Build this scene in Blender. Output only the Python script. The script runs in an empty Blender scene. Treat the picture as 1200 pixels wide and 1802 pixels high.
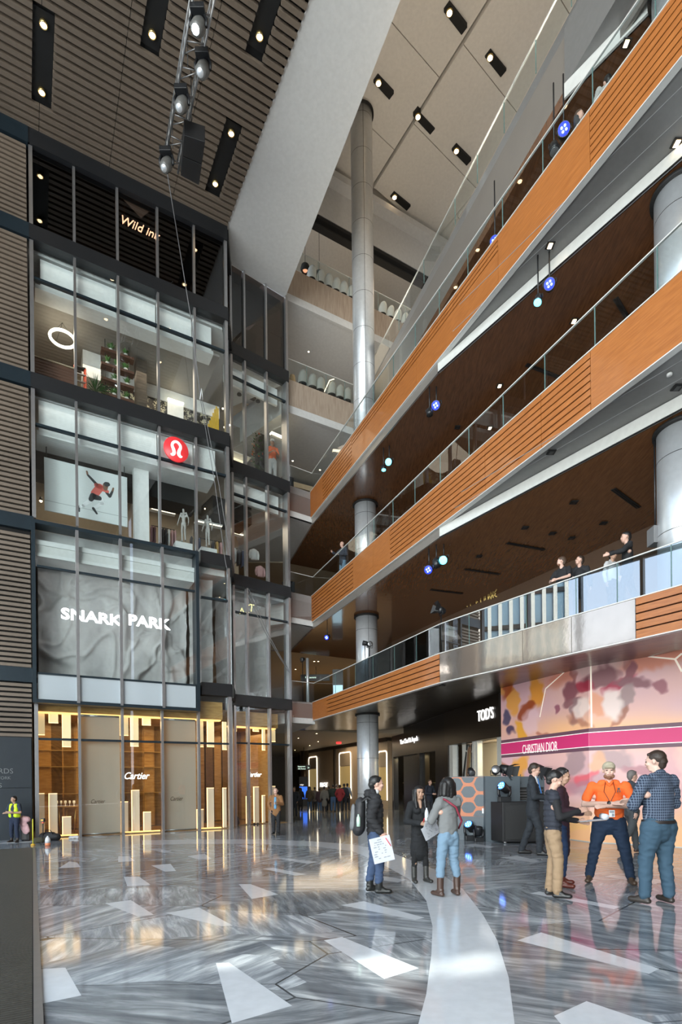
import bpy, bmesh, math, random
from mathutils import Vector, Matrix, noise
random.seed(7)
sc = bpy.context.scene
COL = sc.collection
# ---------------- camera ----------------
F, CX, CY, H = 970.0, 600.0, 1378.0, 1.65
RHO = math.radians(0.6)
cR, sR = math.cos(RHO), math.sin(RHO)
cam_d = bpy.data.cameras.new('camera'); cam = bpy.data.objects.new('camera', cam_d); COL.objects.link(cam)
cam.matrix_world = Matrix(((cR, sR, 0, 0), (0, 0, -1, 0), (-sR, cR, 0, H), (0, 0, 0, 1)))
cam_d.sensor_fit = 'VERTICAL'; cam_d.sensor_height = 36.0; cam_d.sensor_width = 36.0*1200/1802
cam_d.lens = 36.0*F/1802.0; cam_d.shift_y = (CY-901.0)/1802.0; cam_d.shift_x = 0.0
cam_d.clip_start = 0.05; cam_d.clip_end = 800
sc.camera = cam
# ---------------- light ----------------
sc.view_settings.view_transform = 'Standard'; sc.view_settings.look = 'None'
sc.view_settings.gamma = 1.0; sc.view_settings.use_curve_mapping = False
sc.view_settings.exposure = 0.25
w = bpy.data.worlds.new('sky'); sc.world = w; w.use_nodes = True
nt = w.node_tree; nt.nodes.clear()
bgo = nt.nodes.new('ShaderNodeOutputWorld'); bg = nt.nodes.new('ShaderNodeBackground')
tc = nt.nodes.new('ShaderNodeTexCoord'); sx = nt.nodes.new('ShaderNodeSeparateXYZ'); cr = nt.nodes.new('ShaderNodeValToRGB')
nt.links.new(tc.outputs['Generated'], sx.inputs[0]); nt.links.new(sx.outputs['Z'], cr.inputs[0])
cr.color_ramp.elements[0].position = 0.0; cr.color_ramp.elements[0].color = (.88, .93, 1, 1)
cr.color_ramp.elements[1].position = .7; cr.color_ramp.elements[1].color = (.42, .62, .96, 1)
nt.links.new(cr.outputs[0], bg.inputs[0]); bg.inputs[1].default_value = 2.5
nt.links.new(bg.outputs[0], bgo.inputs[0])
def lamp(name, kind, loc, energy, color=(1, 1, 1), size=1.0, rot=None, size_y=None, spot=None):
    d = bpy.data.lights.new(name, kind); o = bpy.data.objects.new(name, d); COL.objects.link(o)
    d.energy = energy; d.color = color; o.location = loc
    if kind == 'AREA':
        d.size = size
        if size_y: d.shape = 'RECTANGLE'; d.size_y = size_y
    elif kind in ('POINT', 'SPOT'): d.shadow_soft_size = size
    if kind == 'SPOT' and spot: d.spot_size = spot; d.spot_blend = .6
    if rot is not None: o.rotation_euler = rot
    return o
def aim(o, tgt):
    v = Vector(tgt)-o.location; o.rotation_euler = v.to_track_quat('-Z', 'Y').to_euler()
sun = lamp('sun', 'SUN', (0, -30, 60), 6.0, (1, .93, .82)); sun.data.angle = math.radians(.6)
aim(sun, sun.location+Vector((-.72, .30, -.62)))      # comes over the hall roof and lights the tower outside

# added area lamp boosting daylight through the glass wall behind and left of camera
dl = lamp('window_daylight', 'AREA', (-6.5, -20, 13.5), 19000, (1.0, .96, .91), 17, None, 22)
dl.rotation_euler = Vector((.10, .99, -.03)).to_track_quat('-Z', 'Y').to_euler()
# added lamp low outside, aimed up to brighten the ceilings
pb = lamp('plaza_bounce', 'AREA', (-15, -5, .6), 8500, (1.0, .94, .87), 18, None, 14)
pb.rotation_euler = Vector((.62, .50, .60)).to_track_quat('-Z', 'Y').to_euler()
# added spot lamps outside making soft bright patches on the floor, like reflected sunlight
for i, (x, y, e, a) in enumerate(((-.85, 5.5, 60000, 2.2), (.25, 4.75, 75000, 2.0), (1.2, 5.0, 45000, 1.2))):
    sp = lamp('mirrored_sunlight', 'SPOT', (-16+i*.8, -9, 15), e, (1, .95, .86), .12, None, None, math.radians(a)); aim(sp, (x, y, 0))
# ---------------- pixel to place helpers (reference frame 1200x1802) ----------------
EYE = Vector((0, 0, H))
def ray(px, py):
    a = (px-CX)/F; b = (CY-py)/F
    return Vector((a*cR+b*sR, 1.0, -a*sR+b*cR))
def plan(px, k, z=10.0):
    Y = F/k; return Vector(((((px-CX)/k)+(z-H)*sR)/cR, Y))
def onz(px, py, z):
    r = ray(px, py); t = (z-H)/r.z; return EYE+r*t
def ground(px, py): return onz(px, py, 0.0)
class Wall:
    """vertical plane from plan point A to B; s runs along it, d is out of it towards the hall"""
    def __init__(s, A, B):
        s.A = Vector((A[0], A[1], 0)); s.B = Vector((B[0], B[1], 0)); s.L = (s.B-s.A).length
        s.u = (s.B-s.A).normalized(); n = Vector((s.u.y, -s.u.x, 0))
        if n.dot(Vector((0, 0, 0))-s.A) < 0: n = -n
        s.n = n
    def p(s, a, z, d=0.0): return s.A+s.u*a+s.n*d+Vector((0, 0, z))
    def hit(s, px, py, d=0.0):
        r = ray(px, py); o = s.A+s.n*d; t = (o-EYE).dot(s.n)/r.dot(s.n); q = EYE+r*t
        return ((q-s.A).dot(s.u), q.z)
    def shift(s, d):
        return Wall((s.A+s.n*d)[:2], (s.B+s.n*d)[:2])
# ---------------- mesh builder ----------------
class MB:
    def __init__(s): s.v = []; s.f = []; s.m = []; s.sm = []
    def add(s, vs, fs, m=0, smooth=False):
        b = len(s.v); s.v += [Vector(x) for x in vs]
        for f in fs: s.f.append([i+b for i in f]); s.m.append(m); s.sm.append(smooth)
        return s
    def hexa(s, c8, m=0):
        return s.add(c8, [(0, 3, 2, 1), (4, 5, 6, 7), (0, 1, 5, 4), (1, 2, 6, 5), (2, 3, 7, 6), (3, 0, 4, 7)], m)
    def box(s, c, sz, m=0, ax=None):
        c = Vector(c); hx, hy, hz = [q/2 for q in sz]
        ax = ax or (Vector((1, 0, 0)), Vector((0, 1, 0)), Vector((0, 0, 1)))
        P = lambda a, b, d: c+ax[0]*a*hx+ax[1]*b*hy+ax[2]*d*hz
        return s.hexa([P(-1, -1, -1), P(1, -1, -1), P(1, 1, -1), P(-1, 1, -1), P(-1, -1, 1), P(1, -1, 1), P(1, 1, 1), P(-1, 1, 1)], m)
    def wbox(s, W, s0, s1, z0, z1, d0, d1, m=0):
        return s.hexa([W.p(s0, z0, d0), W.p(s1, z0, d0), W.p(s1, z0, d1), W.p(s0, z0, d1), W.p(s0, z1, d0), W.p(s1, z1, d0), W.p(s1, z1, d1), W.p(s0, z1, d1)], m)
    def poly(s, pts, m=0): return s.add(pts, [list(range(len(pts)))], m)
    def prism(s, pts, h, m=0):
        """pts: coplanar loop, h: extrusion vector"""
        n = len(pts); h = Vector(h); a = [Vector(p) for p in pts]; b = [p+h for p in a]
        fs = [list(range(n))[::-1], [n+i for i in range(n)]]+[[i, (i+1) % n, n+(i+1) % n, n+i] for i in range(n)]
        return s.add(a+b, fs, m)
    def slab(s, xy, z0, z1, m=0): return s.prism([(p[0], p[1], z0) for p in xy], (0, 0, z1-z0), m)
    def tube(s, path, r, n=8, m=0, cap=True, smooth=True):
        path = [Vector(p) for p in path]; R = r if isinstance(r, (list, tuple)) else [r]*len(path)
        up = Vector((0, 0, 1)); vs = []; fs = []
        prev = None
        for i, p in enumerate(path):
            t = (path[min(i+1, len(path)-1)]-path[max(i-1, 0)]).normalized()
            if prev is None:
                a = t.orthogonal().normalized()
            else:
                a = (prev-t*prev.dot(t)); a = a.normalized() if a.length > 1e-6 else t.orthogonal().normalized()
            prev = a; b = t.cross(a)
            for j in range(n):
                q = 2*math.pi*j/n; vs.append(p+(a*math.cos(q)+b*math.sin(q))*R[i])
        for i in range(len(path)-1):
            for j in range(n):
                fs.append((i*n+j, i*n+(j+1) % n, (i+1)*n+(j+1) % n, (i+1)*n+j))
        if cap: fs.append(list(range(n))[::-1]); fs.append([(len(path)-1)*n+j for j in range(n)])
        return s.add(vs, fs, m, smooth)
    def cyl(s, a, b, r, n=16, m=0, r2=None, smooth=True):
        return s.tube([a, b], [r, r if r2 is None else r2], n, m, True, smooth)
    def ball(s, c, r, m=0, n=10, sc=(1, 1, 1), ax=None):
        c = Vector(c); ax = ax or (Vector((1, 0, 0)), Vector((0, 1, 0)), Vector((0, 0, 1))); vs = []; fs = []
        for i in range(1, n):
            th = math.pi*i/n
            for j in range(2*n):
                ph = math.pi*j/n
                q = (math.sin(th)*math.cos(ph)*sc[0], math.sin(th)*math.sin(ph)*sc[1], math.cos(th)*sc[2])
                vs.append(c+(ax[0]*q[0]+ax[1]*q[1]+ax[2]*q[2])*r)
        t = len(vs); vs += [c+ax[2]*r*sc[2], c-ax[2]*r*sc[2]]
        for i in range(n-2):
            for j in range(2*n): fs.append((i*2*n+j, (i+1)*2*n+j, (i+1)*2*n+(j+1) % (2*n), i*2*n+(j+1) % (2*n)))
        for j in range(2*n):
            fs.append((t, j, (j+1) % (2*n))); fs.append((t+1, (n-2)*2*n+(j+1) % (2*n), (n-2)*2*n+j))
        return s.add(vs, fs, m, True)
    def lathe(s, prof, c=(0, 0, 0), n=20, m=0, ax=None, cap=True):
        c = Vector(c); ax = ax or (Vector((1, 0, 0)), Vector((0, 1, 0)), Vector((0, 0, 1))); vs = []; fs = []
        for r, z in prof:
            for j in range(n):
                q = 2*math.pi*j/n; vs.append(c+ax[0]*r*math.cos(q)+ax[1]*r*math.sin(q)+ax[2]*z)
        for i in range(len(prof)-1):
            for j in range(n): fs.append((i*n+j, i*n+(j+1) % n, (i+1)*n+(j+1) % n, (i+1)*n+j))
        if cap: fs.append(list(range(n))[::-1]); fs.append([(len(prof)-1)*n+j for j in range(n)])
        return s.add(vs, fs, m, True)
    def build(s, name, mats, parent=None, bevel=0, **tags):
        me = bpy.data.meshes.new(name); me.from_pydata([tuple(v) for v in s.v], [], s.f)
        mats = mats if isinstance(mats, (list, tuple)) else [mats]
        for m in mats: me.materials.append(m)
        me.polygons.foreach_set('material_index', s.m); me.polygons.foreach_set('use_smooth', s.sm); me.update()
        bm = bmesh.new(); bm.from_mesh(me); bmesh.ops.recalc_face_normals(bm, faces=bm.faces); bm.to_mesh(me); bm.free()
        o = bpy.data.objects.new(name, me); COL.objects.link(o)
        if parent:
            o.parent = parent
            o.matrix_parent_inverse = Matrix.Identity(4)
            o.location = -parent.location if not tags.get('local') else (0, 0, 0)
        tags.pop('local', None)
        if bevel:
            b = o.modifiers.new('bevel', 'BEVEL'); b.width = bevel; b.segments = 2; b.limit_method = 'ANGLE'
        for k, v in tags.items(): o[k] = v
        return o
def thing(name, label, category, loc=(0, 0, 0), group=None, kind=None):
    o = bpy.data.objects.new(name, None); COL.objects.link(o); o.location = loc; o.empty_display_size = .1
    if kind: o['kind'] = kind
    if label: o['label'] = label
    if category: o['category'] = category
    if group: o['group'] = group
    return o
def copy_tree(o, parent=None):
    c = o.copy(); COL.objects.link(c)
    if parent: c.parent = parent
    for ch in list(o.children): copy_tree(ch, c)
    return c
# ---------------- materials ----------------
MATS = {}
def M(name, col=(.5, .5, .5), rough=.5, metal=0.0, emit=0.0, ecol=None, spec=None, coat=0, bump=None):
    if name in MATS: return MATS[name]
    m = bpy.data.materials.new(name); m.use_nodes = True; b = m.node_tree.nodes['Principled BSDF']
    b.inputs['Base Color'].default_value = (*col, 1); b.inputs['Roughness'].default_value = rough; b.inputs['Metallic'].default_value = metal
    if spec is not None: b.inputs['Specular IOR Level'].default_value = spec
    if coat: b.inputs['Coat Weight'].default_value = coat; b.inputs['Coat Roughness'].default_value = .05
    if emit:
        b.inputs['Emission Color'].default_value = (*(ecol or col), 1); b.inputs['Emission Strength'].default_value = emit
    n = m.node_tree.nodes; l = m.node_tree.links
    # a little natural variation on every surface
    if not emit:
        t = n.new('ShaderNodeTexCoord'); nz = n.new('ShaderNodeTexNoise'); nz.inputs['Scale'].default_value = bump[0] if bump else 9
        nz.inputs['Detail'].default_value = 4; l.new(t.outputs['Object'], nz.inputs['Vector'])
        mx = n.new('ShaderNodeMix'); mx.data_type = 'RGBA'; mx.inputs['A'].default_value = (*[c*.88 for c in col], 1); mx.inputs['B'].default_value = (*[min(1, c*1.1) for c in col], 1)
        l.new(nz.outputs['Fac'], mx.inputs['Factor']); l.new(mx.outputs['Result'], b.inputs['Base Color'])
        if bump:
            bp = n.new('ShaderNodeBump'); bp.inputs['Strength'].default_value = bump[1]; bp.inputs['Distance'].default_value = bump[2]
            l.new(nz.outputs['Fac'], bp.inputs['Height']); l.new(bp.outputs[0], b.inputs['Normal'])
    MATS[name] = m; return m
def glass(name, tint=(.9, .95, .95), refl=.08, rough=0.0, grad=1.45, opaque=0.0, ocol=(.1, .1, .1)):
    if name in MATS: return MATS[name]
    m = bpy.data.materials.new(name); m.use_nodes = True; nt = m.node_tree; nt.nodes.clear()
    out = nt.nodes.new('ShaderNodeOutputMaterial'); tr = nt.nodes.new('ShaderNodeBsdfTransparent'); gl = nt.nodes.new('ShaderNodeBsdfGlossy')
    fr = nt.nodes.new('ShaderNodeFresnel'); fr.inputs['IOR'].default_value = grad; mx = nt.nodes.new('ShaderNodeMixShader')
    ad = nt.nodes.new('ShaderNodeMath'); ad.operation = 'ADD'; ad.use_clamp = True; ad.inputs[1].default_value = refl
    tr.inputs[0].default_value = (*tint, 1); gl.inputs['Roughness'].default_value = rough; gl.inputs[0].default_value = (.95, .97, 1, 1)
    # only the outer face of a pane mirrors, so a thin sheet does not reflect twice
    ge = nt.nodes.new('ShaderNodeNewGeometry'); iv = nt.nodes.new('ShaderNodeMath'); iv.operation = 'SUBTRACT'; iv.inputs[0].default_value = 1.0; nt.links.new(ge.outputs['Backfacing'], iv.inputs[1])
    ml = nt.nodes.new('ShaderNodeMath'); ml.operation = 'MULTIPLY'; nt.links.new(iv.outputs[0], ml.inputs[0])
    nt.links.new(fr.outputs[0], ad.inputs[0]); nt.links.new(ad.outputs[0], ml.inputs[1]); nt.links.new(ml.outputs[0], mx.inputs[0])
    src = tr
    if opaque:
        df = nt.nodes.new('ShaderNodeBsdfDiffuse'); df.inputs[0].default_value = (*ocol, 1); m2 = nt.nodes.new('ShaderNodeMixShader'); m2.inputs[0].default_value = opaque
        nt.links.new(tr.outputs[0], m2.inputs[1]); nt.links.new(df.outputs[0], m2.inputs[2]); src = m2
    nt.links.new(src.outputs[0], mx.inputs[1]); nt.links.new(gl.outputs[0], mx.inputs[2]); nt.links.new(mx.outputs[0], out.inputs[0])
    MATS[name] = m; return m
def nodes_of(name, rough=.4, metal=0.0):
    m = M(name, (.5, .5, .5), rough, metal); n = m.node_tree.nodes; l = m.node_tree.links; b = n['Principled BSDF']
    for x in list(n):
        if x.type in ('TEX_NOISE', 'MIX', 'TEX_COORD'): n.remove(x)
    return m, n, l, b
def wood(name, c1, c2, rough=.3, scale=(1, 1, 14), coat=0.0, planks=None):
    m, n, l, b = nodes_of(name, rough)
    t = n.new('ShaderNodeTexCoord'); mp = n.new('ShaderNodeMapping'); mp.inputs['Scale'].default_value = scale
    l.new(t.outputs['Object'], mp.inputs[0]); nz = n.new('ShaderNodeTexNoise'); nz.inputs['Scale'].default_value = 3; nz.inputs['Detail'].default_value = 7
    l.new(mp.outputs[0], nz.inputs[0]); r = n.new('ShaderNodeValToRGB'); r.color_ramp.elements[0].color = (*c1, 1); r.color_ramp.elements[1].color = (*c2, 1)
    r.color_ramp.elements[0].position = .3; r.color_ramp.elements[1].position = .7
    l.new(nz.outputs['Fac'], r.inputs[0]); l.new(r.outputs[0], b.inputs['Base Color'])
    n2 = n.new('ShaderNodeTexNoise'); n2.inputs['Scale'].default_value = 1.6; l.new(t.outputs['Object'], n2.inputs[0])
    bp = n.new('ShaderNodeBump'); bp.inputs['Strength'].default_value = .12; bp.inputs['Distance'].default_value = .05
    l.new(n2.outputs['Fac'], bp.inputs['Height']); l.new(bp.outputs[0], b.inputs['Normal'])
    if coat: b.inputs['Coat Weight'].default_value = coat; b.inputs['Coat Roughness'].default_value = .06
    return m
def text(name, s, mat, W=None, s0=0, z0=0, size=.3, d=.02, ext=.01, parent=None, font_shear=0.0, xs=1.0, bold=0.0, loc=None, rot=None, **tags):
    c = bpy.data.curves.new(name, 'FONT'); c.body = s; c.size = size; c.extrude = ext; c.shear = font_shear; c.resolution_u = 3; c.offset = bold*size
    o = bpy.data.objects.new(name, c); COL.objects.link(o)
    bpy.context.view_layer.update(); dg = bpy.context.evaluated_depsgraph_get(); me = bpy.data.meshes.new_from_object(o.evaluated_get(dg)); bpy.data.objects.remove(o)
    me.transform(Matrix.Diagonal((xs, 1, 1, 1)))
    me.materials.clear(); me.materials.append(mat)
    if W is not None:
        # text x runs the way a reader in the hall sees left to right
        u = W.u if W.u.cross(Vector((0, 0, 1))).dot(W.n) > 0 else -W.u
        z = Vector((0, 0, 1)); o3 = W.p(s0, z0, d); n = W.n
        me.transform(Matrix(((u.x, z.x, n.x, o3.x), (u.y, z.y, n.y, o3.y), (u.z, z.z, n.z, o3.z), (0, 0, 0, 1))))
    else:
        me.transform(Matrix.Translation(loc) @ rot)
    ob = bpy.data.objects.new(name, me); COL.objects.link(ob)
    if parent: ob.parent = parent; ob.location = -parent.location
    for k, v in tags.items(): ob[k] = v
    return ob
# ---------------- palette ----------------
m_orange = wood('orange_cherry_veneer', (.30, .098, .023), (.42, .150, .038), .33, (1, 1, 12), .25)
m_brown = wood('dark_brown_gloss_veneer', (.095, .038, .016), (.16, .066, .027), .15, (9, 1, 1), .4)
m_groove = M('groove_black', (.015, .009, .006), .8)
m_soffit = M('grey_soffit_panel', (.20, .195, .19), .42, .25)
m_soffit_dark = M('dark_brushed_soffit', (.085, .072, .058), .26, .75, bump=(1.2, .25, .12))
m_seam = M('seam_grey', (.35, .35, .35), .5)
m_white = M('white_plaster', (.68, .68, .67), .6)
m_greywhite = M('grey_plaster', (.55, .55, .545), .6)
m_beige = M('beige_plaster', (.44, .36, .26), .6)
m_strip = M('pale_metal_strip', (.62, .62, .59), .38, .1)
m_stone = wood('pinkish_travertine', (.30, .23, .18), (.42, .34, .27), .3, (6, 6, .6), .2)
m_steel = M('brushed_steel', (.66, .68, .70), .34, .62)
m_alu = M('mullion_aluminium', (.42, .42, .43), .32, .85)
m_black = M('black_powder_coat', (.012, .013, .015), .38)
m_navy = M('blue_black_steel', (.018, .030, .040), .32, .3)
m_dark = M('near_black', (.006, .006, .006), .7)
m_slat = M('brown_slat', (.16, .125, .095), .55, .1)
m_slatback = M('slat_void_black', (.006, .006, .006), .9)
m_gold = M('brass_gold', (.75, .55, .22), .3, .9)
m_glass = glass('clear_glass', (.93, .96, .96), .05, 0, 1.5)
m_glass_r = glass('railing_glass', (.93, .96, .96), .02, 0, 1.4)
m_glass_edge = M('green_glass_edge', (.13, .22, .21), .25)
m_glass_dark = glass('dark_tinted_glass', (.30, .25, .23), .05, 0, 1.45)
m_glass_smoke = glass('smoked_glass', (.22, .27, .30), .10)
m_frost = glass('frosted_white_glass', (.8, .85, .88), .05, .1, 1.45, .82, (.52, .58, .62))
m_metalwall = M('champagne_steel_fascia', (.36, .33, .30), .34, .6, bump=(.9, .12, .08))
def emis(name, col, e): return M(name, col, .5, 0, e, col)
m_lampwarm = emis('warm_lamp', (1, .72, .42), 14)
m_lampwhite = emis('white_lamp', (1, .9, .75), 9)
m_exit = emis('exit_red', (1, .05, .05), 1.6)
m_letter = emis('lit_letter_white', (1, .98, .95), 1.15)
# ---------------- marble floor ----------------
def marble():
    m, n, l, b = nodes_of('grey_marble', .075)
    t = n.new('ShaderNodeTexCoord'); mp = n.new('ShaderNodeMapping'); mp.inputs['Rotation'].default_value = (0, 0, .46); mp.inputs['Scale'].default_value = (.40, .78, 1)
    l.new(t.outputs['Object'], mp.inputs[0])
    vo = n.new('ShaderNodeTexVoronoi'); vo.feature = 'F1'; vo.distance = 'MANHATTAN'; vo.inputs['Scale'].default_value = .9; l.new(mp.outputs[0], vo.inputs[0])
    ve = n.new('ShaderNodeTexVoronoi'); ve.feature = 'DISTANCE_TO_EDGE'; ve.inputs['Scale'].default_value = .9; l.new(mp.outputs[0], ve.inputs[0])
    sp = n.new('ShaderNodeSeparateColor'); l.new(vo.outputs['Color'], sp.inputs[0])
    ang = n.new('ShaderNodeMath'); ang.operation = 'MULTIPLY'; ang.inputs[1].default_value = 3.1; l.new(sp.outputs[0], ang.inputs[0])
    vr = n.new('ShaderNodeVectorRotate'); vr.rotation_type = 'Z_AXIS'; l.new(t.outputs['Object'], vr.inputs['Vector']); l.new(ang.outputs[0], vr.inputs['Angle'])
    m2 = n.new('ShaderNodeMapping'); m2.inputs['Scale'].default_value = (.55, 3.6, 1); l.new(vr.outputs[0], m2.inputs[0])
    nz = n.new('ShaderNodeTexNoise'); nz.inputs['Scale'].default_value = 2.2; nz.inputs['Detail'].default_value = 9; nz.inputs['Roughness'].default_value = .66; nz.inputs['Distortion'].default_value = .45
    l.new(m2.outputs[0], nz.inputs[0])
    r = n.new('ShaderNodeValToRGB'); e = r.color_ramp.elements
    e[0].position = .30; e[0].color = (.13, .145, .165, 1); e[1].position = .72; e[1].color = (.66, .69, .72, 1)
    x = e.new(.48); x.color = (.26, .28, .305, 1); x = e.new(.57); x.color = (.40, .425, .45, 1)
    l.new(nz.outputs['Fac'], r.inputs[0])
    br = n.new('ShaderNodeMix'); br.data_type = 'RGBA'; br.blend_type = 'MULTIPLY'; br.inputs['Factor'].default_value = 1
    mr = n.new('ShaderNodeMapRange'); mr.inputs['To Min'].default_value = .72; mr.inputs['To Max'].default_value = 1.2; l.new(sp.outputs[1], mr.inputs[0])
    l.new(r.outputs[0], br.inputs['A']); l.new(mr.outputs[0], br.inputs['B'])
    ed = n.new('ShaderNodeMath'); ed.operation = 'LESS_THAN'; ed.inputs[1].default_value = .004; l.new(ve.outputs[0], ed.inputs[0])
    mx = n.new('ShaderNodeMix'); mx.data_type = 'RGBA'; l.new(ed.outputs[0], mx.inputs['Factor']); l.new(br.outputs['Result'], mx.inputs['A']); mx.inputs['B'].default_value = (.07, .075, .08, 1)
    l.new(mx.outputs['Result'], b.inputs['Base Color']); b.inputs['Specular IOR Level'].default_value = .75
    return m
m_marble = marble()
m_inlay = M('white_marble_inlay', (.66, .69, .73), .10, spec=.7)
m_inlay2 = M('pale_grey_inlay', (.58, .61, .65), .10, spec=.7)
fl = MB(); fl.slab([(-40, -9), (40, -9), (40, 75), (-40, 75)], -.3, 0, 0)
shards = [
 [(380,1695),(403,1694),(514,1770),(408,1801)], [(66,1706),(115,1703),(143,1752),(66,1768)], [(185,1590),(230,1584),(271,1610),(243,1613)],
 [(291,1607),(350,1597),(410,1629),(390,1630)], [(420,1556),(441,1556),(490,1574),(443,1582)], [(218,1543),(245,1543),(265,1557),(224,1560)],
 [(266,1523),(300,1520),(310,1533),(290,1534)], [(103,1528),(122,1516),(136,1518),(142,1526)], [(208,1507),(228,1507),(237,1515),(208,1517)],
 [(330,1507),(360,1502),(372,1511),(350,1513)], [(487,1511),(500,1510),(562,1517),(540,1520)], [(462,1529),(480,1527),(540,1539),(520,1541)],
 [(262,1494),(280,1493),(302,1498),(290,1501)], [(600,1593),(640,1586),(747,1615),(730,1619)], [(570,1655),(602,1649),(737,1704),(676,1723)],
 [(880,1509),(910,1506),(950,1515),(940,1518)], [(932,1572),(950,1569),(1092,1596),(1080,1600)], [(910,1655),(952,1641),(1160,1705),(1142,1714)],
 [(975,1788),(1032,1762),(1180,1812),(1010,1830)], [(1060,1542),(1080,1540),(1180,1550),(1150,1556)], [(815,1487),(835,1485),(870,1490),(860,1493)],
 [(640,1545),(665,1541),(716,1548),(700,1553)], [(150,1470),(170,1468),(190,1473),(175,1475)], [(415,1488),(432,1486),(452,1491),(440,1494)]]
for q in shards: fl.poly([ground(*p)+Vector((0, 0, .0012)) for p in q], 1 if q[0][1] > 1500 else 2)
bL = [(250,1487),(350,1485),(450,1485),(560,1490),(620,1498),(660,1514),(720,1547),(750,1585),(761,1630),(759,1680),(750,1750),(735,1806),(715,1900)]
bR = [(250,1479),(350,1477),(450,1477),(560,1481),(620,1486),(677,1496),(765,1530),(815,1565),(850,1610),(875,1655),(895,1720),(906,1806),(912,1900)]
for i in range(len(bL)-1):
    fl.poly([ground(*p)+Vector((0, 0, .0008)) for p in (bL[i], bL[i+1], bR[i+1], bR[i])], 1 if i > 3 else 2)
fl.build('floor', [m_marble, m_inlay, m_inlay2], kind='structure')

# ---------------- levels ----------------
F2, F3, F4, F5, F6, ZC, ZS = 5.24, 9.96, 14.58, 19.18, 24.08, 29.2, 22.2
ZMAX = 31.0
# ---------------- left shop block ----------------
A = plan(60, 56); B = plan(402, 47.5); FL = Wall(A, B)                # front facade
R0 = plan(406, 44.6); R1 = plan(507, 41.5); FR = Wall(R0, R1)         # set-back facade
S0 = plan(508, 40.7); Cc = plan(552, 39.5, 8); SS = Wall(S0, Cc)      # bridge balconies
D2 = plan(776, 62.6, 8); RR = Wall(Cc, D2)                           # timber balcony line
E2 = plan(1200, 94.5, 8); EE = Wall(D2, E2)
RE = Cc+(D2-Cc).normalized()*((D2-Cc).length*(plan(1200, 106.5, 8)-Cc).length/(D2-Cc).length)
C5 = plan(624, 36.9, 18); L5b = plan(1017, 78.5, 18); L5W = Wall(C5, L5b)
D5 = plan(995, 77, 16); E5 = plan(1149, 87, 16)
SV0 = plan(690, 29, 3); SV1 = plan(884, 47, 3); SV = Wall(SV0, SV1)    # dark shop fronts
DI0 = plan(882, 52, 3); DI1 = plan(1036, 66, 3); DI2 = plan(1215, 73.5, 3)
BW0 = plan(690, 36, 7); BW1 = plan(780, 41.9, 7); BW2 = plan(1200, 68.5, 7)
def ext(P, Q, t): return Vector(P)+(Vector(Q)-Vector(P))*t
# back wall of the shop block, floors between storeys
nb = FL.n; back = 6.0
def blk(z0, z1, name, mt, inset=.30):
    a0 = FL.p(-.15, 0, -inset); b0 = FL.p(FL.L-.05, 0, -inset); r0 = FR.p(.1, 0, -inset); r1 = FR.p(FR.L-.06, 0, -inset)
    c0 = FL.p(FL.L+.4, 0, -6.2); c1 = FL.p(-.15, 0, -6.2)
    MB().slab([p[:2] for p in (a0, b0, r0, r1, c0, c1)], z0, z1).build(name, mt, kind='structure')
for i, (z0, z1, mt) in enumerate([(F2-.55, F2-.12, m_black), (F3-.55, F3-.12, m_greywhite), (F4-.5, F4-.12, m_greywhite), (F5-.5, F5-.12, m_greywhite)]):
    blk(z0, z1, 'floor', mt)
blk(ZS-.3, ZS+.1, 'ceiling', m_black)
sb = MB(); W6 = FL.shift(-6.2)
sb.wbox(W6, -.4, FL.L+.9, 0, ZS, -.2, 0); 
sb.slab([p[:2] for p in (FL.p(-.3, 0, -.25), FL.p(-.1, 0, -.25), FL.p(-.1, 0, -6.3), FL.p(-.3, 0, -6.3))], 0, ZS)
sb.build('wall_back', M('shop_back_wall', (.30, .27, .235), .7), kind='structure')
# ---------------- slatted wall on the far left ----------------
def slat_mb(W, s0, s1, z0, z1, pitch, h, dep, m=0):
    mb = MB(); z = z0
    while z < z1-h:
        mb.wbox(W, s0, s1, z, z+h, 0.02, dep, m); z += pitch
    return mb
wl = MB(); wl.wbox(FL, -1.95, -.12, 0, ZS, -.25, 0.0, 0)
wl.build('wall_left', m_slatback, kind='structure')
zb = [(4.88, 5.33), (9.62, 10.06), (14.1, 14.57), (18.75, 19.2), (21.7, 22.2)]
zz = [3.17]+[q for p in zb for q in p]
for i in range(0, len(zz)-1, 2):
    slat_mb(FL, -1.93, -.12, zz[i]+.02, zz[i+1], .155, .095, .10).build('wall_left', m_slat, kind='structure')
tb = MB()
for z0, z1 in zb: tb.wbox(FL, -1.93, -.02, z0, z1, 0, .16)
tb.build('trim_1', m_navy, kind='structure')
m_slate = M('dark_slate_stone', (.040, .048, .056), .25, 0, bump=(2.5, .1, .02))
ss = MB()
for i in range(2): ss.wbox(FL, -.14-.89*(i+1)+.012, -.14-.89*i, 0, 1.6, 0, .12); ss.wbox(FL, -.14-.89*(i+1)+.012, -.14-.89*i, 1.61, 3.17, 0, .12)
ss.build('wall_left', m_slate, kind='structure')
text('wall_lettering', 'HUDSON YARDS', M('stone_letter', (.16, .17, .18), .4), FL, FL.hit(42, 1366)[0]-1.95, 2.05, .22, .125, .006, kind='structure')
text('wall_lettering', 'NEW YORK', M('stone_letter', (.16, .17, .18), .4), FL, FL.hit(30, 1376)[0]-.85, 1.87, .13, .125, .006, kind='structure')
text('wall_lettering', 'THE SHOPS', M('stone_letter', (.16, .17, .18), .4), FL, FL.hit(36, 1386)[0]-1.5, 1.62, .20, .125, .006, kind='structure')
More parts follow.
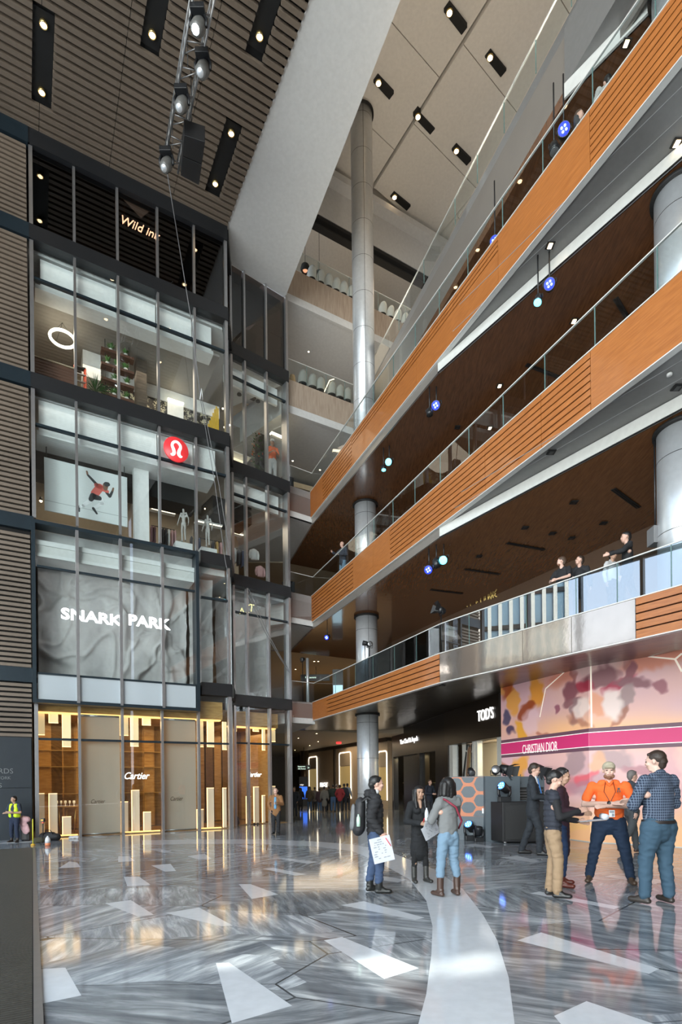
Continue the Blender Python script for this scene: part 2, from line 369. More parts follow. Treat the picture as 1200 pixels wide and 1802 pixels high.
# kerb of pale stone along the wall, grating mat
kb = MB(); kb.wbox(FL, -1.9, -.1, 0, .012, .12, .95); kb.build('trim_2', M('grey_kerb_stone', (.30, .31, .32), .3), kind='structure')
Pd = Vector((0.575, -1, 0)).normalized()
g0 = ground(60, 1492); g1 = ground(68, 1802)
gd = (g1-g0).normalized()
mt_ = thing('entrance_grating_mat', 'dark ribbed metal entrance grating beside the marble floor', 'floor mat', tuple(g0))
gm = MB(); gn = Vector((-gd.y, gd.x, 0)); gn = gn if gn.x < 0 else -gn
Lm = 15.5
def gp(a, b, z=0.0): q = g0+gd*a+gn*b; return (q.x, q.y, z)
gm.prism([gp(0, 0, .001), gp(Lm, 0, .001), gp(Lm, 9, .001), gp(0, 9, .001)], (0, 0, .004))
gm.build('tray', m_dark, mt_)
gb = MB(); y = 0.0
while y < Lm:
    a, b_, c, d_ = gp(y, .04, .005), gp(y+.022, .04, .005), gp(y+.022, 8.9, .005), gp(y, 8.9, .005)
    gb.prism([a, b_, c, d_], (0, 0, .010)); y += .045 if y > 6 else .06
gb.build('grating_bar', M('grating_steel', (.10, .095, .085), .42, .6), mt_)
ge = MB(); ge.prism([gp(-.02, -.03, 0), gp(Lm, -.03, 0), gp(Lm, .03, 0), gp(-.02, .03, 0)], (0, 0, .018)); ge.build('edge_frame', m_alu, mt_)
# ---------------- ceilings ----------------
eB = FL.p(FL.L+.05, 0, .0); bd = Vector((.575, -1, 0)).normalized(); rd = (Vector((D2[0]-Cc[0], D2[1]-Cc[1], 0))).normalized()
p1 = eB; p2 = eB+bd*34
mc = MB(); q0 = FL.p(-14, 0, 0)
mc.slab([p1[:2], p2[:2], (q0+bd*34)[:2], q0[:2]], ZS+.16, ZS+.5); mc.build('ceiling', m_slatback, kind='structure')
# recessed black light slots cut through the slats: (s0,s1,t0,t1) in slat frame
u = FL.u
def onceil(px, py, z=ZS): 
    q = onz(px, py, z)-p1; # solve q = -u*a + bd*t
    det = (-u.x)*bd.y-bd.x*(-u.y); a = (q.x*bd.y-bd.x*q.y)/det; t = ((-u.x)*q.y-q.x*(-u.y))/det
    return a, t
slots = []
for bl, br, tl in (((56, 172), (90, 187), (56, 12)), ((247, 79), (280, 97), None), ((434, 82), (464, 99), None), ((362, 331), (388, 342), (393, 210))):
    (a0, t0), (a1, _) = onceil(*bl), onceil(*br); t1 = onceil(*tl)[1] if tl else t0+2.9
    slots.append((min(a0, a1), max(a0, a1), t0, t1))
slm = MB(); t = 0.12; pitch = .218; hw = .125
while t < 26:
    segs = [(-.0, 17.0)]
    for a0, a1, t0, t1 in slots:
        if t0 < t+hw and t < t1:
            ns = []
            for x0, x1 in segs:
                if a1 <= x0 or a0 >= x1: ns.append((x0, x1)); continue
                if x0 < a0: ns.append((x0, a0))
                if a1 < x1: ns.append((a1, x1))
            segs = ns
    for x0, x1 in segs:
        # break at the panel joints
        cuts = [x0]+[c for c in [2.0+2.05*i for i in range(-1, 9)] if x0 < c < x1]+[x1]
        for c0, c1 in zip(cuts, cuts[1:]):
            a = p1-u*(c0+.008)+bd*t; b = p1-u*(c1-.008)+bd*t; c = b+bd*hw; d = a+bd*hw
            slm.slab([x[:2] for x in (a, b, c, d)], ZS, ZS+.10)
    t += pitch
slm.build('ceiling', m_slat, kind='structure')
for i, (a0, a1, t0, t1) in enumerate(slots):
    th = thing('recessed_slot_light', ['long black recessed downlight slot at the far left of the slatted ceiling', 'black recessed downlight slot left of the lighting truss', 'black recessed downlight slot right of the lighting truss, beside the pale beam', 'short black recessed downlight slot nearest the pale beam corner above the hung speaker'][i], 'ceiling light', tuple(p1-u*(a0+a1)/2+bd*(t0+t1)/2+Vector((0, 0, ZS))), 'slot lights in the slatted ceiling')
    q = [(p1-u*a+bd*t)[:2] for a, t in ((a0, t0), (a1, t0), (a1, t1), (a0, t1))]
    MB().slab(q, ZS+.10, ZS+.155).build('housing', m_dark, th)
    for f in (.12, .88):
        c = p1-u*(a0+a1)/2+bd*(t0+(t1-t0)*f)+Vector((0, 0, ZS+.02))
        MB().lathe([(.09, .08), (.11, .0), (.09, -.03), (.085, .02)], c, 16).build('reflector', m_gold, th)
        MB().ball(c+Vector((0, 0, .0)), .075, 0, 6, (1, 1, .5)).build('lamp', m_lampwarm, th)
# pale flat beam crossing the ceiling
b2 = FR.p(FR.L, 0, 0)
bm_ = MB(); bm_.slab([p[:2] for p in (p1+Vector((0, 0, 0)), p1+bd*34, b2+rd*34, b2, FR.p(0, 0, 0)+u*-.1)], ZS+.06, ZMAX)
bm_.build('ceiling_beam', m_greywhite, kind='structure')
# high panelled ceiling
m_panel = M('ceiling_panel_white', (.72, .69, .64), .55)
hc = MB(); hc.slab([(-6, -9), (30, -9), (30, 60), (-12, 60)], ZC+.35, ZC+.6); hc.build('ceiling', m_panel, kind='structure')
ud = Vector((S0[0]-C5[0], S0[1]-C5[1], 0)).normalized(); ud = -ud      # away to the right
vd = Vector((.62, -1, 0)).normalized()
ca = onz(738, 466, ZC)
cp = MB(); gl_ = MB(); slot_l = []
for i in range(-8, 6):
    for j in range(0, 14):
        su, sv = 4.3, 2.9
        off = (i % 2)*1.3
        o = ca+ud*(i*su)+vd*(j*sv+off)+Vector((0, 0, 0))
        a, b, c, d = o, o+ud*(su-.05), o+ud*(su-.05)+vd*(sv-.03), o+vd*(sv-.03)
        tilt = .16 
        top = ZC+.3
        zs = [ZC, ZC+tilt, ZC+tilt, ZC]
        vs = [Vector((p.x, p.y, z)) for p, z in zip((a, b, c, d), zs)]+[Vector((p.x, p.y, top)) for p in (a, b, c, d)]
        cp.hexa([vs[0], vs[1], vs[2], vs[3], vs[4], vs[5], vs[6], vs[7]])
cp.build('ceiling', m_panel, kind='structure')
pl = [(790,20),(864,98),(808,50,1)]
for px, py, qx, qy, lab in [(786,14,817,55,'at the very top'),(858,94,886,130,'right of the top one'),(661,139,689,170,'by the pale beam'),(731,199,761,232,'just right of the column'),(799,260,825,287,'nearest the steel fascia'),(690,342,719,367,'lowest of all')]:
    a = onz(px, py, ZC-.02); b = onz(qx, qy, ZC-.02); dd = (b-a).normalized(); nn = Vector((-dd.y, dd.x, 0))*.13
    th = thing('recessed_slot_light', 'black slot with one lit lamp in the white ceiling, '+lab, 'ceiling light', tuple(a), 'slot lights in the white ceiling')
    MB().slab([(a-nn)[:2], (b-nn)[:2], (b+nn)[:2], (a+nn)[:2]], ZC-.03, ZC+.25).build('housing', m_dark, th)
    MB().lathe([(.12, -.01), (.13, -.05), (.10, -.06)], a+dd*.15, 16).build('reflector', m_gold, th)
    MB().ball(a+dd*.15+Vector((0, 0, -.05)), .10, 0, 6, (1, 1, .4)).build('lamp', m_lampwarm, th)
# ---------------- balconies ----------------
T = RR.L
Rend = RE+(RE-Cc).normalized()*6.0
Eend = Vector(E2)+(Vector(E2)-Vector(D2)).normalized()*6.5
G0 = plan(511, 33.7, 8); G1 = plan(650, 31.2, 8)
RW = Wall(Cc, Rend); EW = Wall(D2, Eend)
far_r = Vector((30, 9.0))
def slab_level(z0, z1, name, front, mats):
    MB().slab(front, z0, z1).build(name, mats, kind='structure')
BWe = ext(BW1, BW2, 1.5)
def v2(p): return (p[0], p[1])
# level floor plates (behind the fascias); plate L2 has a dark metal soffit
for lv, z1 in ((3, F3), (4, F4)):
    zf = z1-1.16
    # wooden ceiling plate behind the straight line then behind the inner line
    slab_level(zf-.28+.0, z1-.3, 'ceiling', [v2(Cc), v2(D2), v2(Eend), v2(BWe), v2(BW1), v2(BW0), v2(G1), v2(G0)], m_brown if lv == 4 else wood('warm_brown_gloss_veneer', (.15, .060, .022), (.24, .10, .038), .13, (9, 1, 1), .5))  # lower ceiling: same veneer with warm light put into its colour
    # triangular grey soffit of the cantilever
    slab_level(zf, z1-.3, 'ceiling', [v2(D2), v2(Rend), v2(Eend)], m_soffit)
    slab_level(z1-.3, z1, 'floor', [v2(Cc), v2(Rend), v2(Eend), v2(BWe), v2(BW1), v2(BW0), v2(G1), v2(G0), v2(S0)], m_greywhite)
    st = MB(); st.wbox(RW, 0, T, zf-.28, zf-.01, 0, .05); st.build('trim_3', m_metalwall, kind='structure')
    st = MB(); st.wbox(EW, 0, EW.L, zf-.28, zf-.01, -.02, .05); st.build('trim_4', m_strip, kind='structure')
    st = MB(); st.wbox(EW, 0, EW.L, zf-.29, zf-.27, .03, .06); st.build('trim_5', m_dark, kind='structure')
    # seams in the soffit
    sm_ = MB()
    for f in (.35, .68):
        W_ = EW.shift(f*1.35); sm_.wbox(W_, 0.3+f*2, W_.L, zf-.004, zf+.002, 0, .012)
    for s in (3.3, 6.6, 9.6):
        a = EW.p(s, zf-.004, .05); b = a+(EW.n*2+EW.u*.8).normalized()*1.9
        n_ = (b-a).cross(Vector((0, 0, 1))).normalized()*.008
    sm_.build('trim_6', m_seam, kind='structure')
# level 2
zf2 = F2-.80
sf = MB(); z_in = 4.95
sf.add([(*v2(Cc), zf2), (*v2(D2), zf2), (*v2(Eend), zf2), (*v2(ext(DI1, DI2, 1.6)), 5.14), (*v2(DI1), 5.1), (*v2(SV1), z_in), (*v2(SV0), z_in-.25), (*v2(G1), zf2+.12), (*v2(G0), zf2)], [(0, 1, 7, 8), (1, 6, 7), (1, 5, 6), (1, 2, 5), (2, 4, 5), (2, 3, 4)])
sf.build('ceiling', m_soffit_dark, kind='structure')
slab_level(F2-.08, F2, 'floor', [v2(Cc), v2(D2), v2(Eend), v2(BWe), v2(BW1), v2(BW0), v2(G1), v2(G0), v2(S0)], m_greywhite)
# level 5 with champagne steel fascia
z5b = 17.55
L5e = ext(C5, L5b, 1.9); L5X = Wall(C5, L5e)
E5e = ext(D5, E5, 3.5)
slab_level(z5b-.02, F5-.3, 'ceiling', [v2(D5), v2(L5e), v2(E5e)], m_soffit)
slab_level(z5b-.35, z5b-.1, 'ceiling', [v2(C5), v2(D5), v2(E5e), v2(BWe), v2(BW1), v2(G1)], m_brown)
slab_level(F5-.3, F5, 'floor', [v2(C5), v2(L5e), v2(E5e), v2(BWe), v2(BW1), v2(G1)], m_greywhite)
MB().wbox(Wall(D5, E5e), 0, 9, z5b-.35, z5b-.02, -.03, .05).build('trim_4', m_strip, kind='structure')
fm = MB(); fm.wbox(L5X, 0, L5X.L, z5b, F5, -.06, .0); fm.wbox(L5X, 0, L5X.L, z5b-.3, z5b, -.35, -.28)
sx = 0
fm.build('wall_right', m_metalwall, kind='structure')
# fascias in cherry veneer with routed grooves: each straight run is one object
def fascia(W, s0, s1, z0, z1, grooves, plain_joint=(), top3=(), gloss=None, mat=None):
    mb = MB(); d = .10
    cuts = sorted(set([s0, s1]+[g for gg in grooves for g in gg]+[g for gg in top3 for g in gg]+list(plain_joint)))
    cuts = [c for c in cuts if s0 <= c <= s1]
    for a, b in zip(cuts, cuts[1:]):
        mid = (a+b)/2
        if any(g0 <= mid <= g1 for g0, g1 in grooves): n = max(3, int((z1-z0)/.145)); rows = [(z0+(z1-z0)*i/n, z0+(z1-z0)*(i+1)/n) for i in range(n)]
        elif any(g0 <= mid <= g1 for g0, g1 in top3): rows = [(z0, z1-.36), (z1-.36, z1-.24), (z1-.24, z1-.12), (z1-.12, z1)]
        else: rows = [(z0, z1)]
        for r0, r1 in rows: mb.wbox(W, a+.006, b-.006, r0+(.030 if r0 > z0 else 0), r1, -.02, d)
    mb.wbox(W, s0, s1, z0+.01, z1-.01, -.08, .02, 1)
    mb.wbox(W, s0, s1, z0-.022, z0, -.02, d+.015, 2); mb.wbox(W, s0, s1, z1, z1+.022, -.02, d+.015, 2)
    return mb.build('wall_right', [mat or m_orange, m_groove, m_strip], kind='structure')
def sx_(px, W=RW): 
    # plan position along wall for an image column (taken near the level heights)
    return W.hit(px, 900)[0]
z3b, z4b = F3-1.16, F4-1.16
fascia(RW, 0, RW.L, z3b, F3, [(0, sx_(624)), (sx_(690), sx_(1048))], [sx_(660), sx_(860), sx_(960)])
fascia(RW, 0, RW.L, z4b, F4, [(sx_(572), sx_(624)), (RW.hit(1044, 210)[0], RW.L)], [sx_(740)], [(sx_(624), RW.hit(882, 450)[0])])
fascia(Wall(Cc, D2), 0, T, zf2, F2, [(sx_(575), T)], [sx_(690)])
m_gloss = M('glossy_champagne_panel', (.50, .42, .36), .07, .85, bump=(2.2, .05, .03))
EG = EW
fascia(EW, 0, EW.hit(1123, 1080)[0], zf2, F2, [], [EW.hit(924, 1100)[0], EW.hit(1010, 1090)[0]], mat=m_gloss)
fascia(EW, EW.hit(1123, 1080)[0], EW.L, zf2, F2, [(0, 99)])
# bridge balconies between the shop block and the timber line
for z1, zt in ((F2, .72), (F3, 1.1), (F4, 1.1)):
    zb_ = z1-zt
    mb = MB(); mb.wbox(SS, -.05, SS.L, zb_, z1, -.08, .0, 0); mb.wbox(SS, -.05, SS.L, zb_-.24, zb_, -.1, .03, 1)
    mb.build('wall_far', [M('rose_metal_panel', (.34, .22, .18), .24, .7), m_greywhite], kind='structure')
    MB().slab([v2(S0), v2(Cc), v2(G0), v2(ext(Cc, G0, 1)-Vector((3.5, 0))), v2(S0-Vector((2.0, -1)))], zb_-.24, z1-.02).build('ceiling', m_greywhite, kind='structure')
SF = Wall(S0, plan(760, 34.9, 20))
for z1, zt in ((F5, 1.15), (F6, 1.2)):
    zb_ = z1-zt; s1 = (Vector(C5)-Vector(S0)).length if z1 == F5 else SF.L
    mb = MB(); mb.wbox(SF, -.05, s1, zb_, z1, -.08, .0, 0); mb.wbox(SF, -.05, s1, zb_-.32, zb_, -.1, .03, 1)
    mb.build('wall_far', [m_stone, m_greywhite], kind='structure')
    bk = [SF.p(-.1, 0, -.05), SF.p(s1 if z1 == F6 else s1+.3, 0, -.05), SF.p(s1+.3, 0, -9), SF.p(-3, 0, -9)]
    MB().slab([p[:2] for p in bk], zb_-.3, z1-.02).build('ceiling', m_greywhite, kind='structure')
# wall above the top balcony with the cove, and back walls behind the far balconies
mb = MB(); mb.wbox(SF, -1, SF.L+2, 27.1, ZC+.3, -.4, 0); mb.wbox(SF, -1, SF.L+2, 28.6, 28.9, 0, .5); mb.wbox(SF, -1, SF.L+2, 26.85, 27.0, -.3, .06, 1); mb.wbox(SF, -1, SF.L+2, 26.6, 26.66, -.3, .02, 1)
mb.build('wall_far', [m_greywhite, m_dark], kind='structure')
mb = MB(); mb.wbox(SF, -4, SF.L+3, F5-2, ZC+.3, -7.2, -7.0); mb.build('wall_far', m_beige, kind='structure')
# rear walls of the balcony storeys
mb = MB(); 
BWw = Wall(BW1, BWe); BWv = Wall(BW0, BW1)
for (W_) in (BWw, BWv):
    mb.wbox(W_, 0, W_.L, F2, z3b-.28, -.2, 0, 0); mb.wbox(W_, 0, W_.L, F3, z4b-.28, -.2, 0, 1); mb.wbox(W_, 0, W_.L, F4, z5b-.3, -.2, 0, 1)
mb.build('wall_right', [M('brown_wall', (.115, .07, .045), .4), m_brown], kind='structure')
# far corridor
cor = MB(); GW = Wall(G0, G1)
cor.build
fz = [(0, zf2), (F2, z3b-.28), (F3, z4b-.28), (F4, 17.2)]
cf = MB()
for i, (a, b) in enumerate(fz):
    cf.slab([(G0[0]-9, G0[1]-.2), v2(G0), v2(G1), (G1[0]+2, G1[1]+.3), (G1[0]+2, 62), (G0[0]-9, 62)], b-.02+(0.06 if i else .02), b+.3)
cf.build('ceiling', m_beige, kind='structure')
cw = MB(); cw.box((-2, 58, 10), (36, .3, 20)); cw.build('wall_far', M('far_wall_tan', (.10, .075, .05), .7), kind='structure')
cw = MB(); cw.slab([(G0[0]-7.5, 23), (G0[0]-7.2, 23), (G0[0]-7.2, 60), (G0[0]-7.5, 60)], 0, 18); cw.build('wall_far', m_beige, kind='structure')
# outer shell: walls behind the camera and to its right, tall glass wall to its left
W0 = FL.p(-1.95, 0, .1); wd = Vector((.49, -1, 0)).normalized(); W1 = W0+wd*29
WW = Wall(W0[:2], W1[:2])
sh = MB(); sh.slab([(15, -9), (15.3, -9), (15.3, 62), (15, 62)], 0, ZMAX); sh.slab([W1[:2], (15.3, W1.y), (15.3, W1.y-.3), (W1.x, W1.y-.3)], 0, ZMAX)
sh.build('wall_back', M('back_wall_brown', (.20, .15, .115), .5), kind='structure')
gw = MB(); sgn_ = WW
for i in range(0, 12): gw.wbox(WW, i*2.6, i*2.6+.12, 0, ZS, -.25, .0)
for j in range(0, 7): gw.wbox(WW, 0, 29, 3.6*j+.1, 3.6*j+.26, -.2, -.02)
gw.build('window_12', m_black, kind='structure')
MB().wbox(WW, 0, 29, .1, ZS, -.12, -.11).build('window_12', glass('outer_window_glass', (.92, .96, .97), .02), kind='structure')
# street outside with an office tower of pale vertical fins
MB().slab([(-200, -120), (-14, -120), (-14, 120), (-200, 120)], -.4, -.3).build('ground_outside', M('paving_outside', (.34, .33, .32), .8), kind='structure')
tw = MB(); TW = Wall((-52, 11.5), (-46, 60))
tw.wbox(TW, 0, 49, 0, 70, -15, 0, 0)
i = 0
while i < 49: tw.wbox(TW, i, i+.42, 0, 70, 0, .5, 1); i += 1.25
for j in range(18): tw.wbox(TW, 0, 49, j*4, j*4+.5, 0, .25, 2)
tw.build('office_tower', [M('tower_glass', (.25, .36, .42), .2, .3), M('tower_fin_cream', (.80, .74, .62), .6), m_dark], kind='structure')
tw = MB(); tw.box((-60, -22, 9), (20, 46, 18), 0); tw.build('office_block', M('block_stone', (.40, .36, .32), .8), kind='structure')

for px_, k_ in ((700, 42), (850, 55), (980, 66)):
    q = plan(px_, k_, 19); q2 = L5X.p(L5X.hit(px_, 500)[0], 0, -1.2); lamp('balcony_uplight', 'AREA', (q2.x, q2.y, F5+.25), 130, (1, .86, .68), 1.6, (math.pi, 0, 0))  # added unseen area lamps that brighten the white ceiling
# ---------------- shop block glazing ----------------
def mull(W, s, z0, z1, parent, w=.075, d0=-.10, d1=.10, mat=None):
    return MB().wbox(W, s-w/2, s+w/2, z0, z1, d0, d1).build('mullion', mat or m_alu, parent)
def glazing(name, W, ss, z0, z1, transoms=(), gmat=None, lower_frost=None, edge_w=None, d=0.0, skip_m=(), kind='structure'):
    t = thing(name, None, None, tuple(W.p((ss[0]+ss[-1])/2, z0, 0)), kind=kind)
    for i, s in enumerate(ss):
        if i in skip_m: continue
        mull(W, s, z0, z1, t, (edge_w if edge_w and i in (0, len(ss)-1) else .075), d-.10, d+.10)
    for zt in transoms:
        for a, b in zip(ss, ss[1:]): MB().wbox(W, a+.04, b-.04, zt-.035, zt+.035, d-.07, d+.05).build('transom', m_navy, t)
    zs = [z0]+list(transoms)+[z1]
    for a, b in zip(ss, ss[1:]):
        for q0, q1 in zip(zs, zs[1:]):
            MB().wbox(W, a+.04, b-.04, q0+.02, q1-.02, d-.012, d+.0).build('glass_pane', (lower_frost if lower_frost and q0 == z0 else gmat or m_glass), t)
    return t
fs = [FL.hit(p, 800)[0] for p in (60, 134.5, 210, 280, 344, 402)]; fs[0] = .0; fs[-1] = FL.L-.02
rs = [FR.hit(p, 800)[0] for p in (407, 431, 469, 505)]
bs = [FL.hit(p, 1080, .35)[0] for p in (58, 136.5, 212.5, 286, 348.5)]
Z = lambda px, py, d=0, W=FL: W.hit(px, py, d)[1]
zt1, zt2, zl2, zt3, zt4 = Z(60, 1300), Z(61, 995, .35), Z(61, 1184, .35), Z(60, 746), Z(58, 489)
bz0, bz1 = Z(57, 1236, .35), Z(57, 914, .35)
glazing('window_1', FL, fs, 0.0, 4.88, [zt1], edge_w=.11)
glazing('window_2', FL, [FL.hit(352, 1100)[0], fs[-1]], 5.33, 9.62, [Z(355, 1051)], skip_m=(0,))
glazing('window_3', FL, fs, 10.06, 14.10, [zt3], edge_w=.11)
glazing('window_4', FL, fs, 14.57, 18.75, [zt4], edge_w=.11)
glazing('window_5', FL, fs, 19.20, 21.7, [], gmat=m_glass_dark, edge_w=.11)
rz = [(0, 4.75), (5.20, 9.5), (9.95, 13.95), (14.42, 18.62), (19.08, ZS+.05)]
rt = [Z(406, 1307, 0, FR), Z(406, 1075, 0, FR), Z(406, 867, 0, FR), Z(406, 661, 0, FR), None]
for i, ((a, b), t_) in enumerate(zip(rz, rt)):
    glazing('window_%d' % (6+i), FR, rs, a, b, [t_] if t_ else [], gmat=m_glass_dark if i == 4 else None, edge_w=.09)
# black slab bands on both faces
bb = MB()
for a, b in [(14.10, 14.57), (18.75, 19.20), (21.7, ZS+.1)]: bb.wbox(FL, -.06, FL.L+.04, a, b, -.25, .16)
sx350 = FL.hit(351, 1000)[0]
for a, b in [(4.88, 5.33), (9.62, 10.06)]: bb.wbox(FL, sx350, FL.L+.04, a, b, -.25, .16)
for (a, b), (c, d_) in zip(rz, rz[1:]): bb.wbox(FR, -.05, FR.L+.06, b, c, -.25, .14)
bb.build('trim_1', m_black, kind='structure')
# glass return at the outer corner
RT = Wall(FL.p(FL.L-.02, 0, 0)[:2], FR.p(.0, 0, 0)[:2])
g = MB()
for a, b in [(0, 4.85), (5.35, 9.6), (10.08, 14.1), (14.6, 18.7)]: g.wbox(RT, .1, RT.L-.04, a, b, -.01, .0)
g.build('window_11', m_glass, kind='structure')
mr_ = MB(); 
for a, b in [(0, 4.9), (5.3, 9.62), (10.05, 14.1), (14.57, 18.75)]: mr_.wbox(RT, RT.L*.55, RT.L*.55+.05, a, b, -.05, .05)
for a, b in [(4.85, 5.33), (9.6, 10.06), (14.1, 14.57), (18.7, 19.2), (21.7, ZS)]: mr_.wbox(RT, 0, RT.L, a, b, -.05, .14, 1)
mr_.build('trim_1', [m_alu, m_black], kind='structure')
g = MB(); g.wbox(RT, .1, RT.L-.04, 19.2, 21.7, -.01, 0); g.build('window_11', m_glass_dark, kind='structure')
# end post of the block
eb = MB(); eb.wbox(FR, FR.L-.06, FR.L+.03, 0, ZS+.05, -.3, .12); eb.build('trim_2', m_alu, kind='structure')
# ---------------- fitted lettering ----------------
def fit_text(name, s, mat, W, d, p0, p1, cap, shear=0.0, parent=None, ext=.01, bold=0.0, **tags):
    s0, z0 = W.hit(p0[0], p0[1], d); s1, z1 = W.hit(p1[0], p1[1], d)
    k = F/W.p(s0, z0, d).y; sz = cap/k/.70
    c = bpy.data.curves.new('t', 'FONT'); c.body = s; c.size = sz; c.shear = shear
    o = bpy.data.objects.new('t', c); COL.objects.link(o); bpy.context.view_layer.update(); wd = o.dimensions.x; bpy.data.objects.remove(o)
    return text(name, s, mat, W, s0, z0, sz, d, ext, parent, shear, abs(s1-s0)/max(wd, .01), bold, **tags)
# ---------------- projecting box of the second storey ----------------
bx = thing('projecting_shop_window', 'projecting black framed shop window box with white letters on grey textured wall', 'shop window', tuple(FL.p(bs[0], bz0, 0)))
s0, s1 = bs[0]-.03, bs[-1]+.03
fr = MB(); fw = .11
fr.wbox(FL, s0, s1, bz0, bz0+fw, -.1, .42); fr.wbox(FL, s0, s1, bz1-fw, bz1, -.1, .42); fr.wbox(FL, s0, s0+fw, bz0+fw, bz1-fw, -.1, .42); fr.wbox(FL, s1-fw, s1, bz0+fw, bz1-fw, -.1, .42)
fr.build('frame', m_navy, bx)
for s in bs[1:-1]: MB().wbox(FL, s-.045, s+.045, bz0+.05, bz1-.1, .25, .44).build('mullion', m_alu, bx)
edges = [s0+fw]+list(bs[1:-1])+[s1-fw]
for a, b in zip(edges, edges[1:]):
    for q in (zt2, zl2): MB().wbox(FL, a+.03, b-.03, q-.03, q+.03, .28, .38).build('transom', m_navy, bx)
    MB().wbox(FL, a+.03, b-.03, bz0+fw, zl2-.03, .32, .335).build('frosted_pane', m_frost, bx)
    MB().wbox(FL, a+.03, b-.03, zl2+.03, zt2-.03, .32, .33).build('glass_pane', m_glass, bx)
    MB().wbox(FL, a+.03, b-.03, zt2+.03, bz1-fw, .32, .33).build('glass_pane', m_glass, bx)
fit_text('lettering', 'SNARK', emis('snark_letter', (1, 1, 1), 3.0), FL, .30, (107, 1088), (212, 1096), 18.5, parent=bx, ext=.03, bold=.022)
fit_text('lettering', 'PARK', emis('snark_letter', (1, 1, 1), 3.0), FL, .30, (225, 1099), (296, 1106), 18, parent=bx, ext=.03, bold=.022)
# ---------------- carved plaster wall ----------------
m_relief = M('carved_grey_plaster', (.47, .455, .45), .8)
def relief(W, s0, s1, z0, z1, d, nm, seed=0, amp=.34, parent=None):
    nx, nz_ = int((s1-s0)/.055)+2, int((z1-z0)/.055)+2; mb = MB(); vs = []; fs_ = []
    for j in range(nz_):
        for i in range(nx):
            s = s0+(s1-s0)*i/(nx-1); z = z0+(z1-z0)*j/(nz_-1)
            q = Vector((s*.55+seed, z*.38, seed*1.7)); wv = noise.noise_vector(q*1.3)
            v = noise.noise(q+wv*.5)
            h = .5*math.tanh(v*26)*.5 + .5*math.tanh((noise.noise(q*1.7+wv*.6+Vector((5, 3, 1)))-.18)*22)*.35
            h += .30*max(0, 1-abs(noise.noise(q*2.6+wv))*9)+.16*noise.noise(Vector((s*3, z*2.2, seed+3)))+.05*noise.noise(Vector((s*9, z*5, seed)))
            vs.append(W.p(s, z, d+h*amp))
    for j in range(nz_-1):
        for i in range(nx-1): a = j*nx+i; fs_.append((a, a+1, a+1+nx, a+nx))
    mb.add(vs, fs_, 0, True); return mb.build(nm, m_relief, parent, kind='structure')
relief(FL, .1, bs[-1]-.15, F2+.1, 9.2, -.75, 'wall_inner', 2.3)
relief(FL, FL.hit(354, 1100)[0]-.3, FL.L-.45, F2+.1, 9.3, -.55, 'wall_inner', 7.1, .16)
relief(FR, -.2, FR.hit(490, 1150)[0], F2+.1, 9.3, -1.0, 'wall_inner', 4.4, .16)
mb = MB(); mb.wbox(FL, 0, bs[-1]-.1, zt2+.35, zt2+.45, -.75, .25); mb.wbox(FL, 0, bs[-1], 9.2, 9.35, -.75, .2); mb.build('ceiling', m_white, kind='structure')
mb = MB(); mb.wbox(FL, 0, bs[-1]-.06, zt2+.45, 9.3, .1, .16); mb.build('wall_inner', M('pale_fascia_board', (.62, .62, .60), .6), kind='structure')
th = thing('hanging_letters', 'pale yellow thin letters reversed on the set-back grey shop window', 'sign', tuple(FR.p(.8, 7, 0)))
my = emis('yellow_tube', (.95, .85, .35), 1.3)  # glowing tubes imitate a sign reflected in the glass
for seg in ([(422, 1080), (425.5, 1070), (429.5, 1079)], [(439, 1065), (434, 1066), (437, 1072), (433, 1078), (438, 1078)], [(440, 1063.5), (447, 1065)], [(443.5, 1064), (442, 1076)]):
    MB().tube([FR.p(*FR.hit(px, py, .03), .03) for px, py in seg], .014, 6).build('letter', my, th)
# ---------------- ground floor jewellery shop ----------------
m_gwood = wood('golden_wood_panelling', (.36, .19, .055), (.54, .32, .11), .28, (1, 1, 5), .3)
m_gwood2 = wood('dark_golden_wood', (.14, .075, .028), (.22, .12, .045), .3, (1, 1, 5), .3)
m_gold_sat = M('satin_gold_sheet', (.62, .42, .16), .35, .6)
gi = MB()
gi.wbox(FL, 0, FL.L-.3, 0.05, 4.6, -3.2, -3.1, 0)
n = 14
for i in range(n):
    s = .1+i*(FL.L-.6)/n; gi.wbox(FL, s, s+(FL.L-.6)/n-.05, .05, 4.0, -3.1, -3.02-(.12 if i % 3 else 0), 1 if i % 3 == 1 else 0)
for z in (1.35, 2.35, 2.95): gi.wbox(FL, 0, FL.L-.3, z, z+.02, -3.02, -2.92, 2)
gi.wbox(FR, -.3, FR.L-.7, .05, 4.6, -3.2, -3.1, 1)
for i in range(7): gi.wbox(FR, i*.4-.2, i*.4+.12, .05, 4.1, -3.1, -3.0, i % 2)
gi.wbox(FR, FR.L-.75, FR.L-.65, .05, 4.6, -3.1, -.4, 0)
gi.build('wall_inner', [m_gwood, m_gwood2, m_gold_sat], kind='structure')
gc = MB(); gc.wbox(FL, 0, FL.L-.2, 4.05, 4.7, -3.2, -.28, 0); gc.wbox(FR, -.3, FR.L-.4, 4.0, 4.6, -3.2, -.30, 0); gc.build('ceiling', [m_gwood], kind='structure')
gt = MB(); gt.wbox(FL, .05, fs[-1]-.25, 4.0, 4.045, -.5, -.26); gt.wbox(FR, 0, FR.L-.5, 3.94, 3.99, -.5, -.30)
gt.wbox(FL, .1, fs[1]-.06, .03, .07, -.25, -.16); gt.wbox(FL, fs[2]+.05, fs[3]-.06, .03, .07, -.25, -.16); gt.wbox(FL, fs[4]+.05, fs[5]-.3, .03, .07, -.25, -.16)
gt.build('trim_2', emis('warm_cove', (1, .60, .20), 1.3), kind='structure')
